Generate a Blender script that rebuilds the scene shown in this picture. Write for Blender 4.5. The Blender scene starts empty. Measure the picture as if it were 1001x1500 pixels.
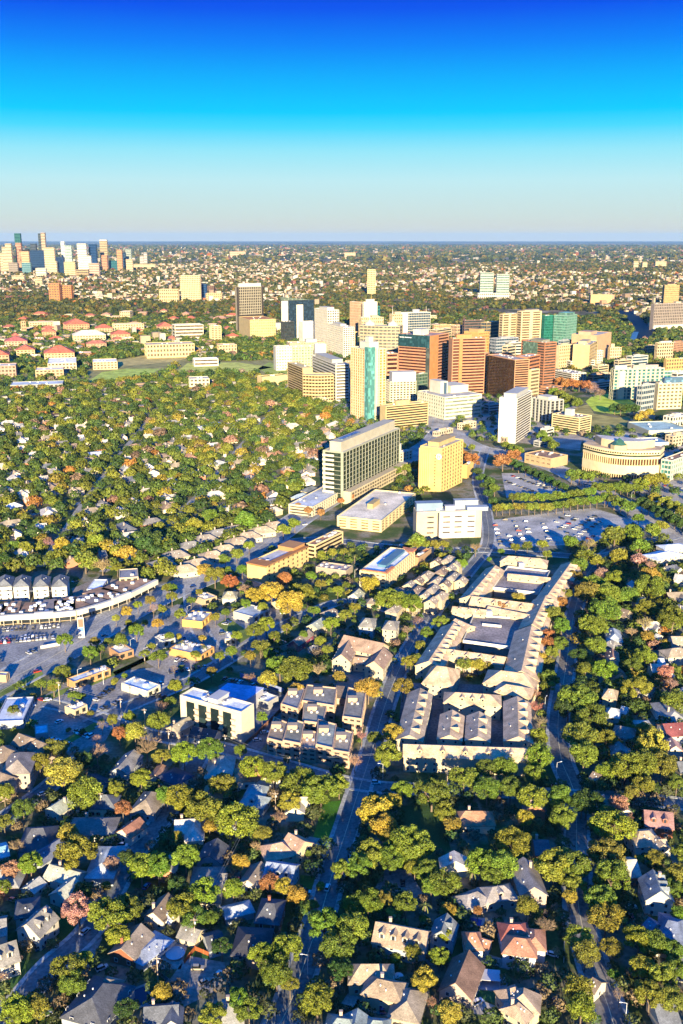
import bpy, math, random
import numpy as np
from mathutils import Vector
random.seed(7); RNG = np.random.default_rng(11)
sc = bpy.context.scene
COL = sc.collection
R = math.radians
# ------------------------------------------------------------ camera model
CAMH = 250.0; F = 35/36*1500; TH = math.atan(403/F); CT, ST = math.cos(TH), math.sin(TH)
def P(x, y, z=0.0):
    u = (x-500.5)/F; v = (750-y)/F
    dx, dy, dz = u, CT+v*ST, -ST+v*CT
    t = (z-CAMH)/dz
    return (dx*t, dy*t)
def proj(X, Y, Z=0.0):
    W = Z-CAMH
    f = Y*CT-W*ST; u = Y*ST+W*CT
    return (500.5+F*X/f, 750-F*u/f)
def top_z(Y, ypx):
    v = (750-ypx)/F
    return CAMH + Y*(v*CT-ST)/(CT+v*ST)
cam = bpy.data.cameras.new("camera"); cam.lens = 35; cam.sensor_fit = 'VERTICAL'; cam.sensor_height = 36
cam.clip_start = 1; cam.clip_end = 300000
co = bpy.data.objects.new("camera", cam); COL.objects.link(co)
co.location = (0, 0, CAMH); co.rotation_euler = (math.pi/2-TH, 0, 0); sc.camera = co
sc.view_settings.view_transform = 'Standard'; sc.view_settings.look = 'None'
sc.view_settings.gamma = 1; sc.view_settings.exposure = 1.75
# ------------------------------------------------------------ light
SUN_EL = 12.0
SUN_AZ = -3.0   # direction light travels, degrees right of +Y
s = bpy.data.lights.new("sun", 'SUN'); s.energy = 5.0; s.angle = R(0.5); s.color = (1.0, 0.82, 0.51)
so = bpy.data.objects.new("sun", s); COL.objects.link(so)
d = Vector((math.sin(R(SUN_AZ))*math.cos(R(SUN_EL)), math.cos(R(SUN_AZ))*math.cos(R(SUN_EL)), -math.sin(R(SUN_EL))))
so.rotation_euler = d.to_track_quat('-Z', 'Y').to_euler()
w = bpy.data.worlds.new("World"); sc.world = w; w.use_nodes = True
nt = w.node_tree; N = nt.nodes; N.clear()
out = N.new('ShaderNodeOutputWorld'); bg = N.new('ShaderNodeBackground'); bg2 = N.new('ShaderNodeBackground'); ad = N.new('ShaderNodeAddShader')
sky = N.new('ShaderNodeTexSky'); sky.sky_type = 'NISHITA'; sky.sun_disc = False; sky.sun_elevation = R(SUN_EL); sky.sun_rotation = R(180+SUN_AZ)
nt.links.new(sky.outputs[0], bg2.inputs[0]); bg2.inputs[1].default_value = 0.0004
tc = N.new('ShaderNodeTexCoord'); sp = N.new('ShaderNodeSeparateXYZ'); nt.links.new(tc.outputs['Generated'], sp.inputs[0])
ma = N.new('ShaderNodeMath'); ma.operation = 'ARCSINE'; nt.links.new(sp.outputs[2], ma.inputs[0])
mr = N.new('ShaderNodeMapRange'); mr.inputs[1].default_value = 0; mr.inputs[2].default_value = R(40); nt.links.new(ma.outputs[0], mr.inputs[0])
cr = N.new('ShaderNodeValToRGB'); nt.links.new(mr.outputs[0], cr.inputs[0])
def lin(c): return tuple(((x/255)/12.92 if x/255 <= .04045 else ((x/255+.055)/1.055)**2.4) for x in c)
def pxel(y): return (math.degrees(math.atan((750-y)/F))-math.degrees(TH))/40
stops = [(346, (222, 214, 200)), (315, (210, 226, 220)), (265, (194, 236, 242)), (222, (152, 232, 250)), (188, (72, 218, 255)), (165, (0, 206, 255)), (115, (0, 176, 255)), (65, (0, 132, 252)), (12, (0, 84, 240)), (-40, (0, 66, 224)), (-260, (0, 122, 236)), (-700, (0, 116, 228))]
el = cr.color_ramp.elements
while len(el) > 1: el.remove(el[-1])
for i, (y, c) in enumerate(stops):
    p = max(0, pxel(y)); e = el[0] if i == 0 else el.new(p)
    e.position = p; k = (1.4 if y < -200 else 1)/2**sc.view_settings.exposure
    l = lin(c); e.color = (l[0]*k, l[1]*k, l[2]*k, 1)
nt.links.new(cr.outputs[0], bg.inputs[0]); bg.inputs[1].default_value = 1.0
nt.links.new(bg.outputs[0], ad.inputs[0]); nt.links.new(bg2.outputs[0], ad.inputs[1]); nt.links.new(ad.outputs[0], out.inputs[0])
# ------------------------------------------------------------ materials (colour comes from each object)
MAT = {}
def mat(name, rough=.85, spec=.2, nscale=.12, namp=.35, fscale=2.0, famp=.2, attr=False, obj=True, extra=None, metal=0, coat=0):
    m = bpy.data.materials.new(name); m.use_nodes = True; t = m.node_tree; b = t.nodes['Principled BSDF']
    b.inputs['Roughness'].default_value = rough; b.inputs['Specular IOR Level'].default_value = spec; b.inputs['Metallic'].default_value = metal
    b.inputs['Coat Weight'].default_value = coat
    oi = t.nodes.new('ShaderNodeObjectInfo'); cur = oi.outputs['Color']
    geo = t.nodes.new('ShaderNodeNewGeometry')
    def mul(c, f):
        n = t.nodes.new('ShaderNodeVectorMath'); n.operation = 'SCALE'; t.links.new(c, n.inputs[0]); t.links.new(f, n.inputs['Scale']); return n.outputs[0]
    if attr:
        a = t.nodes.new('ShaderNodeAttribute'); a.attribute_name = 'Col'
        n = t.nodes.new('ShaderNodeVectorMath'); n.operation = 'MULTIPLY'; t.links.new(cur, n.inputs[0]); t.links.new(a.outputs['Color'], n.inputs[1]); cur = n.outputs[0]
    for sc_, am in ((nscale, namp), (fscale, famp)):
        if am:
            no = t.nodes.new('ShaderNodeTexNoise'); no.inputs['Scale'].default_value = sc_; no.inputs['Detail'].default_value = 3; t.links.new(geo.outputs['Position'], no.inputs['Vector'])
            r_ = t.nodes.new('ShaderNodeMapRange'); r_.inputs[1].default_value = .3; r_.inputs[2].default_value = .7; r_.inputs[3].default_value = 1-am; r_.inputs[4].default_value = 1+am; t.links.new(no.outputs[0], r_.inputs[0])
            cur = mul(cur, r_.outputs[0])
    if extra: cur = extra(t, cur, geo, mul, b)
    t.links.new(cur, b.inputs['Base Color']); MAT[name] = m; return m
def ex_glass(t, cur, geo, mul, b):
    sn = t.nodes.new('ShaderNodeVectorMath'); sn.operation = 'SNAP'; sn.inputs[1].default_value = (3.1, 3.1, 3.9); t.links.new(geo.outputs['Position'], sn.inputs[0])
    wn = t.nodes.new('ShaderNodeTexWhiteNoise'); t.links.new(sn.outputs[0], wn.inputs['Vector'])
    r_ = t.nodes.new('ShaderNodeMapRange'); r_.inputs[1].default_value = .55; r_.inputs[2].default_value = 1; r_.inputs[3].default_value = .8; r_.inputs[4].default_value = 1.7; t.links.new(wn.outputs[0], r_.inputs[0])
    return mul(cur, r_.outputs[0])
def ex_shingle(t, cur, geo, mul, b):
    wv = t.nodes.new('ShaderNodeTexBrick'); wv.inputs['Scale'].default_value = 1.0; wv.inputs['Brick Width'].default_value = .9; wv.inputs['Row Height'].default_value = .35; wv.inputs['Mortar Size'].default_value = .03
    wv.inputs['Color1'].default_value = (1.12, 1.12, 1.12, 1); wv.inputs['Color2'].default_value = (.88, .88, .88, 1); wv.inputs['Mortar'].default_value = (.6, .6, .6, 1)
    t.links.new(geo.outputs['Position'], wv.inputs['Vector'])
    n = t.nodes.new('ShaderNodeVectorMath'); n.operation = 'MULTIPLY'; t.links.new(cur, n.inputs[0]); t.links.new(wv.outputs['Color'], n.inputs[1]); return n.outputs[0]
mat('masonry', namp=.10, famp=.08); mat('shingle', rough=.8, nscale=.2, namp=.3, famp=.22, extra=ex_shingle); mat('flat_roof', rough=.8, nscale=.07, namp=.3, fscale=.6, famp=.22)
mat('window_glass', rough=.15, spec=.35, namp=0, famp=0, extra=ex_glass); mat('foliage', rough=.6, spec=.25, attr=True, nscale=.35, namp=.25, famp=0)
mat('bark', namp=.2, famp=.3, fscale=6); mat('car_paint', rough=.25, spec=.6, namp=0, famp=.05, coat=.6); mat('metal', rough=.4, spec=.5, namp=.05, famp=.05)
mat('tinted', attr=True, namp=.15, nscale=.02, famp=.15, fscale=.3); mat('asphalt', rough=.85, nscale=.05, namp=.38, fscale=.7, famp=.35); mat('turf', rough=.9, nscale=.06, namp=.35, fscale=1.5, famp=.3)
mat('paint_line', namp=.1, famp=.3, fscale=1.5); mat('water', rough=.6, spec=.08, namp=0, famp=.08)
# ------------------------------------------------------------ mesh helpers
class MB:
    def __init__(s): s.v = []; s.f = []
    def poly(s, pts):
        i = len(s.v); s.v += [tuple(p) for p in pts]; s.f.append(tuple(range(i, i+len(pts)))); return s
    def prism(s, poly, z0, z1, cap=True):
        n = len(poly); i = len(s.v)
        s.v += [(p[0], p[1], z0) for p in poly]+[(p[0], p[1], z1) for p in poly]
        for k in range(n):
            j = (k+1) % n; s.f.append((i+k, i+j, i+n+j, i+n+k))
        if cap: s.f.append(tuple(i+n+k for k in range(n))); s.f.append(tuple(i+k for k in reversed(range(n))))
        return s
    def box(s, x0, x1, y0, y1, z0, z1): return s.prism([(x0, y0), (x1, y0), (x1, y1), (x0, y1)], z0, z1)
    def tube(s, a, b, r0, r1, n=6):
        a = Vector(a); b = Vector(b); d = (b-a).normalized(); u = d.orthogonal().normalized(); w_ = d.cross(u); i = len(s.v)
        for c, r in ((a, r0), (b, r1)):
            for k in range(n):
                t = 2*math.pi*k/n; s.v.append(tuple(c+u*math.cos(t)*r+w_*math.sin(t)*r))
        for k in range(n):
            j = (k+1) % n; s.f.append((i+k, i+j, i+n+j, i+n+k))
        s.f.append(tuple(i+n+k for k in range(n))); s.f.append(tuple(i+k for k in reversed(range(n)))); return s
    def mesh(s, name, m):
        me = bpy.data.meshes.new(name); me.from_pydata(s.v, [], s.f); me.materials.append(MAT[m]); me.update(); return me
def link(name, me, parent=None, color=(.5, .5, .5), loc=None):
    o = bpy.data.objects.new(name, me); COL.objects.link(o)
    if parent is not None: o.parent = parent
    if loc: o.location = loc
    o.color = (*color, 1); return o
def part(name, mb, m, parent, color):
    if m == 'masonry': color = tuple(.66*c**1.15 for c in color)
    if m == 'window_glass': color = tuple(.5*c for c in color)
    if m == 'shingle': color = tuple(min(.7, 1.12*(.82*c+.18*sum(color)/3)) for c in color)
    return link(name, mb.mesh(name, m), parent, color)
USED = {}
ORD = ['', 'second', 'third', 'fourth', 'fifth', 'sixth', 'seventh', 'eighth', 'ninth', 'tenth', 'eleventh', 'twelfth', 'thirteenth', 'fourteenth', 'fifteenth', 'sixteenth', 'seventeenth', 'eighteenth', 'nineteenth', 'twentieth']
def uniq(label):
    k = USED.get(label, 0); USED[label] = k+1
    if k == 0: return label
    o = ORD[k] if k < len(ORD) else 'another outlying'
    l2 = o+' '+label
    return l2
def thing(name, label, cat, loc=(0, 0, 0), rz=0, group=None, mesh=None, color=(.5, .5, .5)):
    o = bpy.data.objects.new(name, mesh); COL.objects.link(o); o.location = loc; o.rotation_euler = (0, 0, rz); o.color = (*color, 1)
    o['label'] = uniq(label); o['category'] = cat
    if group: o['group'] = group
    return o
def struct(name, mb, m, color, kind='structure'):
    o = link(name, mb.mesh(name, m), None, color); o['kind'] = kind; return o
def copy_tree(root, kids, loc, rz, scale=(1, 1, 1), label=None, color=None):
    r = root.copy(); COL.objects.link(r); r.location = loc; r.rotation_euler = (0, 0, rz); r.scale = scale
    if label: r['label'] = uniq(label)
    for ch, ck in kids:
        c = ch.copy(); COL.objects.link(c); c.parent = r
        if color and ck in color: c.color = (*color[ck], 1)
    return r
# occupancy raster (2 m cells)
GX0, GY0, GC = -1500, 150, 2.0
OCC = np.zeros((1500, 1700), bool)
def occ_poly(poly, pad=0):
    xs = [p[0] for p in poly]; ys = [p[1] for p in poly]
    i0 = max(0, int((min(xs)-pad-GX0)/GC)); i1 = min(1499, int((max(xs)+pad-GX0)/GC)+1); j0 = max(0, int((min(ys)-pad-GY0)/GC)); j1 = min(1699, int((max(ys)+pad-GY0)/GC)+1)
    if i1 <= i0 or j1 <= j0: return
    X, Y = np.meshgrid(GX0+(np.arange(i0, i1)+.5)*GC, GY0+(np.arange(j0, j1)+.5)*GC, indexing='ij')
    ins = inpoly(X, Y, poly)
    if pad:
        n = len(poly)
        for k in range(n):
            ax, ay = poly[k]; bx, by = poly[(k+1) % n]; L2 = (bx-ax)**2+(by-ay)**2+1e-9
            t = np.clip(((X-ax)*(bx-ax)+(Y-ay)*(by-ay))/L2, 0, 1); ins |= ((X-ax-t*(bx-ax))**2+(Y-ay-t*(by-ay))**2) < pad*pad
    OCC[i0:i1, j0:j1] |= ins
def inpoly(X, Y, poly):
    X = np.asarray(X, float); Y = np.asarray(Y, float); ins = np.zeros(X.shape, bool); n = len(poly)
    for k in range(n):
        x1, y1 = poly[k]; x2, y2 = poly[(k+1) % n]
        c = ((y1 > Y) != (y2 > Y)); ins ^= c & (X < (x2-x1)*(Y-y1)/((y2-y1) or 1e-9)+x1)
    return ins
def occ(x, y):
    i = int((x-GX0)/GC); j = int((y-GY0)/GC)
    return bool(OCC[i, j]) if 0 <= i < 1500 and 0 <= j < 1700 else False
# landmarks for descriptions
LM = []
def lm(x, y, phrase): LM.append((x, y, phrase))
def near_lm(x, y, z=0):
    """phrase relating the photo position (x, y) to the closest landmark"""
    X, Y = P(x, y, z); best = None
    for lx, ly, ph in LM:
        A = P(lx, ly); dd = math.hypot((A[0]-X), (A[1]-Y)*.8)
        if best is None or dd < best[0]: best = (dd, ph, Y-A[1], X-A[0])
    dd, ph, dy, dx = best
    if dy > abs(dx)*.7: rel = 'beyond'
    elif -dy > abs(dx)*.7: rel = 'this side of'
    else: rel = 'beside'
    return rel+' '+ph
# ------------------------------------------------------------ ground
def ground_mat():
    m = bpy.data.materials.new('ground_cover'); m.use_nodes = True; t = m.node_tree; b = t.nodes['Principled BSDF']; b.inputs['Roughness'].default_value = .95; b.inputs['Specular IOR Level'].default_value = .1
    g = t.nodes.new('ShaderNodeNewGeometry'); L = t.links.new
    def noise(s, d=4):
        n = t.nodes.new('ShaderNodeTexNoise'); n.inputs['Scale'].default_value = s; n.inputs['Detail'].default_value = d; L(g.outputs['Position'], n.inputs['Vector']); return n.outputs[0]
    def ramp(src, st):
        r_ = t.nodes.new('ShaderNodeValToRGB'); e = r_.color_ramp.elements
        while len(e) > 1: e.remove(e[-1])
        for i, (p, c) in enumerate(st):
            q = e[0] if i == 0 else e.new(p); q.position = p; q.color = (*c, 1)
        L(src, r_.inputs[0]); return r_.outputs[0]
    def mix(f, a, c):
        n = t.nodes.new('ShaderNodeMix'); n.data_type = 'RGBA'; L(f, n.inputs[0]); L(a, n.inputs[6]); L(c, n.inputs[7]); return n.outputs[2]
    yards = ramp(noise(.035, 6), [(.3, (.04, .075, .02)), (.45, (.07, .10, .03)), (.52, (.16, .14, .08)), (.6, (.21, .20, .16)), (.66, (.08, .10, .04))])
    fine = ramp(noise(.5, 3), [(.3, (.7, .7, .7)), (.7, (1.25, 1.25, 1.25))])
    mu = t.nodes.new('ShaderNodeMix'); mu.data_type = 'RGBA'; mu.blend_type = 'MULTIPLY'; mu.inputs[0].default_value = 1; L(yards, mu.inputs[6]); L(fine, mu.inputs[7]); yards = mu.outputs[2]
    v = t.nodes.new('ShaderNodeTexVoronoi'); v.inputs['Scale'].default_value = 1/55; L(g.outputs['Position'], v.inputs['Vector'])
    sx = t.nodes.new('ShaderNodeSeparateColor'); L(v.outputs['Color'], sx.inputs[0])
    cell = ramp(sx.outputs[0], [(0, (.09, .085, .045)), (.3, (.13, .105, .06)), (.5, (.26, .19, .12)), (.65, (.42, .32, .22)), (.85, (.6, .5, .38)), (.95, (.32, .16, .10))])
    for e in [n for n in t.nodes if n.type == 'VALTORGB'][-1:]: e.color_ramp.interpolation = 'CONSTANT'
    wood = ramp(noise(.004, 5), [(.3, (.06, .065, .035)), (.6, (.11, .09, .055)), (.7, (.05, .06, .03))])
    mk = ramp(noise(.00045, 4), [(.42, (0, 0, 0)), (.56, (1, 1, 1))])
    far = mix(mk, wood, cell)
    sp_ = t.nodes.new('ShaderNodeSeparateXYZ'); L(g.outputs['Position'], sp_.inputs[0])
    r_ = t.nodes.new('ShaderNodeMapRange'); r_.inputs[1].default_value = 1700; r_.inputs[2].default_value = 3000; L(sp_.outputs[1], r_.inputs[0])
    L(mix(r_.outputs[0], yards, far), b.inputs['Base Color']); MAT['ground_cover'] = m
ground_mat()
g = MB(); S = 60000
g.poly([(-S, -3000, 0), (S, -3000, 0), (S, S, 0), (-S, S, 0)]); struct('ground', g, 'ground_cover', (1, 1, 1))
def strip(name, pts, width, m, color, z=.10, pad=1, kerb=True, world=False, line=None):
    p = [Vector(q if world else P(*q)) for q in pts]
    q = []
    for i in range(len(p)-1):      # smooth (Catmull-Rom)
        a, b_, c, d_ = p[max(0, i-1)], p[i], p[i+1], p[min(len(p)-1, i+2)]
        for k in range(6):
            t = k/6; q.append(.5*((2*b_)+(-a+c)*t+(2*a-5*b_+4*c-d_)*t*t+(-a+3*b_-3*c+d_)*t**3))
    q.append(p[-1]); n = len(q); nr = []
    for i in range(n):
        t = (q[min(n-1, i+1)]-q[max(0, i-1)]).normalized(); nr.append(Vector((t.y, -t.x)))
    def ribbon(o0, o1, zz, th=0):
        mb = MB()
        for i in range(n-1):
            A, B_, C, D = q[i]+nr[i]*o0, q[i]+nr[i]*o1, q[i+1]+nr[i+1]*o1, q[i+1]+nr[i+1]*o0
            mb.poly([(A.x, A.y, zz), (B_.x, B_.y, zz), (C.x, C.y, zz), (D.x, D.y, zz)])
            if th:
                mb.poly([(A.x, A.y, zz), (D.x, D.y, zz), (D.x, D.y, zz-th), (A.x, A.y, zz-th)]); mb.poly([(B_.x, B_.y, zz), (C.x, C.y, zz), (C.x, C.y, zz-th), (B_.x, B_.y, zz-th)])
        return mb
    h = width/2
    struct(name, ribbon(-h, h, z), m, color)
    if kerb:
        struct('pavement', ribbon(h, h+1.8, z+.14, .2), 'asphalt', (.32, .33, .32)); struct('pavement', ribbon(-h-1.8, -h, z+.14, .2), 'asphalt', (.32, .33, .32))
    if line:
        for off in line: struct('road_marking', ribbon(off-.12, off+.12, z+.05), 'paint_line', (.55, .5, .35))
    for i in range(n-1):
        A, B_ = q[i]+nr[i]*(h+pad), q[i]-nr[i]*(h+pad); C, D = q[i+1]-nr[i+1]*(h+pad), q[i+1]+nr[i+1]*(h+pad); occ_poly([A, B_, C, D])
    return q
ASP = (.14, .15, .155); CON = (.34, .32, .28)
strip('street', [(395, 1530), (425, 1470), (450, 1400), (470, 1340), (490, 1270), (508, 1215), (522, 1170), (545, 1100), (562, 1040), (583, 985), (604, 945), (640, 890), (690, 832), (715, 795), (712, 750), (700, 700), (712, 655)], 9, 'asphalt', ASP, line=(0,))
strip('street', [(905, 1530), (893, 1480), (868, 1410), (848, 1330), (845, 1250), (842, 1165), (822, 1110), (818, 1050), (828, 985), (836, 930), (846, 880), (868, 830), (905, 800)], 9, 'asphalt', (.17, .16, .15), line=(0,), z=.11)
strip('street', [(1030, 1182), (930, 1170), (842, 1166), (700, 1158), (540, 1152), (420, 1122), (310, 1092), (215, 1075), (130, 1045), (70, 1030)], 8, 'asphalt', ASP, z=.105)
strip('boulevard', [(-60, 1040), (0, 1003), (62, 970), (128, 932), (175, 903), (235, 873), (290, 850), (340, 828), (400, 787), (445, 755), (500, 722), (560, 690), (612, 662), (640, 640), (650, 615), (640, 600)], 27, 'asphalt', (.27, .265, .25), line=(-7, 0, .6, 7), z=.12)
strip('boulevard', [(600, 600), (640, 622), (690, 652), (730, 662), (760, 668), (830, 693), (900, 733), (960, 770), (1040, 822)], 26, 'asphalt', CON, line=(-6, 6), z=.13)
strip('street', [(415, 795), (470, 790), (560, 800), (640, 806), (715, 806), (800, 812), (880, 815), (935, 800), (990, 785)], 10, 'asphalt', ASP, z=.108)
strip('street', [(130, 1062), (200, 1030), (280, 997), (340, 962), (400, 925), (440, 905), (500, 882), (560, 890), (624, 918)], 9, 'asphalt', ASP, z=.106)
strip('street', [(-30, 1500), (20, 1475), (75, 1415), (135, 1358), (190, 1260), (245, 1190), (300, 1095)], 8, 'asphalt', ASP, z=.103)
strip('street', [(-20, 1215), (35, 1180), (75, 1150), (120, 1110)], 8, 'asphalt', ASP, z=.102)
strip('street', [(440, 905), (400, 870), (360, 850), (330, 832)], 8, 'asphalt', ASP, z=.107)
strip('street', [(330, 970), (300, 935), (285, 900), (280, 862)], 9, 'asphalt', (.2, .19, .17), z=.104)
for q_ in ([(-20, 770), (200, 715), (400, 652), (462, 625)], [(-20, 700), (200, 655), (400, 600)], [(-20, 640), (200, 608), (380, 572)], [(150, 838), (290, 762), (420, 702)], [(-20, 810), (100, 790), (200, 762), (290, 762)], [(60, 830), (150, 700), (230, 600)], [(250, 770), (330, 680), (400, 600)]): strip('street', q_, 7, 'asphalt', (.26, .25, .23), z=.1, pad=3.5, kerb=False)
def sheet(name, pts, m, color, z=.05, pad=1, occ=True):
    w_ = [P(*q) for q in pts]; mb = MB(); mb.poly([(a, b_, z) for a, b_ in w_]); struct(name, mb, m, color)
    if occ: occ_poly(w_, pad)
LOT = (.34, .33, .31)
sheet('parking_lot', [(718, 762), (800, 752), (868, 744), (930, 762), (905, 785), (868, 797), (722, 803)], 'asphalt', LOT)
sheet('parking_lot', [(735, 693), (770, 693), (800, 708), (843, 726), (800, 731), (742, 729)], 'asphalt', LOT)
sheet('parking_lot', [(0, 917), (90, 912), (140, 898), (165, 905), (110, 940), (60, 965), (0, 1000)], 'asphalt', (.2, .2, .2))
sheet('parking_lot', [(25, 1045), (95, 1000), (160, 985), (250, 975), (262, 1000), (175, 1048), (155, 1085), (100, 1105), (60, 1075)], 'asphalt', (.22, .21, .2), z=.06)
sheet('parking_lot', [(170, 945), (215, 910), (260, 885), (330, 900), (400, 880), (425, 920), (350, 945), (315, 972), (240, 985)], 'asphalt', (.29, .27, .24), z=.07)
sheet('parking_lot', [(320, 1005), (345, 992), (425, 1022), (425, 1060), (380, 1100), (330, 1080)], 'asphalt', (.13, .13, .14), z=.065)
sheet('parking_lot', [(105, 862), (150, 845), (175, 850), (160, 880), (110, 882)], 'asphalt', (.2, .17, .14), z=.06)
sheet('parking_lot', [(590, 1000), (785, 1005), (785, 1110), (580, 1110)], 'asphalt', (.12, .12, .12), z=.055)
sheet('parking_lot', [(480, 990), (545, 975), (560, 985), (530, 1002)], 'asphalt', (.2, .19, .18), z=.058)
sheet('parking_lot', [(400, 1065), (420, 1040), (440, 1060), (400, 1095)], 'asphalt', (.13, .13, .14), z=.075)
sheet('campus_lawn', [(-200, 505), (400, 498), (440, 560), (330, 556), (-200, 585)], 'turf', (.24, .22, .08), z=.035, occ=False)
sheet('plaza', [(690, 560), (860, 600), (850, 660), (700, 640)], 'asphalt', (.34, .3, .25), z=.05, occ=False)
sheet('plaza', [(400, 560), (640, 560), (720, 600), (690, 640), (480, 620)], 'asphalt', (.34, .31, .26), z=.045, occ=False)
sheet('plaza', [(850, 640), (1060, 620), (1060, 740), (960, 740), (900, 700)], 'asphalt', (.36, .33, .28), z=.045, occ=False)
sheet('lawn', [(858, 588), (868, 580), (890, 577), (915, 580), (932, 592), (925, 604), (900, 607), (870, 602)], 'turf', (.40, .50, .05), z=.08)
sheet('lawn', [(835, 600), (862, 592), (870, 606), (905, 612), (925, 608), (915, 625), (880, 628), (845, 618)], 'turf', (.30, .26, .08), z=.07)
sheet('sports_field', [(258, 545), (275, 532), (350, 531), (400, 538), (360, 546)], 'turf', (.44, .46, .10), z=.08)
sheet('sports_field', [(130, 558), (150, 545), (185, 540), (235, 540), (215, 552), (170, 560)], 'turf', (.36, .44, .08), z=.08)
sheet('sports_field', [(160, 530), (215, 520), (285, 522), (255, 530), (180, 536)], 'turf', (.42, .34, .12), z=.08)
sheet('lawn', [(378, 540), (395, 530), (425, 545), (422, 556), (400, 552)], 'turf', (.28, .34, .07), z=.08)
sheet('lawn', [(458, 1230), (475, 1175), (512, 1172), (500, 1232)], 'turf', (.05, .16, .015), z=.06, pad=0)
sheet('lawn', [(578, 1235), (588, 1180), (650, 1182), (660, 1245), (620, 1262)], 'turf', (.035, .075, .02), z=.06, pad=0)
sheet('lawn', [(438, 1310), (440, 1282), (478, 1285), (470, 1312)], 'turf', (.04, .10, .015), z=.06, pad=0)
sheet('lawn', [(262, 1437), (282, 1392), (308, 1400), (300, 1443)], 'turf', (.035, .13, .03), z=.06, pad=0)
sheet('lawn', [(690, 1460), (697, 1425), (730, 1430), (726, 1470)], 'turf', (.03, .11, .04), z=.06, pad=0)
sheet('lawn', [(65, 1360), (80, 1335), (115, 1350), (98, 1385)], 'turf', (.03, .09, .015), z=.06, pad=0)
sheet('lawn', [(0, 1460), (10, 1410), (60, 1405), (28, 1450)], 'turf', (.04, .09, .02), z=.06, pad=0)
sheet('bayou_shade', [(905, 455), (925, 452), (945, 472), (962, 482), (950, 498), (932, 500), (925, 480)], 'water', (.003, .012, .03), z=.08)  # dark sheet that stands in for shade among the trees, not open water
sheet('bayou_shade', [(925, 486), (936, 486), (930, 502), (920, 502)], 'water', (.05, .16, .3), z=.1)  # smaller, bluer bayou patch within that painted shade
# paving round the near houses
for q in ([(655, 1455), (665, 1450), (730, 1475), (725, 1490), (650, 1478)], [(690, 1388), (722, 1400), (790, 1420), (785, 1432), (700, 1408)], [(500, 1470), (510, 1455), (575, 1475), (570, 1490)], [(620, 1400), (650, 1395), (640, 1415), (615, 1412)],
          [(245, 1440), (275, 1400), (330, 1410), (330, 1445), (270, 1475)], [(95, 1420), (110, 1390), (145, 1360), (150, 1375), (125, 1430)], [(195, 1400), (235, 1375), (275, 1385), (265, 1420), (225, 1420)], [(550, 1300), (565, 1272), (600, 1275), (625, 1318), (590, 1322)], [(440, 1235), (450, 1225), (492, 1232), (490, 1240)], [(445, 1275), (455, 1268), (482, 1272), (480, 1282)]):
    sheet('driveway', q, 'asphalt', (.27, .25, .23), z=.065, pad=0)

for i, q in enumerate([[(128, 1000), (215, 962), (222, 966), (134, 1005)], [(165, 985), (262, 940), (266, 944), (170, 990)], [(60, 1022), (110, 1003), (114, 1008), (64, 1030)], [(282, 975), (338, 947), (342, 952), (286, 982)], [(92, 1085), (150, 1052), (156, 1058), (98, 1092)], [(318, 915), (334, 905), (372, 930), (352, 942)], [(0, 1012), (60, 982), (64, 988), (0, 1022)]]): sheet('verge', q, 'turf', (.14, .19, .04), z=.16, occ=False)
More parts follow.
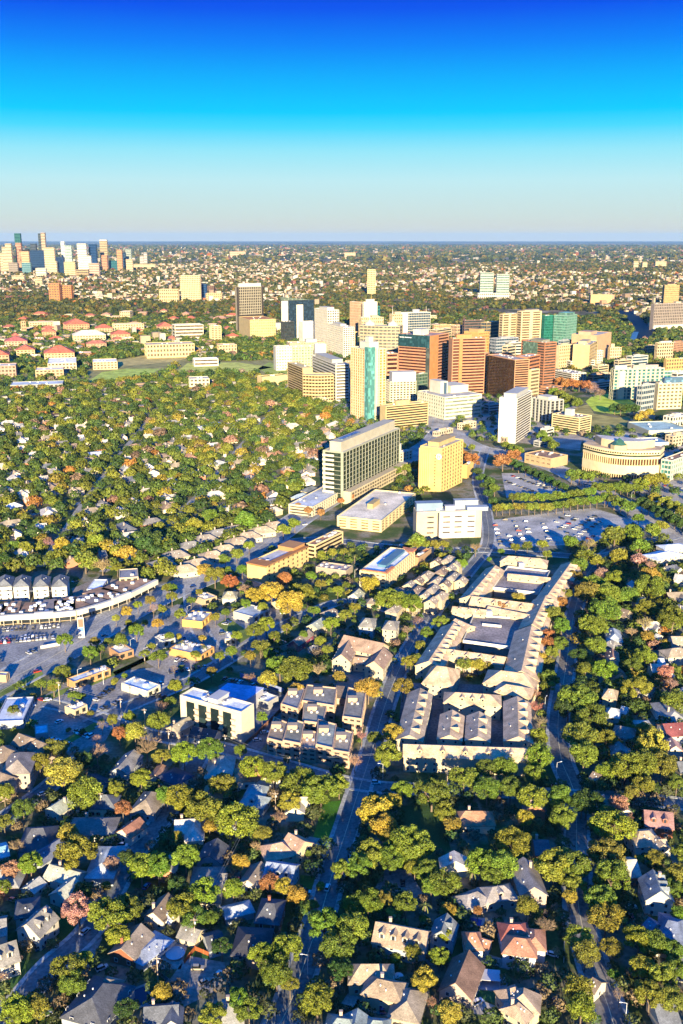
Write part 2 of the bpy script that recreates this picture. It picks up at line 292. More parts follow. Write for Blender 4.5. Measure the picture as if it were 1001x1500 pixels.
# ------------------------------------------------------------ towers and large buildings
CREAM = (.66, .55, .36); WHITE = (.74, .70, .60); BRICK = (.54, .28, .15); TAN = (.50, .38, .22); YEL = (.66, .53, .29); DG = (.05, .07, .08); BLUEG = (.04, .09, .15); TEAL = (.06, .24, .24); GREYR = (.36, .34, .31); BRNR = (.26, .15, .09); DARKW = (.04, .035, .03)
def inset(poly, d):
    n = len(poly); o = []
    for i in range(n):
        a, b, c = Vector(poly[i-1]), Vector(poly[i]), Vector(poly[(i+1) % n])
        e1 = (b-a).normalized(); e2 = (c-b).normalized(); n1 = Vector((-e1.y, e1.x)); n2 = Vector((-e2.y, e2.x))
        k = (n1+n2); k = k/max(.2, k.length_squared)*2; o.append(tuple(b+k*d))
    return o
def shell(root, poly, z0, H, n, wall, glass, types, sr=.5, ps=4.5, roofc=GREYR, par=1.2, base=0, deep=.45):
    """wall of stacked slabs and piers, with a window band per storey set back behind it; poly is CCW local"""
    A_Y = root.location.y; wm = MB(); fh = H/n; ip = inset(poly, deep); N_ = len(poly); sr = sr*.86
    allglass = all(t == 'G' for t in types)
    for k in range(n):
        zb = z0+k*fh; wm.prism(poly, zb, zb+fh*sr)
    wm.prism(poly, z0+H-.4, z0+H)
    for i, t in enumerate(types):       # faces
        a, b = Vector(poly[i]), Vector(poly[(i+1) % N_]); L = (b-a).length
        if L < .5: continue
        e = (b-a)/L; nn = Vector((e.y, -e.x))
        def pier(s0, s1, out, in_=deep+.3, z1=None):
            p = [a+e*s0+nn*out, a+e*s0-nn*in_, a+e*s1-nn*in_, a+e*s1+nn*out]
            wm.prism([tuple(q) for q in reversed(p)], z0, (z1 or z0+H)-.01)
        if t == 'p': pier(.02, L-.02, .10)
        elif t == 'g':
            q_ = max(ps, 5.6) if A_Y > 1000 else ps; m_ = max(2, round(L/q_)); pw = L/m_*.38
            for j in range(m_+1):
                c = j*L/m_; pier(max(0, c-pw/2), min(L, c+pw/2), .12)
        elif t == 'v':
            m_ = max(2, round(L/ps)); pw = ps*.3
            for j in range(m_+1):
                c = j*L/m_; pier(max(0, c-pw/2), min(L, c+pw/2), .7)
        elif t == 'G':
            m_ = max(2, round(L/ps))
            for j in range(m_+1):
                c = j*L/m_; pier(max(0, c-.15), min(L, c+.15), .08)
        elif t == 's':                  # bands with a solid stair core at each end
            pier(0, L*.12, .1); pier(L*.88, L, .1)
        elif t == 'm': pier(L*.42, L*.58, .1); pier(0, L*.06, .12); pier(L*.94, L, .12)
        else: pier(0, min(1.2, L*.08), .05); pier(L-min(1.2, L*.08), L, .05)
    part('wall', wm, 'masonry', root, wall)
    if not all(t == 'p' for t in types):
        gm = MB().prism(ip, fh*sr, fh); me = gm.mesh('window_band', 'window_glass')
        for k in range(n):
            if z0+k*fh+fh > z0+H-.3: gz = MB().prism(ip, fh*sr, fh-.4); me2 = gz.mesh('window_band', 'window_glass')
            link('window_band', me if k < n-1 else me2, root, tuple(.5*c for c in glass), (0, 0, z0+k*fh))
    # parapet and roof
    pm = MB(); pi = inset(poly, .5)
    for i in range(N_):
        j = (i+1) % N_; pm.prism([poly[i], poly[j], pi[j], pi[i]], z0+H+.01, z0+H+par)
    part('parapet', pm, 'masonry', root, tuple(min(.8, c*1.08) for c in wall))
    part('roof', MB().prism(pi, z0+H+.02, z0+H+.25), 'flat_roof', root, roofc)
def frame3(near, left, right, depth=None):
    """near corner (x, base y, top y), ends of the two visible top edges (x, top y) -> origin, rotation, width, depth, height"""
    A = Vector(P(near[0], near[1])); H = top_z(A.y, near[2]); H = max(4, H)
    left = (left[0], min(left[1], near[2]-.03*abs(left[0]-near[0]))); right = (right[0], min(right[1], near[2]-.03*abs(right[0]-near[0])))
    def hit(px, A_, n):     # distance along n from A_ at which the photo column px is reached (height H)
        u0 = (px-500.5)/F; af = A_.y*CT-(H-CAMH)*ST; nf = n.y*CT
        return (u0*af-A_.x)/(n.x-u0*nf)
    ll = abs(left[0]-near[0]); lr = abs(right[0]-near[0])
    if A.y > 2900: return A, 0.0, max(8, (right[0]-near[0])/F*(A.y*CT+CAMH*ST)), depth or 30, H
    if A.y < 1000 and ll > 10 and lr > 10: prim_r = (Vector(P(right[0], right[1], H))-A).length >= (Vector(P(left[0], left[1], H))-A).length
    else: prim_r = lr >= ll
    if prim_r:
        e = (Vector(P(right[0], right[1], H))-A); u = e.normalized(); 
        if depth and lr < 2: pass
        w_ = e.length; n = Vector((-u.y, u.x)); d_ = hit(left[0], A, n) if ll > 1.5 else (depth or w_*.5)
        if d_ <= 2 or d_ > 6*w_: d_ = depth or w_*.5
    else:
        e = (Vector(P(left[0], left[1], H))-A); n = e.normalized(); d_ = e.length; u = Vector((n.y, -n.x)); w_ = hit(right[0], A, u) if lr > 1.5 else (depth or d_*.5)
        if w_ <= 2 or w_ > 6*d_: w_ = depth or d_*.5
    return A, math.atan2(u.y, u.x), w_, d_, H
def T(name, label, cat, near, left, right, n, wall, glass=DG, fL='b', fR='b', sr=.5, ps=4.5, depth=None, roofc=GREYR, ext=(), lmk=None, group=None, par=1.2, parts=None, dmul=None, plain_parts=False):
    A, rz, w_, d_, H = frame3(near, left, right, depth)
    root = thing(name, label, cat, (A.x, A.y, 0), rz, group)
    poly = [(0, 0), (w_, 0), (w_, d_), (0, d_)]
    shell(root, poly, 0, H, n, wall, glass, (fR, fL, fR, fL), sr, ps, roofc, par)
    c, s_ = math.cos(rz), math.sin(rz)
    W = [(A.x+x*c-y*s_, A.y+x*s_+y*c) for x, y in poly]; occ_poly(W, 4)
    for kind, x0, x1, y0, y1, h, col in ext:        # rooftop volumes, in fractions of the footprint
        X0, X1, Y0, Y1 = x0*w_, x1*w_, y0*d_, y1*d_
        z = H+.26
        if kind == 'penthouse': part('penthouse', MB().box(X0, X1, Y0, Y1, z, z+h).box(X0-.3, X1+.3, Y0-.3, Y1+.3, z+h+.01, z+h+.5), 'masonry', root, col)
        elif kind == 'glassbox': part('glass_penthouse', MB().box(X0, X1, Y0, Y1, z, z+h), 'window_glass', root, col)
        elif kind == 'mast': part('mast', MB().tube((X0, Y0, z), (X0, Y0, z+h), .5, .2), 'metal', root, col)
        elif kind == 'drum': part('roof_drum', MB().tube(((X0+X1)/2, (Y0+Y1)/2, z), ((X0+X1)/2, (Y0+Y1)/2, z+h), (X1-X0)/2, (X1-X0)/2, 20), 'masonry', root, col)
        elif kind == 'units':
            rr = random.Random(int(X1*10)+int(A.x)); me = MB().box(-1.3, 1.3, -.9, .9, 0, 1.5).tube((-.5, 0, 1.5), (-.5, 0, 1.8), .5, .5, 10).mesh('roof_unit', 'metal')
            for k in range(int(h)): link('roof_unit', me, root, (.5, .5, .5) if k % 3 else (.3, .3, .32), (rr.uniform(X0+2, X1-2), rr.uniform(Y0+2, Y1-2), z))
        elif kind == 'band': part('glass_crown', MB().box(-.5, w_+.02, -.5, d_*.3, H-h, H+par+.1), 'window_glass', root, col)
        elif kind == 'strip': part('glass_strip', MB().box(X0, X1, -.95, .3, .5, H-h), 'window_glass', root, col)
        elif kind == 'stripL': part('glass_strip', MB().box(-.95, .3, Y0, Y1, .5, H-h), 'window_glass', root, col)
        elif kind == 'panel': part('wall_panel', MB().box(X0, X1, -1.05, .25, .4, H-h), 'masonry', root, col)
        elif kind == 'wallR': part('lower_wing', MB().box(X0, X1, Y0, Y1, 0, h), 'masonry', root, col)
    if lmk: lm((near[0]+right[0]+left[0])/3, near[1], lmk)
    XX = [proj(q[0], q[1], H)[0] for q in W]
    if min(XX) < left[0]-5 or max(XX) > right[0]+5 or min(XX) > left[0]+5 or max(XX) < right[0]-5: print('FIT', label[:45], round(min(XX)), left[0], round(max(XX)), right[0])
    if not ext and A.y < 2500:
        rr = random.Random(int(A.x)); me = MB().box(-1.5, 1.5, -1, 1, 0, 1.6).mesh('roof_unit', 'metal')
        for k in range(3): link('roof_unit', me, root, (.5, .5, .5), (rr.uniform(.2, .8)*w_, rr.uniform(.2, .8)*d_, H+.26))
    return root, (A, rz, w_, d_, H)
def PH(x0, x1, y0, y1, h, c=WHITE): return ('penthouse', x0, x1, y0, y1, h, c)
def UN(k): return ('units', 0, 1, 0, 1, k, (.5, .5, .5))
tw = 'office_tower'; bd = 'building'
# --- medical centre cluster, roughly from the far side towards the camera
T(tw, 'tall tower in a thick dark frame with white grid of windows', 'tower', (349, 489, 421), (344.5, 420), (385, 420), 17, (.40, .36, .28), (.03, .03, .03), 'p', 'g', .35, 4.2, 30, ext=(PH(.1, .94, .1, .9, 9, WHITE), ('panel', -.01, .07, 0, 0, -1, (.07, .06, .055)), ('panel', .94, 1.01, 0, 0, -1, (.07, .06, .055)), ('panel', .072, .938, 0, 0, 72, (.07, .06, .055))), lmk='the dark framed tower')
T('podium_building', 'pale yellow block with orange roof edge below the dark framed tower', bd, (367, 497, 469), (350, 466), (404, 468), 7, YEL, (.5, .4, .2), 'p', 'g', .7, 5, 25, roofc=(.45, .2, .08), ext=(UN(5),))
r_, fr = T(tw, 'dark blue glass tower with sloping roof and white central strip', 'tower', (413, 499, 441), (411, 440), (460, 447), 15, (.05, .07, .10), (.03, .06, .10), 'b', 'G', .10, 6, 26, ext=(('panel', 0, .2, 0, 0, 0, WHITE), ('panel', .46, .66, 0, 0, 10, WHITE), ('mast', .08, 0, .3, 0, 18, (.7, .7, .7)), ('mast', .2, 0, .5, 0, 14, (.7, .7, .7))), lmk='the blue tower with a sloping roof')
A, rz, w_, d_, H = fr; m_ = MB(); m_.v = [(0, 0, H+.3), (w_, 0, H+.3), (w_, d_, H+.3), (0, d_, H+.3), (0, 0, H+10), (0, d_, H+10)]; m_.f = [(0, 1, 4), (3, 5, 2), (1, 2, 5, 4), (0, 4, 5, 3), (0, 3, 2, 1)]; part('sloping_roof', m_, 'window_glass', r_, (.2, .25, .2))
T('office_block', 'small black glass block at the foot of the sloping roofed tower', bd, (417, 502, 472), (417, 472), (431, 471), 6, (.1, .1, .1), DG, 'G', 'G', .15, 3, 14)
T('hospital_block', 'windowless white block beside the sloping roofed blue tower', bd, (444, 504, 472), (443, 471), (463, 471), 6, WHITE, DG, 'p', 'p', .5, 4, 18, ext=(UN(3),))
T(tw, 'white tower with a fine window grid, farther of the twin towers', 'tower', (480, 516, 455), (461, 452), (497, 454), 16, WHITE, (.12, .12, .12), 'g', 'g', .5, 3.2, ext=(PH(.2, .8, .2, .8, 5), UN(4)), lmk='the white twin towers')
T(tw, 'white tower with a fine window grid, nearer of the twin towers', 'tower', (503, 524, 480), (480, 474), (519.5, 477), 14, WHITE, (.10, .10, .10), 'g', 'g', .5, 3.2, ext=(PH(.2, .7, .3, .8, 4), UN(6)))
T(tw, 'cream tower striped with narrow brown window columns, at the back of the cluster', 'tower', (526, 490, 443), (513, 442), (531, 442), 12, (.62, .45, .32), (.3, .2, .13), 'v', 'v', .3, 4, 22, ext=(UN(2),))
T(tw, 'plain white tower with rooftop blocks and a tall yellow mast', 'tower', (533, 492, 443), (531, 442), (553, 443), 12, WHITE, DG, 'g', 'p', .6, 5, 24, ext=(PH(.2, .8, .2, .7, 7), ('mast', .6, 0, .5, 0, 22, (.6, .42, .1))))
T('office_block', 'teal glass block behind the white tower with the yellow mast', bd, (553, 490, 449), (553, 449), (557, 449), 8, TEAL, (.03, .12, .13), 'G', 'G', .3, 4, 20)
T('office_block', 'yellowish block between the white twin towers and curved building', bd, (510, 523, 487), (510, 486), (524, 487), 7, YEL, (.3, .25, .1), 'p', 'g', .6, 5, 18)
T('hospital_block', 'low cream blocks stepping up behind the two domed building', bd, (530, 497, 466), (529, 465), (562, 465), 6, CREAM, (.3, .25, .15), 'g', 'g', .6, 5, 22, ext=(UN(5), PH(.5, .8, .2, .8, 4, CREAM)))
T('hospital_block', 'cream block with stepped top left of the white building with dark glass', bd, (575, 494, 461), (574, 459), (590, 461), 7, CREAM, (.3, .25, .15), 'g', 'g', .6, 5, 20, ext=(PH(.3, .9, .2, .8, 6, CREAM), ('mast', .05, 0, .2, 0, 20, (.6, .6, .6))))
T('office_building', 'white building with a big dark blue glass front and roof drum', bd, (587, 492, 459), (586, 458), (631, 459), 9, WHITE, BLUEG, 'p', 'G', .2, 5, 22, ext=(('panel', 0, .24, 0, 0, 0, WHITE), ('drum', .45, .68, .3, .7, 8, (.6, .6, .58)), ('mast', .9, 0, .4, 0, 16, (.7, .6, .4))), lmk='the white building with dark glass')
T('office_building', 'dark brown office block at the park edge behind the brick tower', bd, (680, 494, 470), (678, 469), (710, 472), 6, (.22, .15, .13), DG, 'b', 'b', .5, 5, 24, ext=(UN(3),))
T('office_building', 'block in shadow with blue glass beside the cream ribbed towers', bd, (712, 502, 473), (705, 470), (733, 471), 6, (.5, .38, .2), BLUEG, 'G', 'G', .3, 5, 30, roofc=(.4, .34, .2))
T(tw, 'cream tower with ribbed front, first of the pair by the green glass tower', 'tower', (735, 508, 461), (732, 460), (758, 460), 13, CREAM, (.18, .13, .08), 'b', 'm', .5, 5, 26, ext=(UN(3),), lmk='the ribbed cream towers')
T(tw, 'taller cream tower with ribbed front directly beside the green glass tower', 'tower', (762, 508, 457), (758, 456), (794, 458), 14, CREAM, (.18, .13, .08), 'b', 'm', .5, 5, 26, ext=(PH(.2, .9, .2, .8, 3, CREAM),))
T(tw, 'deep green glass tower with a flat top', 'tower', (796, 505, 463), (794, 462), (813, 464), 11, (.05, .25, .2), (.02, .16, .12), 'G', 'G', .3, 4, 24, lmk='the green glass tower')
T(tw, 'pale green glass wing with a peaked corner on the green tower', 'tower', (829, 506, 463), (812, 466), (846, 461), 11, (.25, .42, .36), (.10, .28, .22), 'G', 'G', .35, 4, 20, ext=(('glassbox', .3, 1, .2, .9, 6, (.15, .3, .25)),))
T('office_block', 'peach coloured boxy block near the bayou', bd, (872, 530, 492), (838, 490), (896, 487), 7, (.62, .42, .27), (.3, .2, .12), 'p', 'p', .6, 5, ext=(PH(.1, .5, .3, .8, 6, (.6, .42, .3)),), lmk='the peach coloured block')
T('hospital_block', 'cream block with rounded window columns facing the garage', bd, (818, 540, 507), (816, 505), (840, 505), 7, CREAM, (.3, .22, .12), 'p', 'v', .5, 6, 24, ext=(PH(.2, .6, .2, .6, 4, CREAM),))
T('hospital_block', 'yellow cream block with banded end behind the garage', bd, (862, 541, 506), (840, 505), (876, 509), 7, (.68, .52, .28), (.3, .22, .12), 'p', 'b', .5, 4, ext=(UN(5), PH(.2, .7, .3, .8, 5, CREAM)))
T('parking_garage', 'white ribbed parking garage with a full roof deck', 'parking garage', (837, 563, 548), (812, 543), (859, 540), 5, WHITE, (.12, .10, .08), 'b', 'v', .45, 6, roofc=(.3, .28, .26), ext=(UN(16),), lmk='the ribbed white garage')
T(tw, 'stepped golden brick building behind the orange banded tower', 'tower', (700, 540, 488), (680, 486), (717, 482), 12, (.66, .42, .17), (.3, .17, .08), 'p', 'g', .5, 4.5, ext=(PH(.2, .8, .2, .8, 6, (.6, .4, .2)),))
# brick tower with glass crown
r_, fr = T(tw, 'orange brick tower crowned by a dark teal glass band with white lettering', 'tower', (629, 573, 493), (584, 490), (658, 488), 18, (.54, .31, .19), (.10, .035, .03), 'b', 'b', .55, 4.5, roofc=(.4, .25, .2), ext=(PH(.1, .5, .35, .6, 9), UN(5)), lmk='the brick tower with the glass crown')
A, rz, w_, d_, H = fr
part('glass_crown', MB().box(-.6, .2, d_*.02, d_, H-19, H+1.3), 'window_glass', r_, (.03, .09, .11)); part('glass_strip', MB().box(-.6, .2, 0, d_*.13, 1, H-19.01), 'window_glass', r_, (.10, .12, .11)); part('corner_pier', MB().box(-.75, w_*.42, -.55, 0.02, 1, H+1.25), 'masonry', r_, (.64, .30, .13))
lt = MB()
for k in range(20):
    if k == 8: continue
    y0 = d_*.95-k*1.15; lt.box(-.85, -.6, y0-.75, y0, H-4.3, H-4.3+(1.5 if k in (0, 9) else 1.15))
part('sign_lettering', lt, 'metal', r_, (.8, .8, .8))
T('office_block', 'low orange brick block between the tall condominium and brick tower', bd, (566, 575, 519), (560, 520), (583, 519), 9, (.58, .36, .22), (.08, .03, .03), 'b', 'b', .5, 4, 20)
# second brick tower
r_, fr = T(tw, 'wide orange banded brick tower with a raised central rib', 'tower', (661, 580, 497), (658, 496), (712, 503), 19, (.54, .31, .19), (.09, .03, .03), 'p', 'b', .55, 5, 30, roofc=(.35, .22, .16), ext=(('panel', .2, .3, 0, 0, 0, (.62, .3, .14)), PH(.15, .6, .3, .8, 6, (.62, .34, .16)), UN(4)), lmk='the orange banded tower')
T(tw, 'narrow orange brick wing standing before the dark brown tower', 'tower', (706, 576, 520), (697, 520), (717, 517), 14, (.54, .31, .19), (.09, .03, .04), 'p', 'b', .5, 5, 22)
T(tw, 'dark bronze glass tower with one orange brick end', 'tower', (752, 588, 528), (715, 520), (776, 523), 18, (.58, .36, .22), (.08, .04, .03), 'b', 'b', .45, 4, roofc=(.35, .3, .26), ext=(UN(8), ('stripL', 0, 0, 0.0, 1, 1, (.055, .04, .025))), lmk='the dark bronze tower')
T(tw, 'brick tower with pale green glass upper storeys', 'tower', (795, 570, 503), (764, 499), (816, 497), 17, (.48, .24, .14), (.10, .08, .07), 'b', 'b', .5, 4.5, roofc=(.3, .25, .22), ext=(('stripL', 0, 0, .3, .9, 0, (.16, .26, .2)), UN(6), PH(.2, .8, .2, .7, 4, (.3, .3, .25))), lmk='the brick tower with green glass')
T('office_block', 'brick block with banded side in front of the green topped brick tower', bd, (770, 582, 524), (755, 521), (792, 520), 11, (.58, .28, .15), (.12, .05, .04), 'p', 'b', .5, 4.5)
T('office_block', 'slim cream block tucked into the front of the brick tower', bd, (776, 584, 543), (774, 542), (791, 541), 8, CREAM, (.25, .2, .12), 'p', 'b', .5, 4, 16)
# curved double domed building
def P2(x, y, z=0): return Vector(P(x, y, z))
def polytower(name, label, cat, wp, H, n, wall, glass, types, sr=.5, ps=5, roofc=GREYR, lmk=None, par=1.2):
    cx = sum(p[0] for p in wp)/len(wp); cy = sum(p[1] for p in wp)/len(wp); root = thing(name, label, cat, (cx, cy, 0))
    a = sum(wp[i][0]*wp[(i+1) % len(wp)][1]-wp[(i+1) % len(wp)][0]*wp[i][1] for i in range(len(wp)))
    if a < 0: wp = wp[::-1]
    loc = [(p[0]-cx, p[1]-cy) for p in wp]; shell(root, loc, 0, H, n, wall, glass, types if isinstance(types, tuple) else (types,)*len(wp), sr, ps, roofc, par); occ_poly(wp, 4)
    if lmk: x, y = proj(cx, cy); lm(x, y, lmk)
    return root, (cx, cy)
a, b = P2(527, 534), P2(585, 536); H = top_z(a.y, 477); e = (b-a); wdt = e.length; e.normalize(); nn = Vector((-e.y, e.x)); bow = [a+e*wdt*t-nn*6*math.sin(math.pi*t) for t in [i/10 for i in range(11)]]
r_, c_ = polytower(tw, 'bowed grey and yellow banded building carrying two white rooftop drums', 'tower', [tuple(p) for p in bow]+[tuple(b+nn*30), tuple(a+nn*30)], H, 12, (.52, .46, .32), (.2, .2, .18), 'b', .5, lmk='the bowed building with two drums')
for t in (.22, .8):
    q = a+e*wdt*t+nn*11-Vector(c_); part('roof_drum', MB().tube((q.x, q.y, H+.3), (q.x, q.y, H+6), 10, 10, 24).tube((q.x, q.y, H+6.01), (q.x, q.y, H+9), 8, 3, 24), 'masonry', r_, WHITE); part('mast', MB().tube((q.x, q.y, H+9), (q.x, q.y, H+18), .5, .2), 'metal', r_, (.7, .7, .7))
# tall condominium
T('condominium_tower', 'tallest slim condominium tower with a turquoise glass corner and cream ribs', 'tower', (540, 617, 513), (514, 511), (566, 511), 26, (.80, .68, .46), (.80, .34, .10), 'g', 'g', .3, 5.0, roofc=GREYR, ext=(PH(.0, .55, .0, .5, 10, WHITE), PH(.1, .35, .1, .3, 17, WHITE), ('strip', .0, .34, 0, 0, -4, (.14, .42, .40)), ('stripL', 0, 0, .0, .2, -4, (.14, .42, .40)), ('panel', .42, .5, 0, 0, -3, WHITE)), lmk='the tall condominium tower')
T('office_building', 'white cream office block with punched windows and raised end', bd, (571, 592, 560), (566, 560), (610, 563), 9, (.72, .66, .50), (.10, .09, .07), 'g', 'g', .5, 3.6, 26, ext=(('penthouse', .1, 1, .1, .9, 14, WHITE), UN(3)), lmk='the cream block with punched windows')
T('office_block', 'green glass block between cream block and brick tower', bd, (612, 584, 549), (609, 548), (627, 547), 7, (.25, .3, .22), (.05, .12, .09), 'G', 'G', .3, 4, 24, roofc=(.6, .5, .45))
T('hospital_building', 'low white terraced hospital with green window bands and blue lift shaft', 'hospital', (651, 615, 583), (612, 573), (706, 578), 6, (.76, .72, .58), (.30, .36, .28), 'g', 'b', .62, 4, 34, ext=(PH(.25, .45, .5, .9, 17), ('glassbox', .34, .38, .44, .5, 16, (.1, .2, .35)), PH(.5, .98, .45, .95, 10, (.76, .72, .6)), UN(7)), lmk='the terraced white hospital')
T('parking_garage', 'yellow block with crisp dark horizontal stripes near the road junction', 'parking garage', (565, 629, 596), (557, 592), (628, 590), 9, YEL, (.06, .05, .04), 'p', 'b', .5, 5, 34, roofc=(.5, .42, .2), ext=(PH(.3, .6, .4, .8, 5, YEL), UN(3)), lmk='the striped yellow block')
T('office_building', 'white office block with thin dark bands and rooftop plant', bd, (492, 588, 535), (457, 521), (512, 531), 12, WHITE, (.08, .08, .08), 'b', 'b', .58, 4, ext=(PH(.1, .9, .2, .9, 5, (.6, .58, .5)), UN(8)), lmk='the white banded block')
T('office_building', 'mustard yellow tower whose long side is brown louvres', bd, (444, 583, 540), (421, 531), (458, 536), 12, YEL, (.16, .08, .04), 'b', 'p', .45, 4, lmk='the mustard tower', roofc=(.55, .45, .22))
a, b = P2(444, 588), P2(489, 588); H = top_z(a.y, 550); e = (b-a); wdt = e.length; e.normalize(); nn = Vector((-e.y, e.x)); bow = [a+e*wdt*t-nn*7*math.sin(math.pi*t) for t in [i/10 for i in range(11)]]
polytower('office_building', 'round fronted yellow building with dark curved window bands', bd, [tuple(p) for p in bow]+[tuple(b+nn*22), tuple(a+nn*22)], H, 8, YEL, (.10, .07, .04), 'b', .52, roofc=(.6, .48, .25), lmk='the round fronted yellow building')
T('hospital_block', 'white block with a green tinted glass wing beside the lawn', bd, (405, 543, 509), (404, 508), (428, 509), 8, WHITE, (.35, .45, .33), 'p', 'g', .6, 4, 24, ext=(UN(3),))
T('hospital_block', 'pale block with green glass wing behind the mustard tower', bd, (429, 541, 509), (428, 508), (459, 508), 8, (.66, .62, .42), (.25, .38, .25), 'p', 'g', .5, 4, 22, ext=(UN(5),))
T('hospital_block', 'low cream roofs between the sloping tower and white banded block', bd, (425, 519, 503), (420, 500), (476, 505), 4, CREAM, (.4, .3, .2), 'p', 'g', .7, 6, 30, roofc=(.5, .36, .24), ext=(UN(8), PH(.5, .8, .3, .8, 6)))
T('hospital_block', 'white plain block behind the white banded office block', bd, (462, 528, 505), (460, 504), (478, 505), 5, WHITE, DG, 'p', 'p', .7, 5, 18, ext=(UN(4),))
T('low_podium', 'long low podium with a grass covered roof beside the mustard tower', bd, (385, 566, 553), (377, 545), (422, 550), 2, (.68, .54, .32), (.3, .25, .15), 'p', 'p', .8, 6, roofc=(.20, .24, .05))
# white tower, grey striped, low banded, low shop
T(tw, 'white tower with blank bright side and banded curving side', 'tower', (755, 650, 585), (732, 578), (780, 573), 17, (.78, .74, .64), (.09, .07, .06), 'p', 'b', .5, 4, ext=(PH(.1, .9, .15, .85, 5, (.6, .6, .56)),), lmk='the white tower with a blank side')
T('office_building', 'short office tower with dark grey glass and pale ribs', bd, (805, 621, 588), (780, 583), (826, 583), 8, (.55, .55, .5), (.06, .065, .07), 'v', 'v', .12, 8, ext=(PH(.1, .8, .2, .8, 4), UN(3)), lmk='the grey ribbed office tower')
T('office_building', 'low yellow banded office with a small white roof tower', bd, (848, 637, 613), (809, 607), (867, 603), 7, (.74, .64, .38), (.10, .08, .06), 'b', 'b', .5, 5, roofc=(.3, .22, .16), ext=(PH(.25, .5, .4, .65, 8, (.7, .7, .62)), UN(6)), lmk='the low banded office')
T('retail_building', 'long low windowless store with brown flat roof by the boulevard', bd, (807, 686, 673), (769, 665), (832, 667), 2, (.6, .45, .28), (.4, .3, .2), 'g', 'p', .8, 7, roofc=BRNR, ext=(UN(7),), lmk='the low brown roofed store')
# teal complex at the far right
T('research_building', 'wide teal glass and cream laboratory with rooftop white hoods', bd, (897, 586, 542), (895, 541), (974, 548), 9, (.66, .62, .46), (.06, .20, .22), 'G', 'g', .3, 8, 40, ext=(UN(14), PH(.02, .25, .1, .5, 6, (.66, .66, .56)), PH(.4, .9, .4, .9, 5, (.6, .5, .4)), ('panel', .1, .22, 0, 0, 2, (.76, .70, .52)), ('panel', .42, .48, 0, 0, 2, (.7, .6, .5))), lmk='the teal laboratory')
T('hospital_building', 'cream block with rows of small windows beside a glass roof', 'hospital', (962, 600, 563), (960, 560), (1001, 568), 7, (.76, .66, .44), (.2, .18, .12), 'p', 'g', .55, 7, 40, roofc=(.5, .55, .58), ext=(UN(6), ('glassbox', .3, 1.1, .5, 1.2, 8, (.15, .28, .42))), lmk='the cream block by the glass roof')
T('office_building', 'white cream tower with deep square windows near the bayou', bd, (962, 527, 503), (960, 502), (987, 502), 5, CREAM, (.08, .06, .05), 'g', 'g', .45, 5, 24, ext=(PH(.2, .9, .2, .8, 3),))
T('office_building', 'golden tan low block at the photo edge above the teal laboratory', bd, (975, 548, 527), (973, 526), (1010, 525), 4, (.62, .44, .2), (.2, .15, .1), 'p', 'g', .5, 6, 30, roofc=(.5, .36, .2))
T('hospital_block', 'teal roofed low wing beside the laboratory', bd, (968, 560, 545), (966, 544), (1020, 545), 3, (.55, .6, .5), TEAL, 'G', 'G', .4, 6, 30)
T('hotel', 'tall tan tower with ribbed sides at the photo edge', 'tower', (972, 448, 418), (969, 417), (993, 418), 11, (.62, .46, .24), (.3, .2, .1), 'v', 'v', .4, 5, 26, ext=(PH(.2, .8, .2, .8, 4, TAN),), lmk='the tan tower by the bayou')
T('apartment_building', 'broad grey brown slab of apartments with white base at photo edge', bd, (956, 484, 446), (954, 446), (1030, 448), 9, (.36, .31, .28), (.13, .11, .1), 'p', 'g', .4, 6, 30, ext=(UN(4), ('wallR', 0, 1, -.3, 0, 14, WHITE)))
T('office_block', 'small stepped cream block at the bridge beside the bayou', bd, (893, 528, 510), (891, 509), (911, 511), 4, CREAM, (.3, .2, .15), 'g', 'g', .5, 4, 18, ext=(PH(.1, .4, .2, .8, 8, CREAM),))
# round building
a, b = P2(852, 690), P2(964, 702); H = top_z(P2(905, 704).y, 662); e = (b-a); wdt = e.length; e.normalize(); nn = Vector((-e.y, e.x)); K = 16
bow = [a+e*wdt*t-nn*24*math.sin(math.pi*(.06+.88*t))+nn*5 for t in [i/K for i in range(K+1)]]
wp = [tuple(p) for p in bow]+[tuple(b+nn*24), tuple(a+nn*24)]
cx, cy = sum(p[0] for p in wp)/len(wp), sum(p[1] for p in wp)/len(wp); root = thing('round_building', 'big round fronted cream building with a green glass pyramid skylight', bd, (cx, cy, 0)); L_ = [(p[0]-cx, p[1]-cy) for p in wp]
occ_poly(wp, 5); lm(905, 700, 'the round cream building')
part('wall', MB().prism(L_, H*.16, H*.49).prism(L_, H*.71, H*.79).prism(L_, H*.85, H).prism(inset(L_, 2.6), 0, H*.16-.02), 'masonry', root, (.84, .72, .46))
part('window_band', MB().prism(inset(L_, .7), H*.791, H*.849), 'window_glass', root, (.02, .05, .035)); part('window_band', MB().prism(inset(L_, 1.6), H*.491, H*.709), 'window_glass', root, (.14, .07, .03)); part('window_band', MB().prism(inset(L_, 2.2), .4, H*.155), 'window_glass', root, (.03, .03, .03))
cm = MB()
for i in range(K):
    for t in (.0, .5):
        p, q = Vector(L_[i]), Vector(L_[i+1]); m0 = p+(q-p)*(t+.06); m1 = p+(q-p)*(t+.22); n_ = Vector(((q-p).y, -(q-p).x)).normalized()
        for z0, z1 in ((H*.49, H*.71), (.1, H*.16), (H*.91, H*.96)):
            if z0 < H*.9: cm.prism([tuple(m0+n_*-.15), tuple(m1+n_*-.15), tuple(m1-n_*1.6), tuple(m0-n_*1.6)], z0+.01, z1-.01)
part('colonnade', cm, 'masonry', root, (.74, .58, .36)); me = MB().box(-.9, .9, -.25, .3, 0, 1.5).mesh('window', 'window_glass')
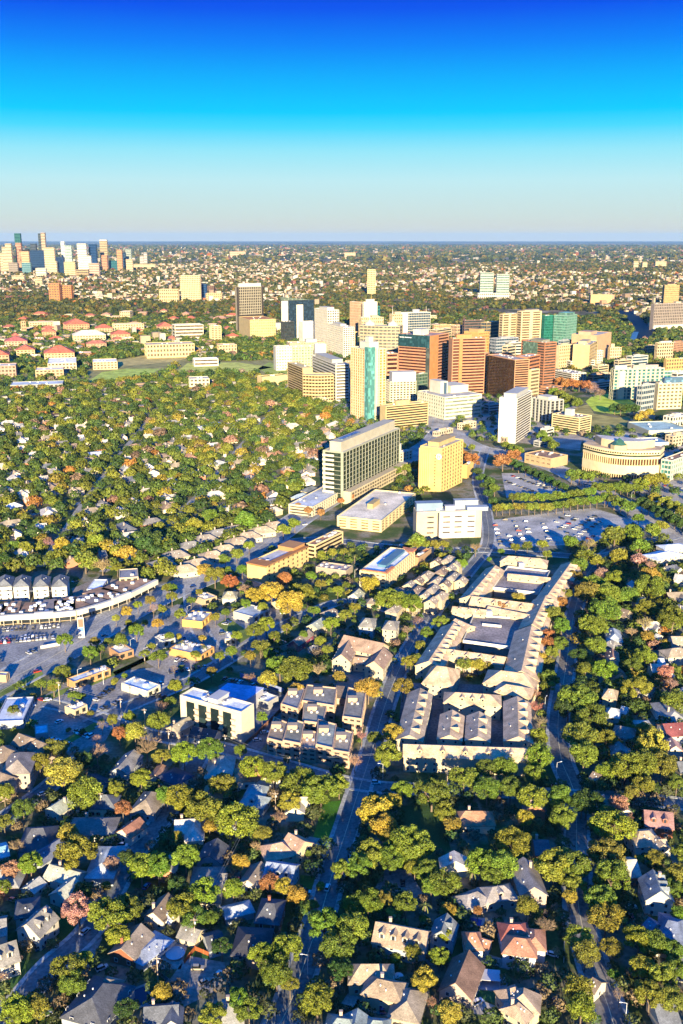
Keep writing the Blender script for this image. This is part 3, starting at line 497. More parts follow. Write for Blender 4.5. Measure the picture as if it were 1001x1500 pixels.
for i in range(K):
    p, q = Vector(L_[i]), Vector(L_[i+1])
    for t in (.2, .7): m0 = p+(q-p)*t; o9 = link('window', me, root, (.02, .018, .012), (m0.x, m0.y, H*.885)); o9.rotation_euler = (0, 0, math.atan2((q-p).y, (q-p).x))
part('roof', MB().prism(inset(L_, 1), H+.02, H+.3), 'flat_roof', root, (.45, .34, .22))
ins = inset(L_, 9); up = [p for i, p in enumerate(ins) if 3 <= i <= K-3]+[ins[-2], ins[-1]]
part('upper_storey', MB().prism(up, H+.31, H+8), 'masonry', root, (.74, .62, .40)); part('upper_roof', MB().prism(inset(up, .8), H+8.01, H+8.3), 'flat_roof', root, (.45, .42, .38))
q = Vector(L_[K//2])+nn*8; m_ = MB().tube((q.x, q.y, H+.3), (q.x, q.y, H+5), 9, 9, 8); part('skylight_drum', m_, 'masonry', root, (.7, .58, .36)); part('glass_pyramid', MB().tube((q.x, q.y, H+5.01), (q.x, q.y, H+12), 9, .4, 8), 'window_glass', root, (.08, .22, .16))
T('office_building', 'low brown roofed office with teal glass end beside the round building', bd, (982, 704, 676), (969, 672), (1040, 655), 4, (.66, .66, .56), (.08, .26, .24), 'G', 'g', .4, 4, roofc=BRNR, ext=(UN(5),))
T('garage_hall', 'low white canopied hall with blue glass roof behind the round building', bd, (945, 660, 650), (930, 652), (980, 650), 1, (.7, .68, .6), BLUEG, 'p', 'p', .8, 5, 30, roofc=(.12, .25, .38))
T('convention_hall', 'wide low hall with pale curved roofs behind the round building', bd, (950, 640, 632), (920, 634), (1010, 632), 1, (.62, .64, .5), BLUEG, 'p', 'p', .8, 6, 30, roofc=(.30, .42, .40))
# long office building by the boulevard
r_, fr = T('office_building', 'long glass fronted office slab with white mullions beside the boulevard', bd, (503, 737, 664), (473, 661), (586, 628), 11, (.44, .45, .36), (.04, .06, .042), 's', 'G', .11, 7.6, roofc=(.5, .47, .4), ext=(PH(.03, .97, .2, .75, 9, (.62, .58, .46)), ('glassbox', .1, .4, .35, .6, 10.5, (.2, .28, .4)), ('mast', .3, 0, .4, 0, 9, (.6, .6, .6))), lmk='the long glass office slab')
A, rz, w_, d_, H = fr; m_ = MB()
for k in range(11): m_.box(-.7, .2, d_*.45, d_+.01, k*H/11+.01, k*H/11+H/22)
part('end_banding', m_, 'masonry', r_, WHITE)
pod = MB(); pod.box(-2, w_+2, -9, -.9, 0, 12.5); part('base_arcade', pod, 'masonry', r_, (.72, .62, .42))
pm = MB()
for i in range(int(w_/6)):
    for z in (2, 5.6, 9): pm.box(i*6+1, i*6+5, -9.35, -8.9, z, z+2)
me = MB().box(0, 4, -.3, .2, 0, 2).mesh('base_window', 'window_glass')
for i in range(int(w_/6)):
    for z in (2, 5.6, 9): link('base_window', me, r_, (.14, .12, .09), (i*6+1, -9.02, z))
occ_poly([tuple(A+Vector((math.cos(rz), math.sin(rz)))*x+Vector((-math.sin(rz), math.cos(rz)))*y) for x, y in ((-4, -12), (w_+4, -12), (w_+4, 0), (-4, 0))], 3)
T('office_wing', 'low white wing with flat grey blue roof at the end of the office slab', bd, (458, 757, 744), (423, 737), (512, 714), 3, (.70, .64, .48), (.16, .14, .1), 'b', 'g', .55, 5, roofc=(.42, .45, .48), ext=(UN(4),), lmk='the low white wing')
T('office_wing', 'white stepped wing at the far end of the office slab', bd, (577, 680, 667), (570, 664), (604, 660), 3, (.68, .62, .5), (.2, .15, .12), 'g', 'g', .5, 5, 30, roofc=(.5, .5, .5), ext=(PH(.1, .5, .4, .9, 10), UN(3)))
# yellow hotel
r_, fr = T('hotel', 'yellow hotel tower with rounded ribs and a round pale emblem', 'tower', (646, 722, 658), (616, 650), (679, 645), 12, (.76, .58, .26), (.30, .22, .12), 'p', 'g', .5, 6.5, roofc=(.4, .36, .3), ext=(PH(.15, .9, .3, .8, 4, (.66, .5, .26)), UN(6)), lmk='the yellow hotel')
A, rz, w_, d_, H = fr
for k in range(6): part('rib', MB().tube((-.3, d_*(.55+.09*k), 0), (-.3, d_*(.55+.09*k), H-1-k*.01), 1.3, 1.3, 10), 'masonry', r_, (.76, .57, .26))
part('emblem', MB().tube((-.1, d_*.13, H-8), (-.6, d_*.13, H-8), 3.0, 3.0, 20), 'metal', r_, (.85, .80, .6)); part('emblem_mark', MB().box(-.8, -.55, d_*.13-1.6, d_*.13-.9, H-10, H-6).box(-.8, -.55, d_*.13+.9, d_*.13+1.6, H-10, H-6).box(-.8, -.55, d_*.13-.9, d_*.13+.9, H-8.3, H-7.6), 'metal', r_, (.45, .3, .1))
me = MB().box(-.25, .1, -.5, .5, 0, 1.4).mesh('window', 'window_glass')
for k in range(11): link('window', me, r_, (.05, .04, .03), (0, d_*.30, 6+k*(H-14)/10))
T('hotel_annex', 'low yellow annex with flat roof behind the yellow hotel', bd, (684, 701, 683), (678, 682), (694, 678), 2, (.72, .52, .22), DG, 'p', 'p', .7, 5, roofc=TAN)
# garage and white hospital
T('parking_garage', 'broad yellow garage with a bare flat deck and small roof hut', 'parking garage', (559, 780, 764), (494, 752), (609, 724), 4, (.78, .66, .40), (.28, .20, .10), 'g', 'g', .62, 10, roofc=(.66, .58, .44), ext=(PH(.35, .55, .5, .62, 4, (.6, .48, .26)), UN(2)), lmk='the broad yellow garage')
T('hospital_building', 'white and beige hospital block with blue rooftop plant sheds', 'hospital', (610, 790, 752), (606, 750), (706, 752), 5, (.66, .56, .42), (.12, .09, .08), 'p', 'p', .6, 8, 42, roofc=(.42, .42, .42), ext=(PH(.02, .42, .45, 1, 6, (.30, .40, .52)), PH(.62, .98, .6, 1.05, 7, (.45, .5, .55)), PH(.45, .6, .2, .5, 4, (.6, .6, .6)), ('panel', .32, .34, 0, 0, 0, (.1, .1, .12)), ('panel', .345, .9, 0, 0, -.5, (.70, .66, .60)), PH(.78, 1.1, .05, .5, 3, (.45, .52, .62)), UN(6)), lmk='the white and beige hospital')
o_ = [o for o in bpy.data.objects if o.get('label', '').startswith('white and beige')][0]; A, rz, w_, d_, H = frame3((610, 790, 752), (606, 750), (706, 752), 42)
me = MB().box(0, 3.4, -1.3, -1.0, 0, 1.1).mesh('window', 'window_glass')
for zz in (.22, .42, .62, .82):
    for xx in (.16, .2, .40, .45, .58, .63, .78, .83): link('window', me, o_, (.07, .06, .06), (xx*w_, 0, zz*H))
for i, (nm, n_, l_, r2, fl, w_, g_, tp, dp, rf) in enumerate([
    ('low peach roofed block behind the brick tower with the glass crown', (636, 489, 477), (634, 475), (668, 476), 3, (.62, .42, .25), (.3, .2, .1), 'g', 24, (.5, .32, .2)), ('small peach annex between the glass fronted block and gold brick building', (668, 492, 478), (667, 477), (682, 477), 3, (.6, .44, .3), DG, 'g', 20, (.5, .4, .3)),
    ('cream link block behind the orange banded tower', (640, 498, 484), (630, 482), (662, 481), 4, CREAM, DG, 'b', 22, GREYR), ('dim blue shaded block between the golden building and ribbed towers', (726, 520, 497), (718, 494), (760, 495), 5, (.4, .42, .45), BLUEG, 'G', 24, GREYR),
    ('white low block at the foot of the ribbed cream towers', (745, 520, 503), (738, 501), (766, 502), 4, WHITE, DG, 'b', 20, GREYR), ('low white clinic in front of the dark bronze tower', (716, 606, 594), (709, 590), (735, 592), 3, (.55, .56, .56), DG, 'b', 20, GREYR), ('pale flat clinic beside the junction trees', (676, 630, 622), (670, 617), (698, 618), 2, (.66, .58, .44), DG, 'g', 22, (.5, .42, .32)),
    ('tan annex behind the ribbed white garage', (826, 535, 522), (818, 520), (850, 521), 3, TAN, DG, 'g', 22, TAN), ('low cream block on the near side of the peach block', (876, 548, 537), (868, 534), (892, 535), 3, CREAM, DG, 'b', 22, GREYR), ('brick podium at the foot of the green topped brick tower', (800, 582, 571), (778, 566), (824, 566), 3, (.5, .28, .17), DG, 'b', 26, BRNR),
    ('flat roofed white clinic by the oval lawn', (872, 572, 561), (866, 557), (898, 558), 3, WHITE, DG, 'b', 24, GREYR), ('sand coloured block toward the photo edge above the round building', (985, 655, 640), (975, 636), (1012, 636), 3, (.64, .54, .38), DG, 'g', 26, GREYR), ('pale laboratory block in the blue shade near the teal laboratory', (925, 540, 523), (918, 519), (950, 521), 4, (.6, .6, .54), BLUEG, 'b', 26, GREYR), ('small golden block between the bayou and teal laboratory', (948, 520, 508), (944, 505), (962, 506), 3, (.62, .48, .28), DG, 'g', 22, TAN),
    ('long white block behind the ribbed white garage', (836, 540, 530), (830, 527), (872, 528), 3, WHITE, DG, 'b', 24, GREYR), ('low pink roofed range by the peach block', (856, 505, 494), (850, 492), (880, 493), 3, (.6, .42, .34), DG, 'g', 22, (.5, .32, .24)), ('cream podium in front of the mustard tower', (462, 594, 586), (456, 583), (482, 584), 2, CREAM, DG, 'g', 20, GREYR), ('white clinic between the grey ribbed tower and banded office', (800, 640, 630), (792, 627), (812, 627), 2, WHITE, DG, 'b', 18, GREYR),
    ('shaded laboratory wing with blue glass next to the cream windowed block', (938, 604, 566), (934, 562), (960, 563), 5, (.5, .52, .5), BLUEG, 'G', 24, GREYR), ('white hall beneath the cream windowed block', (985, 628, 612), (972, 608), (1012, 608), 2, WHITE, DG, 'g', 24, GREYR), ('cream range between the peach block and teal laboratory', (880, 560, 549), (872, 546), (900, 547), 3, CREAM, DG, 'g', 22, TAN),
    ('brick and cream mid rise between the garage and the teal laboratory', (868, 566, 550), (862, 547), (886, 548), 4, (.54, .36, .24), DG, 'b', 22, GREYR), ('white mid rise just beyond the ribbed garage', (862, 534, 516), (856, 513), (884, 514), 5, WHITE, DG, 'g', 20, GREYR), ('beige mid rise among trees toward the bayou bridge', (905, 545, 529), (900, 526), (926, 527), 4, (.6, .5, .36), DG, 'b', 20, TAN), ('red brick block at the photo edge beyond the golden low block', (984, 520, 503), (978, 500), (1010, 500), 5, (.5, .3, .2), DG, 'g', 22, BRNR), ('grey glass mid rise squeezed behind the green topped brick tower', (824, 528, 500), (818, 497), (838, 498), 6, (.42, .46, .46), BLUEG, 'G', 18, GREYR), ('cream narrow mid rise behind the dark bronze tower', (742, 540, 508), (736, 505), (756, 506), 7, (.66, .56, .40), DG, 'b', 20, GREYR), ('pale grey car deck under the grey ribbed office tower', (790, 655, 648), (782, 644), (806, 645), 2, (.5, .5, .48), DG, 'b', 18, GREYR), ('white mid rise at the photo edge behind the cream windowed block', (990, 575, 548), (984, 545), (1012, 546), 5, WHITE, DG, 'b', 22, GREYR),
    ('low tan court block between the white twin towers and the condominium', (506, 548, 532), (500, 528), (520, 529), 4, (.66, .54, .34), DG, 'g', 22, GREYR), ('pale low wing in front of the two domed building', (560, 548, 533), (545, 529), (584, 531), 4, (.66, .6, .44), DG, 'b', 24, GREYR), ('grey block peeping between condominium tower and cream block', (572, 560, 541), (566, 538), (590, 539), 4, (.5, .48, .42), DG, 'g', 22, GREYR),
    ('cream slab at the back beside the yellow mast tower', (556, 500, 483), (552, 481), (574, 481), 4, CREAM, DG, 'g', 24, GREYR), ('low white block among the roofs by the mustard tower', (436, 536, 524), (430, 521), (452, 521), 3, WHITE, DG, 'g', 22, GREYR), ('long low cream range at the park edge', (600, 470, 463), (592, 462), (640, 461), 2, CREAM, DG, 'g', 24, TAN),
    ('pale terrace of shops under the striped yellow block', (640, 640, 634), (634, 630), (664, 628), 1, (.6, .52, .4), DG, 'g', 18, TAN), ('brick roofed low store by the boulevard trees', (742, 650, 642), (735, 638), (752, 637), 1, (.5, .4, .3), DG, 'g', 18, TAN), ('grey parking slab behind the terraced white hospital', (690, 578, 566), (670, 562), (712, 561), 3, (.5, .48, .44), DG, 'b', 26, GREYR)]):
    T('infill_block', nm, bd, n_, l_, r2, fl, w_, g_, tp, tp, .5, 5, dp, roofc=rf, ext=(UN(4), PH(.3, .6, .3, .7, 3, w_)))
# --- middle distance blocks nearer the camera
r_, fr = T('apartment_building', 'cream flat block with terracotta roof edging and square windows', bd, (391, 855, 832), (362, 823), (452, 803), 5, (.78, .60, .30), (.16, .11, .06), 'p', 'p', .6, 6, roofc=(.45, .45, .45), ext=(PH(-.01, .2, 0, 1, .8, (.55, .28, .12)), PH(.2, 1, 0, .25, .8, (.55, .28, .12)), PH(.72, 1, .2, 1, 3, (.6, .34, .16)), UN(4)), lmk='the cream block with terracotta edging')
A, rz, w_, d_, H = fr; me = MB().box(0, 1.6, -.3, .1, 0, 1.5).mesh('window', 'window_glass')
for zz in range(4):
    for k in range(9): link('window', me, r_, (.10, .07, .05), ((k+.4)/9*w_, 0, 2+zz*3.3))
T('parking_garage', 'cream garage with brown rusty roof deck and dark openings', 'parking garage', (462, 818, 800), (449, 799), (503, 780), 3, (.74, .60, .36), (.05, .04, .03), 'b', 'b', .5, 8, 34, roofc=(.30, .15, .09), ext=(UN(9),), lmk='the garage with the rusty roof')
T('office_building', 'low flat office with cluttered roof behind palm trunks', bd, (507, 846, 838), (463, 832), (517, 825), 1, (.5, .42, .34), DG, 'p', 'p', .7, 5, roofc=(.40, .32, .28), ext=(UN(6),), lmk='the low cluttered office')
r_, fr = T('apartment_building', 'four storey cream block with white roof and red tile rim', bd, (565, 865, 843), (527, 835), (608, 808), 4, (.76, .64, .42), (.2, .15, .12), 'g', 'g', .6, 4.5, roofc=(.72, .74, .76), ext=(PH(.25, .9, .3, .6, 1.5, (.15, .3, .42)), UN(4)), lmk='the red rimmed white roofed block')
A, rz, w_, d_, H = fr; m_ = MB()
for q in ([(-1, -1), (w_*.25, -1), (w_*.25, 1.5), (1.5, 1.5)], [(-1, -1), (1.5, 1.5), (1.5, d_*.9), (-1, d_*.9)], [(w_*.85, -1), (w_+1, -1), (w_+1, d_*.5), (w_*.85, 1.5)]): m_.prism(q, H+1.21, H+2.4)
part('tile_rim', m_, 'shingle', r_, (.52, .17, .06))
for i, (near, left, right) in enumerate([((613, 829, 819), (605, 815), (632, 806)), ((590, 812, 803), (582, 803), (600, 797))]):
    T('tiled_shop', ['orange tiled low block behind the red rimmed apartments', 'small orange roof hut behind the red rimmed apartments'][i], bd, near, left, right, 1, (.5, .35, .22), DG, 'p', 'p', .7, 4, 12, roofc=(.55, .18, .06))
# modern white block, foreground
r_, fr = T('modern_building', 'white modern block with deep glazed bays and blue tinted flat roof', bd, (355, 1088, 1046), (264, 1021), (372, 1033), 1, (.76, .68, .54), (.05, .07, .08), 'p', 'p', .9, 8, roofc=(.55, .60, .68), ext=(PH(.1, 1, .4, .55, 3, (.6, .62, .66)), UN(7)), lmk='the white modern block')
A, rz, w_, d_, H = fr
for k in range(4):
    y0 = d_*(.16+k*.2); part('glazed_bay', MB().box(-.4, .2, y0, y0+d_*.13, .6, H-1.2), 'window_glass', r_, (.025, .045, .05))
me = MB().box(-1.6, -.15, 0, d_*.06, 0, .9).mesh('balcony', 'masonry')
for k in range(4):
    for z in range(4): link('balcony', me, r_, (.55, .42, .3), (0, d_*(.09+k*.2), 1.5+z*(H-3)/4))
A2 = P2(342, 1040); m_ = thing('garage_hall', 'blue violet flat roofed hall behind the white modern block', bd, (A2.x, A2.y, 0)); part('wall', MB().prism([(-14, -6), (6, -10), (16, 8), (-4, 14)], 0, 9), 'masonry', m_, (.5, .5, .55)); part('roof', MB().prism([(-14.3, -6.3), (6.3, -10.3), (16.3, 8.3), (-4.3, 14.3)], 9.01, 9.5), 'flat_roof', m_, (.30, .36, .60)); occ_poly([(A2.x+x, A2.y+y) for x, y in [(-14, -6), (6, -10), (16, 8), (-4, 14)]], 2)
T('parking_shed', 'long low carport with white roof beside the modern block', bd, (393, 1041, 1035), (366, 1022), (408, 1030), 1, (.5, .5, .5), DG, 'p', 'p', .6, 5, roofc=(.6, .64, .7), lmk='the white carport')
# small stores along the boulevard
def store(label, near, left, right, wall, roofc, k=3, dp=16, lmk=None, fL='p', nm='shop'):
    T(nm, label, 'shop', near, left, right, 1, wall, (.05, .06, .07), fL, 'g', .35, 5, dp, roofc=roofc, ext=(UN(k),), lmk=lmk, par=.8)
store('pale blue roofed shop with orange trim and yellow awning', (109, 1010, 1002), (98, 997), (162, 981), (.62, .40, .20), (.52, .60, .68), 4, 14, 'the orange trimmed shop')
store('white drive in shop with a wide flat blue roof', (217, 1024, 1016), (178, 1002), (235, 1008), (.74, .7, .58), (.50, .62, .74), 2, 14, 'the white drive in shop')
store('little white kiosk shop with cluttered square roof', (240, 951, 941), (227, 934), (257, 936), (.62, .62, .60), (.5, .45, .38), 5, 12, 'the little white kiosk')
store('orange tiled restaurant with white plant crowded on its roof', (295, 970, 962), (248, 951), (314, 955), (.68, .42, .18), (.42, .40, .38), 12, 16, 'the orange restaurant')
store('yellow restaurant with terracotta parapet and blue grey roof', (297, 921, 912), (267, 909), (311, 909), (.74, .50, .18), (.30, .34, .38), 6, 14, 'the yellow restaurant')
store('blue grey flat roofed shop with white awning', (372, 915, 905), (342, 897), (395, 897), (.55, .55, .52), (.35, .40, .44), 2, 18, 'the blue grey roofed shop')
store('low blue white office partly shaded behind the near car park', (35, 1067, 1060), (-8, 1062), (50, 1055), (.5, .52, .55), (.45, .5, .58), 3, 22, 'the blue white office')
store('flat topped salon with long white canopy in the near car park', (72, 1085, 1078), (52, 1078), (82, 1072), (.5, .5, .5), (.42, .47, .55), 0, 10)
store('grey roofed hall behind the curved strip mall', (176, 862, 848), (163, 843), (203, 846), (.66, .55, .4), (.22, .22, .24), 1, 20, 'the grey hall')
store('white long shed roof beside the strip mall parking', (148, 872, 866), (147, 865), (158, 850), (.6, .62, .66), (.6, .66, .74), 0, 10)
store('low tan office with a pale roof at the shaded crossing', (300, 888, 880), (285, 874), (318, 876), (.62, .5, .34), (.5, .46, .4), 3, 14)
store('small white roofed drive through across from the yellow restaurant', (330, 946, 939), (320, 935), (346, 937), (.66, .6, .5), (.6, .62, .64), 3, 12)
store('long brick shop with a light roof below the boulevard bend', (175, 968, 960), (160, 950), (196, 956), (.5, .32, .2), (.52, .5, .46), 4, 12)
store('cream corner store at the near car park entrance', (110, 1052, 1045), (95, 1036), (128, 1042), (.66, .56, .4), (.5, .5, .52), 3, 12)
store('brown petrol canopy at the crossing edge', (10, 1000, 992), (-5, 990), (14, 985), (.5, .4, .3), (.5, .55, .6), 0, 12)
# curved strip mall: one thing, a chain of shop fronts
fr_ = [(-40, 917), (0, 916), (27, 914), (52, 913), (80, 911), (112, 908), (140, 900), (165, 892), (190, 882), (229, 862)]
pts = [P2(*q) for q in fr_]; root = thing('strip_mall', 'long curved white strip mall with brown gravel roofs along the boulevard', 'shops', (pts[4].x, pts[4].y, 0)); o_ = pts[4]
for i in range(len(pts)-1):
    a, b = pts[i]-o_, pts[i+1]-o_; e = (b-a).normalized(); nn = Vector((-e.y, e.x)); dp = 26+(4 if i % 2 else 0); g_ = .0
    a2, b2 = a, b
    part('wall', MB().prism([tuple(a2), tuple(b2), tuple(b2+nn*dp), tuple(a2+nn*dp)], 0, 5.5), 'masonry', root, (.5, .4, .3))
    part('roof', MB().prism([tuple(a2+nn*.6), tuple(b2+nn*.6), tuple(b2+nn*(dp-.5)), tuple(a2+nn*(dp-.5))], 5.52, 5.8), 'flat_roof', root, (.30, .19, .12) if i % 3 else (.2, .17, .16))
    part('facade_band', MB().prism([tuple(a2-nn*2.2), tuple(b2-nn*2.2), tuple(b2+nn*.5), tuple(a2+nn*.5)], 3.6, 7.2+(.8 if i in (3, 7) else 0)), 'masonry', root, (.80, .76, .66))
    part('shop_window', MB().prism([tuple(a2-nn*.12+e*.8), tuple(b2-nn*.12-e*.8), tuple(b2+nn*.2-e*.8), tuple(a2+nn*.2+e*.8)], .5, 3.2), 'window_glass', root, (.04, .05, .06))
    m_ = MB(); L = (b2-a2).length; kk = max(2, int(L/7))
    for j in range(kk): q = a2+e*L*(j+.5)/kk-nn*1.8; m_.tube((q.x, q.y, 0), (q.x, q.y, 3.58), .22, .22, 8)
    part('column', m_, 'masonry', root, (.75, .7, .6))
    me = MB().box(-1.2, 1.2, -.8, .8, 0, 1.4).mesh('roof_unit', 'metal'); rr = random.Random(i)
    for j in range(5 if i != 4 else 14):
        q = a2+e*L*rr.uniform(.1, .9)+nn*rr.uniform(3, dp-4); link('roof_unit', me, root, (.62, .64, .66), (q.x, q.y, 5.82))
    occ_poly([tuple(a2+o_-nn*4), tuple(b2+o_-nn*4), tuple(b2+o_+nn*dp), tuple(a2+o_+nn*dp)], 2)
lm(110, 905, 'the curved strip mall')
# sign pylon of the mall
q = P2(120, 934); root = thing('sign_pylon', 'tall white sign pylon in front of the strip mall', 'sign', (q.x, q.y, 0), .2); part('pylon', MB().box(-2, 2, -.5, .5, 0, 14), 'masonry', root, (.8, .78, .74)); part('sign_panel', MB().box(-1.6, 1.6, -.65, -.52, 7.5, 13), 'metal', root, (.55, .12, .08)); part('sign_panel', MB().box(-1.6, 1.6, -.65, -.52, 4.5, 7), 'metal', root, (.1, .2, .5))
q = P2(74, 948); root = thing('low_wall', 'low white curved wall at the strip mall car park entrance', 'wall', (q.x, q.y, 0), .5); part('panel', MB().box(-6, 6, -.3, .3, 0, 2), 'masonry', root, (.8, .76, .7)); part('coping', MB().box(-6.1, 6.1, -.4, .4, 2.01, 2.2), 'masonry', root, (.7, .66, .6))
# ------------------------------------------------------------ far buildings, each its own thing
def FB(label, x0, x1, yb, yt, wall, n=6, style='g', depth=None, roofc=GREYR, skew=1.5, glass=(.2, .16, .12), name='high_rise', cat='tower', lmk=None, red=False, ps=8, ext=()):
    xm = x0+(x1-x0)*.0
    r = T(name, label, cat, (xm, yb, yt), (xm, yt), (x1, yt-(.15*skew)), n, wall, glass, 'p' if style == 'p' else style, style, .5, ps, depth, roofc=roofc, par=1.0, ext=ext, lmk=lmk)
    return r
ORG = (.62, .38, .20); NAVY = (.02, .05, .12)
FB('cream stepped tower at the photo edge of the far skyline, tallest step', 11, 19.5, 400, 357, CREAM, 10); FB('cream middle step of the stepped skyline tower', 6, 11, 400, 362, CREAM, 9); FB('cream lowest step of the stepped skyline tower at the photo edge', 2, 6, 400, 371, CREAM, 8)
FB('tall dark teal cylinder like tower standing above the skyline', 25.5, 34, 398, 342, (.05, .16, .16), 12, 'G', glass=(.03, .12, .12)); FB('pink stone tower before the dark teal tower in the skyline', 26, 34, 399, 356, (.55, .30, .22), 10)
FB('peach tower with dark cap in the skyline', 31, 44.5, 399, 368, (.68, .50, .30), 9, ext=(PH(0, 1, 0, 1, 12, DARKW),)); FB('short grey block at the foot of the stepped skyline tower', 13.5, 27, 400.5, 385, (.34, .30, .26), 5)
FB('short teal block at the foot of the peach skyline tower', 33, 46, 401, 385, (.2, .33, .36), 5, 'G', glass=(.10, .22, .26)); FB('broad navy glass slab in the middle of the skyline', 46, 68, 399.5, 367, (.03, .07, .16), 10, 'G', glass=NAVY)
FB('dark hollow topped tower peeping above the navy slab', 47.5, 55.5, 398, 357, (.10, .12, .16), 10, 'G', glass=(.06, .08, .11)); FB('reddish tower with flat top behind the navy slab', 49, 61, 398.5, 368, (.42, .18, .12), 8)
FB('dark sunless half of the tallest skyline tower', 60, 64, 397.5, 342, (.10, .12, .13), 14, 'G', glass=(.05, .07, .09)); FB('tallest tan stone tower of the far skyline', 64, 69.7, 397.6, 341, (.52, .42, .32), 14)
FB('broad cream tower right of the navy slab', 67, 82, 400, 363, (.74, .60, .40), 11); FB('lower cream block attached to the broad cream tower', 74, 84, 401.5, 383, (.72, .62, .42), 5)
FB('slender pale glass tower with a sharp slanting top', 92, 97, 398, 354, (.7, .75, .70), 10, 'G', glass=(.5, .58, .55)); FB('pale green glass tower with curved roof beside the slanting one', 97, 107, 398, 360, (.45, .55, .50), 9, 'G', glass=(.35, .45, .42))
FB('deep blue block between cream towers of the skyline', 83.5, 95, 401, 377, NAVY, 6, 'G', glass=NAVY); FB('squat cream tower block in front of the pale glass towers', 95, 111, 403, 384, (.74, .58, .34), 6)
FB('low tan parking block at the foot of the skyline', 112, 130, 405.5, 395, TAN, 3, 'b'); FB('bright white tower with flat top in the skyline', 115.5, 128.5, 398, 357, (.82, .78, .70), 11); FB('white lower shoulder of the bright white skyline tower', 118, 134.5, 400, 375, (.82, .78, .7), 8)
FB('navy glass tower next to the bright white tower', 132.5, 143, 397, 358, (.03, .08, .20), 10, 'G', glass=(.015, .05, .14)); FB('tan tower with white cap and dark recess', 148.5, 159, 395, 353, (.50, .42, .28), 12, 'v', ext=(PH(0, 1, 0, 1, 8, WHITE),))
FB('orange stone base tower below the white capped tower', 150, 158, 397, 374, (.60, .32, .2), 6); FB('dark teal low block between two orange towers', 160.5, 173, 396, 382, (.05, .17, .2), 4, 'G', glass=(.03, .13, .16)); FB('orange brick slender tower in the skyline', 172.6, 180, 396, 366, (.62, .34, .18), 8)
FB('dark rounded block behind the slender orange tower', 180.5, 185, 394, 370, (.05, .10, .16), 6, 'G', glass=NAVY); FB('grey green glass tower framed in pale stone', 185, 193.5, 393, 365, (.38, .42, .38), 8, 'G', glass=(.25, .3, .28)); FB('cream low tower before the grey green glass tower', 185.5, 195, 397, 380, CREAM, 5)
FB('pale grey small tower near the skyline end', 205.5, 211, 388, 375, (.55, .53, .5), 4); FB('taller pale grey small tower at the skyline end', 211.5, 216, 388, 370, (.55, .53, .5), 5); FB('pink grey apartment tower before the white skyline tower', 131, 146, 404, 386, (.62, .46, .38), 5)
FB('cream low hotel beyond the skyline end', 196, 228, 394, 387, CREAM, 2); FB('white cube building below the navy slab', 53, 68, 404, 393, WHITE, 3); FB('cream chapel like block below the skyline', 52, 62, 417, 407, CREAM, 3, 'v'); FB('cream pair of low blocks below the skyline edge', 18, 36, 412, 404, CREAM, 2)
for i, (a_, b_) in enumerate([(73, 88), (88, 105.5)]): FB(['rust orange apartment slab below the skyline, closer to the photo edge', 'rust orange apartment slab below the skyline, farther from the photo edge'][i], a_, b_, 441-i, 415.5+i*3, (.58, .27, .12), 7, 'v', ps=10, lmk='the rust orange slabs' if i else None, name='apartment_building', cat='building')
FB('tall cream apartment slab with dotted windows', 265, 294.5, 441, 404, (.70, .58, .36), 12, 'g', ps=7, name='apartment_building', lmk='the dotted cream slab'); FB('blue glass narrow block touching the dotted cream slab', 295, 303, 438, 417, (.03, .10, .25), 6, 'G', glass=NAVY, name='office_block'); FB('dark brown block right behind the dotted cream slab', 303.5, 314, 429, 419, (.16, .09, .07), 3, name='office_block')
FB('tan low hospital beside the dotted cream slab', 302, 325, 440, 430, (.68, .5, .28), 3, name='office_block'); FB('cream low block on the near side of the dotted slab', 234, 262, 443, 424, (.72, .56, .32), 4, name='office_block'); FB('cream ribbed tower standing alone in the middle of the park', 538.5, 550, 433, 395, (.74, .62, .36), 12, 'v', ps=7, name='apartment_tower', lmk='the lone cream tower')
FB('green glass apartment tower, first of the white framed pair', 703, 722.5, 433, 400, (.6, .62, .54), 9, 'G', glass=(.12, .22, .20), name='apartment_tower', lmk='the white framed green pair'); FB('green glass apartment tower, second of the white framed pair', 727, 745.5, 434, 402, (.6, .62, .54), 9, 'G', glass=(.12, .22, .20), name='apartment_tower'); FB('white podium under the green glass apartment pair', 700, 748, 439, 430, WHITE, 2, name='podium_building', cat='building')
FB('peach cube building with dark doorway beyond the park', 865, 895, 446, 432, (.66, .46, .24), 2, 'p', name='hall', cat='building', roofc=(.4, .3, .18), lmk='the peach cube hall'); FB('cream block far out on the plain, first of three', 928, 935, 394, 383, CREAM, 3, name='far_block', cat='building'); FB('cream block far out on the plain, middle of three', 941, 948, 394, 384, CREAM, 3, name='far_block', cat='building'); FB('cream long block far out on the plain, last of three', 960, 976, 392, 383, CREAM, 3, name='far_block', cat='building')
FB('small cream tower far off near the horizon', 505, 521, 379, 370, CREAM, 3, name='far_block', cat='building'); FB('cream twin block far off above the dotted slab', 337, 360, 376, 368.5, (.7, .5, .34), 3, name='far_block', cat='building')
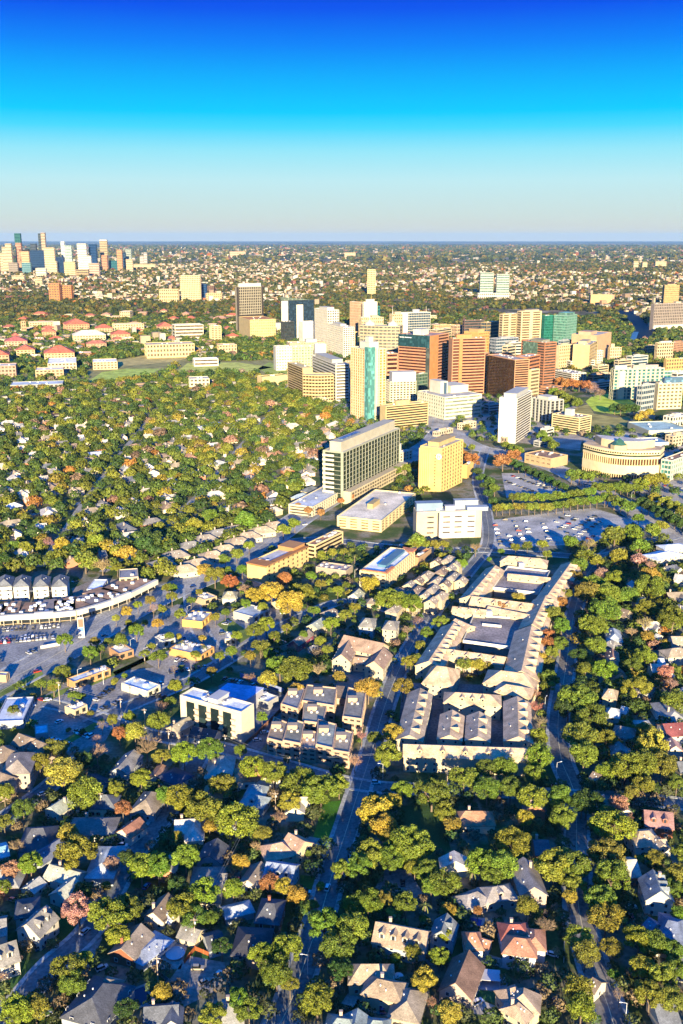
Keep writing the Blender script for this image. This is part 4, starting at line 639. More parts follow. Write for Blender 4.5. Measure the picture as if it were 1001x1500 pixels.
# campus
RT = (.50, .10, .04)
def CB(label, x0, x1, yb, yt, wall, roofc, hip=False, depth=40, n=3, style='g', name='campus_building', lmk=None):
    r_, (A, rz, w_, d_, H) = FB(label, x0, x1, yb, yt+((yb-yt)*.25 if hip else 0), wall, n, style, depth, roofc, name=name, cat='building', lmk=lmk, ps=7)
    if hip:
        h = max(5, min(14, d_*.22)); m_ = MB(); o = 1.5; k = min(w_, d_)*.42; z = H+1.1
        v = [(-o, -o, z), (w_+o, -o, z), (w_+o, d_+o, z), (-o, d_+o, z)]
        if w_ > d_: rg = [(k, d_/2, z+h), (w_-k, d_/2, z+h)]; m_.v = v+rg; m_.f = [(0, 1, 5, 4), (2, 3, 4, 5), (1, 2, 5), (3, 0, 4), (3, 2, 1, 0)]
        else: rg = [(w_/2, k, z+h), (w_/2, d_-k, z+h)]; m_.v = v+rg; m_.f = [(0, 1, 4), (1, 2, 5, 4), (2, 3, 5), (3, 0, 4, 5), (3, 2, 1, 0)]
        part('tiled_roof', m_, 'shingle', r_, roofc)
    return r_
CB('large cream hall with a red tiled hipped roof near the trees', 66, 109, 530, 515, (.72, .56, .34), RT, True, 60, lmk='the red roofed cream hall'); CB('red roofed hall behind the campanile quarter', 97, 131, 486, 473, (.6, .4, .25), RT, True, 70)
CB('pale flat roofed hall between the red roofs and the far wood', 44, 81, 482, 473, CREAM, (.6, .52, .38)); CB('red roofed college house with two wings by the photo edge', 25, 51, 525, 510, (.7, .55, .32), RT, True, 40); CB('dark red roofed hall cut by the photo edge', -12, 13, 535, 517, (.6, .4, .28), RT, True, 40)
CB('pink brick block among dark trees at the photo edge', -8, 23, 553, 537, (.55, .38, .30), (.6, .52, .42)); CB('cream brick sports hall in front of the white arena', 53, 93, 556, 543, (.66, .50, .32), (.68, .6, .48), lmk='the cream sports hall'); CB('wide white roofed arena on the campus', 71, 112, 547, 533, (.7, .6, .45), (.78, .76, .70), False, 90)
CB('white roofed gym next to the ball field', 137, 172, 542, 531, (.68, .55, .38), (.76, .74, .7), False, 50); CB('long grey metal roofed field house at the wood edge', 16, 92, 575, 565, (.45, .45, .42), (.45, .50, .54), False, 40, 1); CB('pale cream hall with low pitched roof in mid campus', 109, 155, 503, 489, (.76, .64, .42), (.66, .55, .38), True, 50)
CB('cream long college hall behind the mid campus oaks', 168, 211, 487, 476, (.74, .62, .38), (.6, .5, .34)); CB('bright red roofed pavilion beside the mid campus oaks', 165, 191, 499, 488, (.6, .42, .26), RT, True, 40); CB('red roofed library on the far side of the campus', 234, 254, 486, 477, (.62, .42, .28), RT, True, 50)
CB('pale office with white bands near the cream slim tower', 257, 298, 497, 477, (.74, .70, .56), (.6, .6, .52), False, 40, 4, 'b', lmk='the white banded campus office'); FB('slim cream tower among the campus trees', 310, 324, 502, 478, (.74, .60, .36), 9, 'v', 18, name='apartment_tower', lmk='the slim cream tower')
CB('long yellow hall with arched windows facing the playing field', 216, 285, 525, 506, (.74, .60, .34), (.52, .42, .28), False, 50, 3, 'g', lmk='the long yellow hall'); CB('white cream villa block by the neighbourhood trees', 279, 307, 573, 556, (.76, .70, .52), (.5, .46, .4), False, 30, 3, lmk='the white villa block')
CB('white grandstand along the green playing field', 285, 320, 537, 527, (.8, .78, .72), (.78, .78, .74), False, 25, 2, 'b'); CB('small cream cube at the edge of the far wood', 176, 191, 468, 457, CREAM, (.66, .56, .4), False, 50); CB('slim campanile with pale cap', 33, 37.5, 490, 471, (.62, .44, .28), (.4, .3, .2), False, 9, 4, 'v', 'bell_tower')
CB('red roofed block at the near side of the campanile', 63, 82, 496, 484, (.6, .42, .26), RT, True, 40); CB('red roofed row with white gables in mid campus', 142, 165, 489, 479, (.62, .45, .3), RT, True, 40); CB('purple red roofed hall at the photo edge', 8, 40, 510, 498, (.62, .45, .34), (.36, .08, .07), True, 50)
CB('brown red roofed long wing beside the oaks', 128, 156, 512, 502, (.55, .4, .28), (.40, .12, .07), True, 30); CB('cream brick house among autumn trees past the slim tower', 322, 347, 520, 506, (.7, .55, .34), (.5, .4, .3), False, 30)
rr = random.Random(77); done_ = []
while len(done_) < 44:
    x, y = rr.uniform(0, 345), rr.uniform(458, 528)
    if y > 505 and x > 120: continue
    if any(abs(x-a) < 13 and abs(y-b) < 5 for a, b in done_): continue
    done_.append((x, y)); w_ = rr.uniform(9, 20); red = rr.random() < .62
    CB('%s %s hall %s' % (rr.choice(['small', 'low', 'narrow', 'plain']), 'red brown roofed' if red else 'pale flat roofed', near_lm(x, y)), x, x+w_, y, y-rr.uniform(3.5, 6), rr.choice([CREAM, (.6, .42, .28), (.7, .58, .4), (.5, .3, .2)]), rr.choice([RT, (.36, .10, .05), (.42, .2, .12)]) if red else (.6, .54, .42), red, 28, 2, name='campus_hall')
# ------------------------------------------------------------ one mass of uncounted far roofs, and far woods
def colmesh(name, V, Fc, nv, colors, m):
    """V (M,3), faces given as flat quads of nv verts; colors (M,3)"""
    me = bpy.data.meshes.new(name); M = len(V); K = len(Fc)//nv
    me.vertices.add(M); me.vertices.foreach_set('co', np.asarray(V, np.float32).ravel()); me.loops.add(len(Fc)); me.loops.foreach_set('vertex_index', np.asarray(Fc, np.int32))
    me.polygons.add(K); me.polygons.foreach_set('loop_start', np.arange(0, K*nv, nv, dtype=np.int32)); me.polygons.foreach_set('loop_total', np.full(K, nv, np.int32))
    a = me.attributes.new('Col', 'FLOAT_COLOR', 'POINT'); c = np.ones((M, 4), np.float32); c[:, :3] = colors; a.data.foreach_set('color', c.ravel()); me.materials.append(MAT[m]); me.update(calc_edges=True); me.validate(); return me
def boxes(name, X, Y, W, D, H, A, cw, cr):
    n = len(X); sx = np.array([-1, 1, 1, -1])/2; sy = np.array([-1, -1, 1, 1])/2
    ca, sa = np.cos(A)[:, None], np.sin(A)[:, None]; lx = W[:, None]*sx; ly = D[:, None]*sy; px = X[:, None]+lx*ca-ly*sa; py = Y[:, None]+lx*sa+ly*ca
    V = []; C = []
    for k in range(4):
        j = (k+1) % 4; q = np.stack([np.stack([px[:, k], py[:, k], 0*H], 1), np.stack([px[:, j], py[:, j], 0*H], 1), np.stack([px[:, j], py[:, j], H], 1), np.stack([px[:, k], py[:, k], H], 1)], 1); V.append(q); C.append(np.repeat(cw[:, None], 4, 1))
    V.append(np.stack([px, py, np.repeat(H[:, None], 4, 1)], 2)); C.append(np.repeat(cr[:, None], 4, 1))
    V = np.concatenate(V).reshape(-1, 3); C = np.concatenate(C).reshape(-1, 3)
    C = C*.5; o = link(name, colmesh(name, V, np.arange(len(V)), 4, C, 'tinted'), None, (1, 1, 1)); o['kind'] = 'stuff'; return o
def leaves(X, Y, Z, Rr, C, K, size, flat=.75, rng=RNG, droop=.0):
    """K leaf clumps on each crown: returns quads"""
    n = len(X); d = rng.normal(size=(n, K, 3)); d /= np.linalg.norm(d, axis=2, keepdims=True); d[..., 2] = np.abs(d[..., 2])*1.25-.35
    lob = 1+.30*np.sin(d[..., 0]*5+X[:, None])*np.cos(d[..., 1]*5+Y[:, None]+d[..., 2]*4); rad = Rr[:, None]*lob*rng.uniform(.8, 1.05, (n, K))
    c = np.stack([X[:, None]+d[..., 0]*rad, Y[:, None]+d[..., 1]*rad, Z[:, None]+d[..., 2]*rad*flat], 2)
    nn = d+rng.normal(size=d.shape)*.45; nn /= np.linalg.norm(nn, axis=2, keepdims=True); u = np.cross(nn, rng.normal(size=d.shape)); u /= np.linalg.norm(u, axis=2, keepdims=True)+1e-9; v = np.cross(nn, u)
    s = (size*Rr[:, None]*rng.uniform(.6, 1.3, (n, K)))[..., None]; q = np.stack([c-u*s, c-v*s*.8, c+u*s, c+v*s*.8], 2).reshape(-1, 3)
    col = C[:, None, :]*rng.uniform(.65, 1.35, (n, K, 1)); return q, np.repeat(col.reshape(-1, 3), 4, 0)
def treecol(n, rng=RNG):
    base = np.array([(.085, .125, .015), (.055, .10, .016), (.13, .16, .018), (.035, .075, .015), (.19, .17, .022), (.27, .14, .03), (.22, .14, .10), (.17, .13, .09)]); i = rng.choice(8, n, p=[.28, .24, .20, .18, .05, .015, .015, .02]); return base[i]*rng.uniform(.55, 1.1, (n, 1))
def wpoly(pts): return [P(*q) for q in pts]
WOOD = [wpoly(q) for q in ([(-20, 428), (70, 432), (110, 440), (240, 442), (350, 444), (345, 470), (345, 500), (300, 478), (235, 478), (200, 474), (130, 468), (60, 466), (-20, 450)], [(330, 500), (345, 470), (400, 490), (405, 540), (440, 556), (440, 580), (330, 550), (325, 520)],
       [(440, 436), (560, 434), (700, 440), (860, 447), (960, 470), (900, 520), (850, 500), (790, 480), (640, 478), (560, 470), (440, 440)], [(-20, 540), (30, 535), (60, 520), (130, 515), (150, 505), (200, 508), (210, 520), (150, 530), (60, 548), (20, 560), (-20, 570)])]
LAWN = [wpoly(q) for q in ([(690, 452), (860, 456), (880, 462), (850, 466), (740, 462)], [(560, 440), (620, 441), (600, 445)], [(255, 530), (420, 528), (420, 547), (260, 548)], [(125, 540), (250, 516), (290, 520), (230, 553), (130, 562)], [(832, 575), (935, 575), (930, 628), (832, 628)])]
def inzone(X, Y, Z):
    o = np.zeros(len(X), bool)
    for p in Z: o |= inpoly(X, Y, p)
    return o
def vn(X, Y, s, seed=0):     # smooth value noise 0..1
    r = np.random.default_rng(seed).random((64, 64)); x = np.asarray(X)/s; y = np.asarray(Y)/s; i = np.floor(x).astype(int); j = np.floor(y).astype(int); fx = x-i; fy = y-j; fx = fx*fx*(3-2*fx); fy = fy*fy*(3-2*fy)
    g_ = lambda a, b: r[a % 64, b % 64]; return (g_(i, j)*(1-fx)+g_(i+1, j)*fx)*(1-fy)+(g_(i, j+1)*(1-fx)+g_(i+1, j+1)*fx)*fy
def far_pts(n, y0, y1, seed, margin=1.08):
    r = np.random.default_rng(seed); Y = np.sqrt(r.uniform(y0*y0, y1*y1, n)); X = r.uniform(-1, 1, n)*Y*.37*margin; return X, Y, r
def occa(X, Y):
    i = ((X-GX0)/GC).astype(int); j = ((Y-GY0)/GC).astype(int); ok = (i >= 0) & (i < 1500) & (j >= 0) & (j < 1700); o = np.zeros(len(X), bool); o[ok] = OCC[i[ok], j[ok]]; return o
# rough footprint check against the far things (they reach past the raster)
FOOT = []
for o in list(bpy.data.objects):
    if o.parent is None and o.type == 'EMPTY' and o.get('category') and o.location.y > 1800:
        w_ = [c for c in o.children if c.name.startswith('wall')]
        if w_: bb = [o.matrix_basis @ Vector(b) for b in w_[0].bound_box]; FOOT.append((min(b.x for b in bb)-6, max(b.x for b in bb)+6, min(b.y for b in bb)-30, max(b.y for b in bb)+6))
def clear(X, Y):
    o = ~occa(X, Y)
    for a, b, c, d_ in FOOT: o &= ~((X > a) & (X < b) & (Y > c) & (Y < d_))
    return o
def roofcols(r, n):
    p = np.array([(.70, .58, .40), (.78, .72, .60), (.55, .42, .30), (.42, .30, .22), (.66, .40, .25), (.40, .38, .36), (.5, .2, .1)]); i = r.choice(7, n, p=[.28, .26, .14, .1, .09, .08, .05]); return p[i]*r.uniform(.8, 1.1, (n, 1))
def citymask(X, Y):          # how built-up
    m = vn(X, Y, 900, 3)*.6+vn(X, Y*.55, 350, 4)*.4; m = m+np.where((X < -.02*Y) & (Y > 3800), .14, 0); return m
for (n, y0, y1, smin, smax, hh, seed, thr) in ((5200, 2150, 4500, 9, 24, 7, 1, .42), (13000, 4400, 9500, 8, 22, 6.5, 2, .45), (12000, 9000, 24000, 14, 50, 8, 3, .52)):
    X, Y, r = far_pts(n, y0, y1, seed); k = (citymask(X, Y) > thr) & ~inzone(X, Y, WOOD) & ~inzone(X, Y, LAWN) & clear(X, Y); X, Y = X[k], Y[k]; n = len(X)
    if y0 < 3000:
        px = 500+F*X/(Y*CT); k = (px < 760) | (Y > 2900); X, Y = X[k], Y[k]; n = len(X)
    st = 62 if y0 < 9000 else 130; ca_, sa_ = math.cos(.32), math.sin(.32); U = X*ca_+Y*sa_; V_ = -X*sa_+Y*ca_; V_ = np.round(V_/st)*st+r.choice([-1, 1], n)*st*.24+r.normal(size=n)*4; X = U*ca_-V_*sa_; Y = U*sa_+V_*ca_
    W = r.uniform(smin, smax, n); D = r.uniform(smin, smax, n); H = hh*r.uniform(.5, 1.5, n)+(r.random(n) < .03)*hh*2.2
    boxes('far_rooftop_mass', X, Y, W, D, H, r.choice([.32, .32, .34, -.1], n), roofcols(r, n), roofcols(r, n)*.9)
for (n, y0, y1, rad, K, sz, seed) in ((12000, 1900, 3300, 7.5, 42, .42, 11), (13000, 2900, 5200, 8.5, 18, .6, 12), (15000, 5000, 10500, 11, 10, .85, 13), (14000, 10000, 30000, 26, 8, .9, 14)):
    X, Y, r = far_pts(n, y0, y1, seed); cm_ = citymask(X, Y); wd = inzone(X, Y, WOOD); k = (wd | (cm_ < .46) | (r.random(n) < .42)) & ~inzone(X, Y, LAWN) & clear(X, Y)
    X, Y, wd = X[k], Y[k], wd[k]; n = len(X); Rr = rad*r.uniform(.6, 1.25, n); C = treecol(n, r); C = C*np.array([.85, .8, .9]); C[wd] = C[wd]*np.array([.85, .92, .9]); 
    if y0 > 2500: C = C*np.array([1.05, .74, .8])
    q, c = leaves(X, Y, Rr*.55, Rr, C, K, sz, .7 if y0 < 9000 else .45, r); o = link('far_woodland', colmesh('far_woodland', q, np.arange(len(q)), 4, c, 'foliage'), None, (1, 1, 1)); o['kind'] = 'stuff'
# ------------------------------------------------------------ houses
SL = (.075, .08, .095); TN = (.24, .19, .14); TB = (.19, .14, .10); GR = (.20, .19, .175); LG = (.36, .36, .33); RTI = (.36, .16, .085); DK = (.05, .05, .06); GG = (.26, .29, .24); BG = (.30, .35, .38)
WW = (.72, .68, .60); WC = (.70, .60, .42); WB = (.5, .54, .58); WR = (.40, .18, .11); WP = (.62, .50, .42)
def wing(root, org, A, B, wd, ev, rg, kind, rc, wc, det=1, chim=False, dorm=0, sides=2):
    """one ridge from A to B (world xy), eaves at ev, ridge height rg; kind g gable, h hip, x gable at A only"""
    wd *= .92; A = Vector(A)-org; B = Vector(B)-org; e = (B-A)
    if kind == 'h' and e.length > 3 and root.name.startswith('house'): tr = min(.35*wd/2, e.length*.25)/e.length; A, B = A+e*tr, B-e*tr; e = B-A
    L = e.length; e = e/L; n = Vector((-e.y, e.x)); h = wd/2; o = .5
    hipA = kind == 'h'; hipB = kind in ('h', 'x'); k = min(h, L*.6 if kind == 'x' else L)*.9
    EA = A-(e*k if hipA else e*0); EB = B+(e*k if hipB else e*0)
    c = [EA-n*h, EB-n*h, EB+n*h, EA+n*h]
    wm = MB(); wm.prism([tuple(q) for q in c], 0, ev)
    if not hipA: wm.v += [(*(A-n*h), ev), (*(A+n*h), ev), (*A, rg-.15), (*(A+e*.2-n*h), ev), (*(A+e*.2+n*h), ev), (*(A+e*.2), rg-.15)]; i = len(wm.v)-6; wm.f += [(i, i+2, i+1), (i+3, i+4, i+5)]
    if not hipB: wm.v += [(*(B-n*h), ev), (*(B+n*h), ev), (*B, rg-.15), (*(B-e*.2-n*h), ev), (*(B-e*.2+n*h), ev), (*(B-e*.2), rg-.15)]; i = len(wm.v)-6; wm.f += [(i, i+1, i+2), (i+3, i+5, i+4)]
    part('wall', wm, 'masonry', root, wc)
    sl = (rg-ev)/h; ez = ev-o*sl*.5+.05; RA = A-(e*0 if hipA else e*o); RB = B+(e*0 if hipB else e*o); q = [EA-e*o-n*(h+o), EB+e*o-n*(h+o), EB+e*o+n*(h+o), EA-e*o+n*(h+o)]
    rm = MB(); th = .28; v = [(*p, ez) for p in q]+[(*RA, rg), (*RB, rg)]; rm.v = v+[(x, y, z-th) for x, y, z in v]
    rm.f = [(0, 1, 5, 4), (2, 3, 4, 5), (1, 2, 5), (3, 0, 4)] if (hipA and hipB) else ([(0, 1, 5, 4), (2, 3, 4, 5)]+([(1, 2, 5)] if hipB else [])+([(3, 0, 4)] if hipA else []))
    rm.f += [tuple(a+6 for a in reversed(f)) for f in list(rm.f)]+[(0, 6, 7, 1), (2, 8, 9, 3)]
    if not hipB: rm.f += [(1, 7, 11, 5), (5, 11, 8, 2)]
    else: rm.f += [(1, 7, 8, 2)]
    if not hipA: rm.f += [(4, 10, 6, 0), (3, 9, 10, 4)]
    else: rm.f += [(3, 9, 6, 0)]
    ro = part('roof', rm, 'shingle', root, rc)
    if det:
        for k_ in range(2): p = A+e*L*(.3+.4*k_)-n*h*(.35+.2*k_); zz = rg-(rg-ev)*(.35+.2*k_); part('roof_vent', MB().box(p.x-.22, p.x+.22, p.y-.22, p.y+.22, zz-.2, zz+.55), 'metal', root, (.55, .55, .55))
    if chim:
        p = A+e*L*.25+n*h*.35; part('chimney', MB().box(p.x-.5, p.x+.5, p.y-.4, p.y+.4, ev, rg+1.1).box(p.x-.6, p.x+.6, p.y-.5, p.y+.5, rg+1.11, rg+1.3), 'masonry', root, WP if wc != WR else WR)
    if det:
        me = {}
        def win(p, d, z, w_=1.1, hh=1.4):   # window on a wall with outward normal d
            t = Vector((-d.y, d.x)); m_ = MB(); a = p-t*w_/2+d*.02; b = p+t*w_/2+d*.02
            f_ = [tuple(a-t*.12-d*.1), tuple(b+t*.12-d*.1), tuple(b+t*.12+d*.06), tuple(a-t*.12+d*.06)]
            fo = part('window', MB().prism([tuple(a-d*.1), tuple(b-d*.1), tuple(b+d*.02), tuple(a+d*.02)], z, z+hh), 'window_glass', root, (.05, .06, .08))
            fm = MB(); fm.prism(f_, z-.12, z-.005); fm.prism(f_, z+hh+.005, z+hh+.12)
            for s_ in (a-t*.12, b): fm.prism([tuple(s_-d*.1), tuple(s_+t*.12-d*.1), tuple(s_+t*.12+d*.06), tuple(s_+d*.06)], z, z+hh)
            part('frame', fm, 'masonry', fo, (.8, .8, .78))
        for d, base, ln in ((-n, EA-n*h, (EB-EA).length), (n, EA+n*h, (EB-EA).length), (-e, EA-n*h, wd), (e, EB-n*h, wd)):
            if d.y > .35: continue       # the sides turned away from the street view
            t = e if abs(d.dot(e)) < .5 else n; kk = max(1, int(ln/(4.0 if det > 1 else 5.5)))
            for fl in range(1 if ev < 4.6 else 2 if ev < 8 else 3):
                for j in range(min(kk, 5)): win(base+t*ln*(j+.5)/kk, d, 1.0+fl*3.0)
    for j in range(dorm):
        p = A+e*L*(j+.7)/(dorm+.4); s_ = -n if (-n).y < n.y else n
        if abs(e.y) > .75: s_ = n if n.x > 0 else -n
        c0 = p+s_*h*.25; c1 = p+s_*h*.72; z1 = ev+(rg-ev)*.72; z0 = ev+(rg-ev)*.2
        dm = MB(); f_ = [c0-e*1.0, c1-e*1.0, c1+e*1.0, c0+e*1.0]; a = sum((f_[i].x*f_[(i+1) % 4].y-f_[(i+1) % 4].x*f_[i].y) for i in range(4))
        dm.prism([tuple(x) for x in (f_ if a > 0 else f_[::-1])], z0, z1); do = part('dormer', dm, 'masonry', root, wc)
        rm = MB(); z2 = z1+1.0; rm.v = [(*(c1-e*1.3+s_*.3), z1), (*(c1+e*1.3+s_*.3), z1), (*(c1+s_*.3), z2), (*(c0-e*1.3-s_*1.2), z1), (*(c0+e*1.3-s_*1.2), z1), (*(c0-s_*1.8), z2)]
        rm.f = [(0, 1, 2), (0, 2, 5, 3), (1, 4, 5, 2), (0, 3, 4, 1)]; part('dormer_roof', rm, 'shingle', do, rc)
        part('dormer_window', MB().prism([tuple(x) for x in ([c1-e*.5+s_*.05, c1-e*.5-s_*.05, c1+e*.5-s_*.05, c1+e*.5+s_*.05] if a > 0 else [c1-e*.5+s_*.05, c1+e*.5+s_*.05, c1+e*.5-s_*.05, c1-e*.5-s_*.05])], z0+.5, z1-.2), 'window_glass', do, (.05, .06, .08))
    occ_poly([tuple(q_+org) for q_ in q], 2.5); return ro
def house(label, rc, wc, wings, lmk=None, det=1, name='house', cat='house', group=None):
    """wings: (x1, y1, x2, y2, width, eave, ridge, kind, extras) with ridge ends in the photograph"""
    pts = [(Vector(P(a, b, rg)), Vector(P(c, d, rg))) for a, b, c, d, wd, ev, rg, kd, *x in wings]
    org = sum((p+q for p, q in pts), Vector((0, 0)))/(2*len(pts)); root = thing(name, label, cat, (org.x, org.y, 0), group=group)
    for i, ((p, q), w_) in enumerate(zip(pts, wings)):
        x = w_[8] if len(w_) > 8 else {}
        wing(root, org, p, q, w_[4], w_[5], w_[6]+i*.03, w_[7], x.get('rc', rc), x.get('wc', wc), x.get('det', det), x.get('ch', False), x.get('do', 0))
    if lmk: X, Y = proj(org.x, org.y); lm(X, Y, lmk)
    return root, org
C1 = {'ch': 1}
H_ = house
H_('orange brick cottage with a tan gable roof beside the round trampoline', TN, WR, [(178, 1388, 206, 1353, 11, 4, 7.5, 'g', C1)], 'the brick cottage by the trampoline', 2)
H_('low garden room with pale blue glazed looking roof next to the brick cottage', (.32, .36, .42), WB, [(208, 1392, 228, 1376, 10, 3, 4.2, 'h')], None, 1, 'garden_room', 'outbuilding')
H_('white cottage with brown gable roof and a white side porch', TB, WW, [(225, 1335, 246, 1308, 9, 4, 7.5, 'g', C1), (243, 1335, 256, 1340, 6, 3.4, 5, 'g', {'rc': WW})], 'the white cottage with a side porch', 2)
H_('small cream garage cottage with a saddle roof just below the white cottage', GR, WC, [(268, 1354, 293, 1362, 8, 3, 5.6, 'g')], 'the small cream garage cottage', 1)
H_('very large dark slate roofed house with one sunlit hip', SL, WB, [(158, 1432, 128, 1470, 17, 4.6, 9, 'h', {'do': 0}), (150, 1432, 166, 1436, 10, 4.6, 8.2, 'h', {'rc': TN})], 'the very large slate roofed house')  # second wing's tan roof colour paints sunlight onto one slate hip
H_('white clapboard house with three street gables and a charcoal wing', GR, WW, [(68, 1326, 40, 1352, 11, 6.2, 10.5, 'g', {'do': 2, 'ch': 1}), (28, 1326, 52, 1322, 12, 5.4, 7, 'h', {'rc': SL})], 'the white house with street gables', 2)
H_('white house with grey roof and shuttered windows at the photo edge', GR, WW, [(-18, 1390, 22, 1377, 12, 6, 10.5, 'g', {'do': 2}), (-20, 1350, 8, 1345, 12, 6, 9, 'g')], 'the shuttered white house', 2)
H_('small pale grey garage with gable roof between two dark gardens', LG, WW, [(57, 1284, 40, 1298, 7, 3, 5.2, 'g')], None, 1, 'garage', 'outbuilding')
H_('sprawling pale roofed bungalow with crossing gables', (.34, .35, .28), WW, [(74, 1266, 118, 1278, 10, 4, 7, 'g', C1), (109, 1286, 84, 1306, 9, 4, 6.8, 'g')], 'the pale roofed bungalow', 2)
H_('wide charcoal hipped house above the pale roofed bungalow', SL, WB, [(38, 1214, 72, 1212, 19, 4.5, 9.5, 'h')], 'the wide charcoal hipped house')
H_('low slate gable wing with skylight near the charcoal hipped house', (.12, .14, .2), WB, [(48, 1254, 88, 1228, 10, 4, 6.6, 'g')])
H_('blue grey roofed cottage behind the pink bush', BG, WB, [(160, 1236, 147, 1268, 12, 4, 7.4, 'h')], 'the blue grey cottage')
H_('bright turquoise roofed shed cut by the photo edge', (.2, .42, .48), WW, [(-10, 1243, 10, 1238, 11, 3.6, 5.4, 'g')])
H_('russet roofed cottage with white gable in the dark gardens', (.28, .12, .07), WW, [(204, 1197, 180, 1214, 9, 4, 7, 'g')], 'the russet roofed cottage')
H_('tan pyramid roofed cottage catching the sun among dark gardens', TN, WB, [(224, 1156, 211, 1174, 12, 4, 7.8, 'h')], 'the tan pyramid roofed cottage')
H_('small white cottage with a grey green roof under the great olive oak', GG, WW, [(97, 1167, 75, 1181, 9, 4, 7, 'g', C1)], 'the small white cottage', 2)
H_('long grey roofed cottage reaching under the bare tree', GR, WB, [(196, 1098, 173, 1124, 10, 4, 7, 'g')], 'the long grey cottage')
H_('nearly black low roofed shed beside the long grey cottage', DK, WB, [(130, 1134, 155, 1146, 10, 3, 5, 'g')], None, 1, 'shed', 'outbuilding')
H_('tall cream stucco town house with three tiers of windows', (.24, .2, .17), WP, [(32, 1098, 24, 1116, 14, 10, 14, 'h')], 'the tall stucco town house', 2)
H_('brown roofed town house row behind the tall stucco one', TB, WP, [(28, 1074, 44, 1080, 11, 9, 12.5, 'g'), (50, 1082, 64, 1088, 10, 8, 11.5, 'h')], 'the brown town house row')
H_('grey roofed town house at the photo edge near the car park', TB, WP, [(2, 1090, 14, 1098, 11, 9, 12.5, 'h')], None)
H_('town house corner cut by the photo edge, pinkish walls', TB, WP, [(-6, 1126, 6, 1134, 11, 9, 12.5, 'h')], None)
H_('tiny brown roofed shed beyond the tan pyramid roof', (.3, .16, .1), WW, [(238, 1120, 228, 1134, 6, 2.6, 4, 'g')], None, 0, 'shed', 'outbuilding')
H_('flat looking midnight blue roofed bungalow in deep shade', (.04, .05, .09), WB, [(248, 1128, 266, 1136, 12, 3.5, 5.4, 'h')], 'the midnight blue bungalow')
H_('pale blue shingled house with many crossing hips', (.26, .32, .34), WB, [(366, 1148, 386, 1150, 10, 4.5, 8, 'h'), (362, 1162, 384, 1166, 10, 4.2, 7.4, 'h', {'do': 1})], 'the pale blue shingled house', 2)
H_('dark hip roofed house half under the olive oaks', SL, WB, [(326, 1196, 350, 1182, 11, 4, 7.4, 'h')], 'the dark hip roofed house')
H_('tiny tan gabled cottage in front of the white modern block', (.3, .26, .17), WP, [(252, 1063, 276, 1050, 9, 4, 6.5, 'g', C1)], 'the tiny tan cottage', 1)
H_('black roofed cottage with white gable below the modern block', DK, WW, [(284, 1064, 318, 1070, 11, 4, 7, 'g')], 'the black roofed cottage', 1)
H_('tan saddle roofed garage beside the red hipped house', TN, WW, [(364, 1288, 382, 1262, 9, 3.6, 6.4, 'g')], None, 1)
H_('large blue shaded house with long porch roof and white dormers', (.20, .24, .32), WB, [(392, 1262, 432, 1268, 13, 6, 9.6, 'g', {'do': 3})], 'the house with white dormers', 2)  # grey roof coloured blue to carry the shade lying on it
H_('salmon and tan hipped house on the street corner lawn', (.42, .26, .16), WC, [(392, 1238, 420, 1232, 12, 5.5, 9, 'h'), (424, 1220, 446, 1232, 11, 6, 9.5, 'g', C1)], 'the salmon hipped house', 2)
H_('two storey brick house with dark hipped roof and paired chimneys', SL, WR, [(384, 1322, 408, 1324, 15, 6, 9.5, 'h', C1)], 'the dark hipped brick house', 2)
H_('broad black roofed house behind the dark hipped brick house', DK, WP, [(352, 1368, 388, 1370, 16, 5.5, 8.5, 'h')], 'the broad black roofed house', 1)
H_('small dim slate cottage beside the small cream garage cottage', SL, WB, [(302, 1372, 324, 1366, 10, 3.6, 6, 'g')], None)
H_('little pale shed roof glimpsed behind the pruned oak', (.3, .34, .38), WB, [(340, 1328, 356, 1324, 8, 3, 4.8, 'h')], None, 0, 'shed', 'outbuilding')
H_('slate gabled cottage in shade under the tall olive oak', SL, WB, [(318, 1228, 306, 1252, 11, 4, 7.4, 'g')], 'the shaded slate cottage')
H_('long tan roofed manor with a row of dormers and a blue shaded front', (.32, .23, .15), WB, [(552, 1350, 626, 1364, 13, 5.5, 10, 'g', {'do': 4, 'ch': 1})], 'the long tan manor', 2)
H_('slate coach house with a street gable at the end of the long manor', (.16, .18, .19), WB, [(655, 1338, 647, 1362, 9, 5.5, 9.4, 'g', {'do': 1})], 'the slate coach house', 2)
H_('rambling tan villa with crossing hips and white chimney', (.30, .22, .14), WC, [(522, 1412, 566, 1412, 10, 5, 9, 'h'), (546, 1432, 582, 1440, 10, 5.5, 8.8, 'h', C1)], 'the rambling tan villa', 2)
H_('square tan pyramid roofed garage beside the rambling villa', (.26, .21, .15), WC, [(601, 1450, 596, 1466, 11, 4, 7.4, 'h')], 'the pyramid roofed garage', 1, 'garage', 'outbuilding')
H_('grey green many gabled roof cut by the lower edge of the photo', (.20, .25, .24), WC, [(486, 1490, 520, 1494, 11, 5, 8.6, 'h', C1), (524, 1478, 520, 1498, 10, 5, 8.4, 'g'), (540, 1494, 566, 1496, 9, 5, 8, 'h')], None, 1)
H_('long grey gable house joined to a curving lower wing', (.24, .215, .20), WP, [(767, 1256, 783, 1298, 11, 6, 10, 'g', C1), (716, 1300, 744, 1296, 10, 4.4, 7.4, 'h', {'do': 1}), (681, 1312, 705, 1304, 10, 4, 6.8, 'h')], 'the long grey gable house', 2)
H_('white walled villa with a large orange clay tile roof', RTI, (.80, .80, .80), [(746, 1372, 778, 1376, 11, 6.2, 9.2, 'h', {'do': 0}), (740, 1354, 768, 1354, 10, 6, 8.8, 'h', {'rc': (.34, .09, .06), 'ch': 1}), (783, 1358, 784, 1376, 8, 6.2, 8.6, 'h')], 'the orange tiled villa', 2)
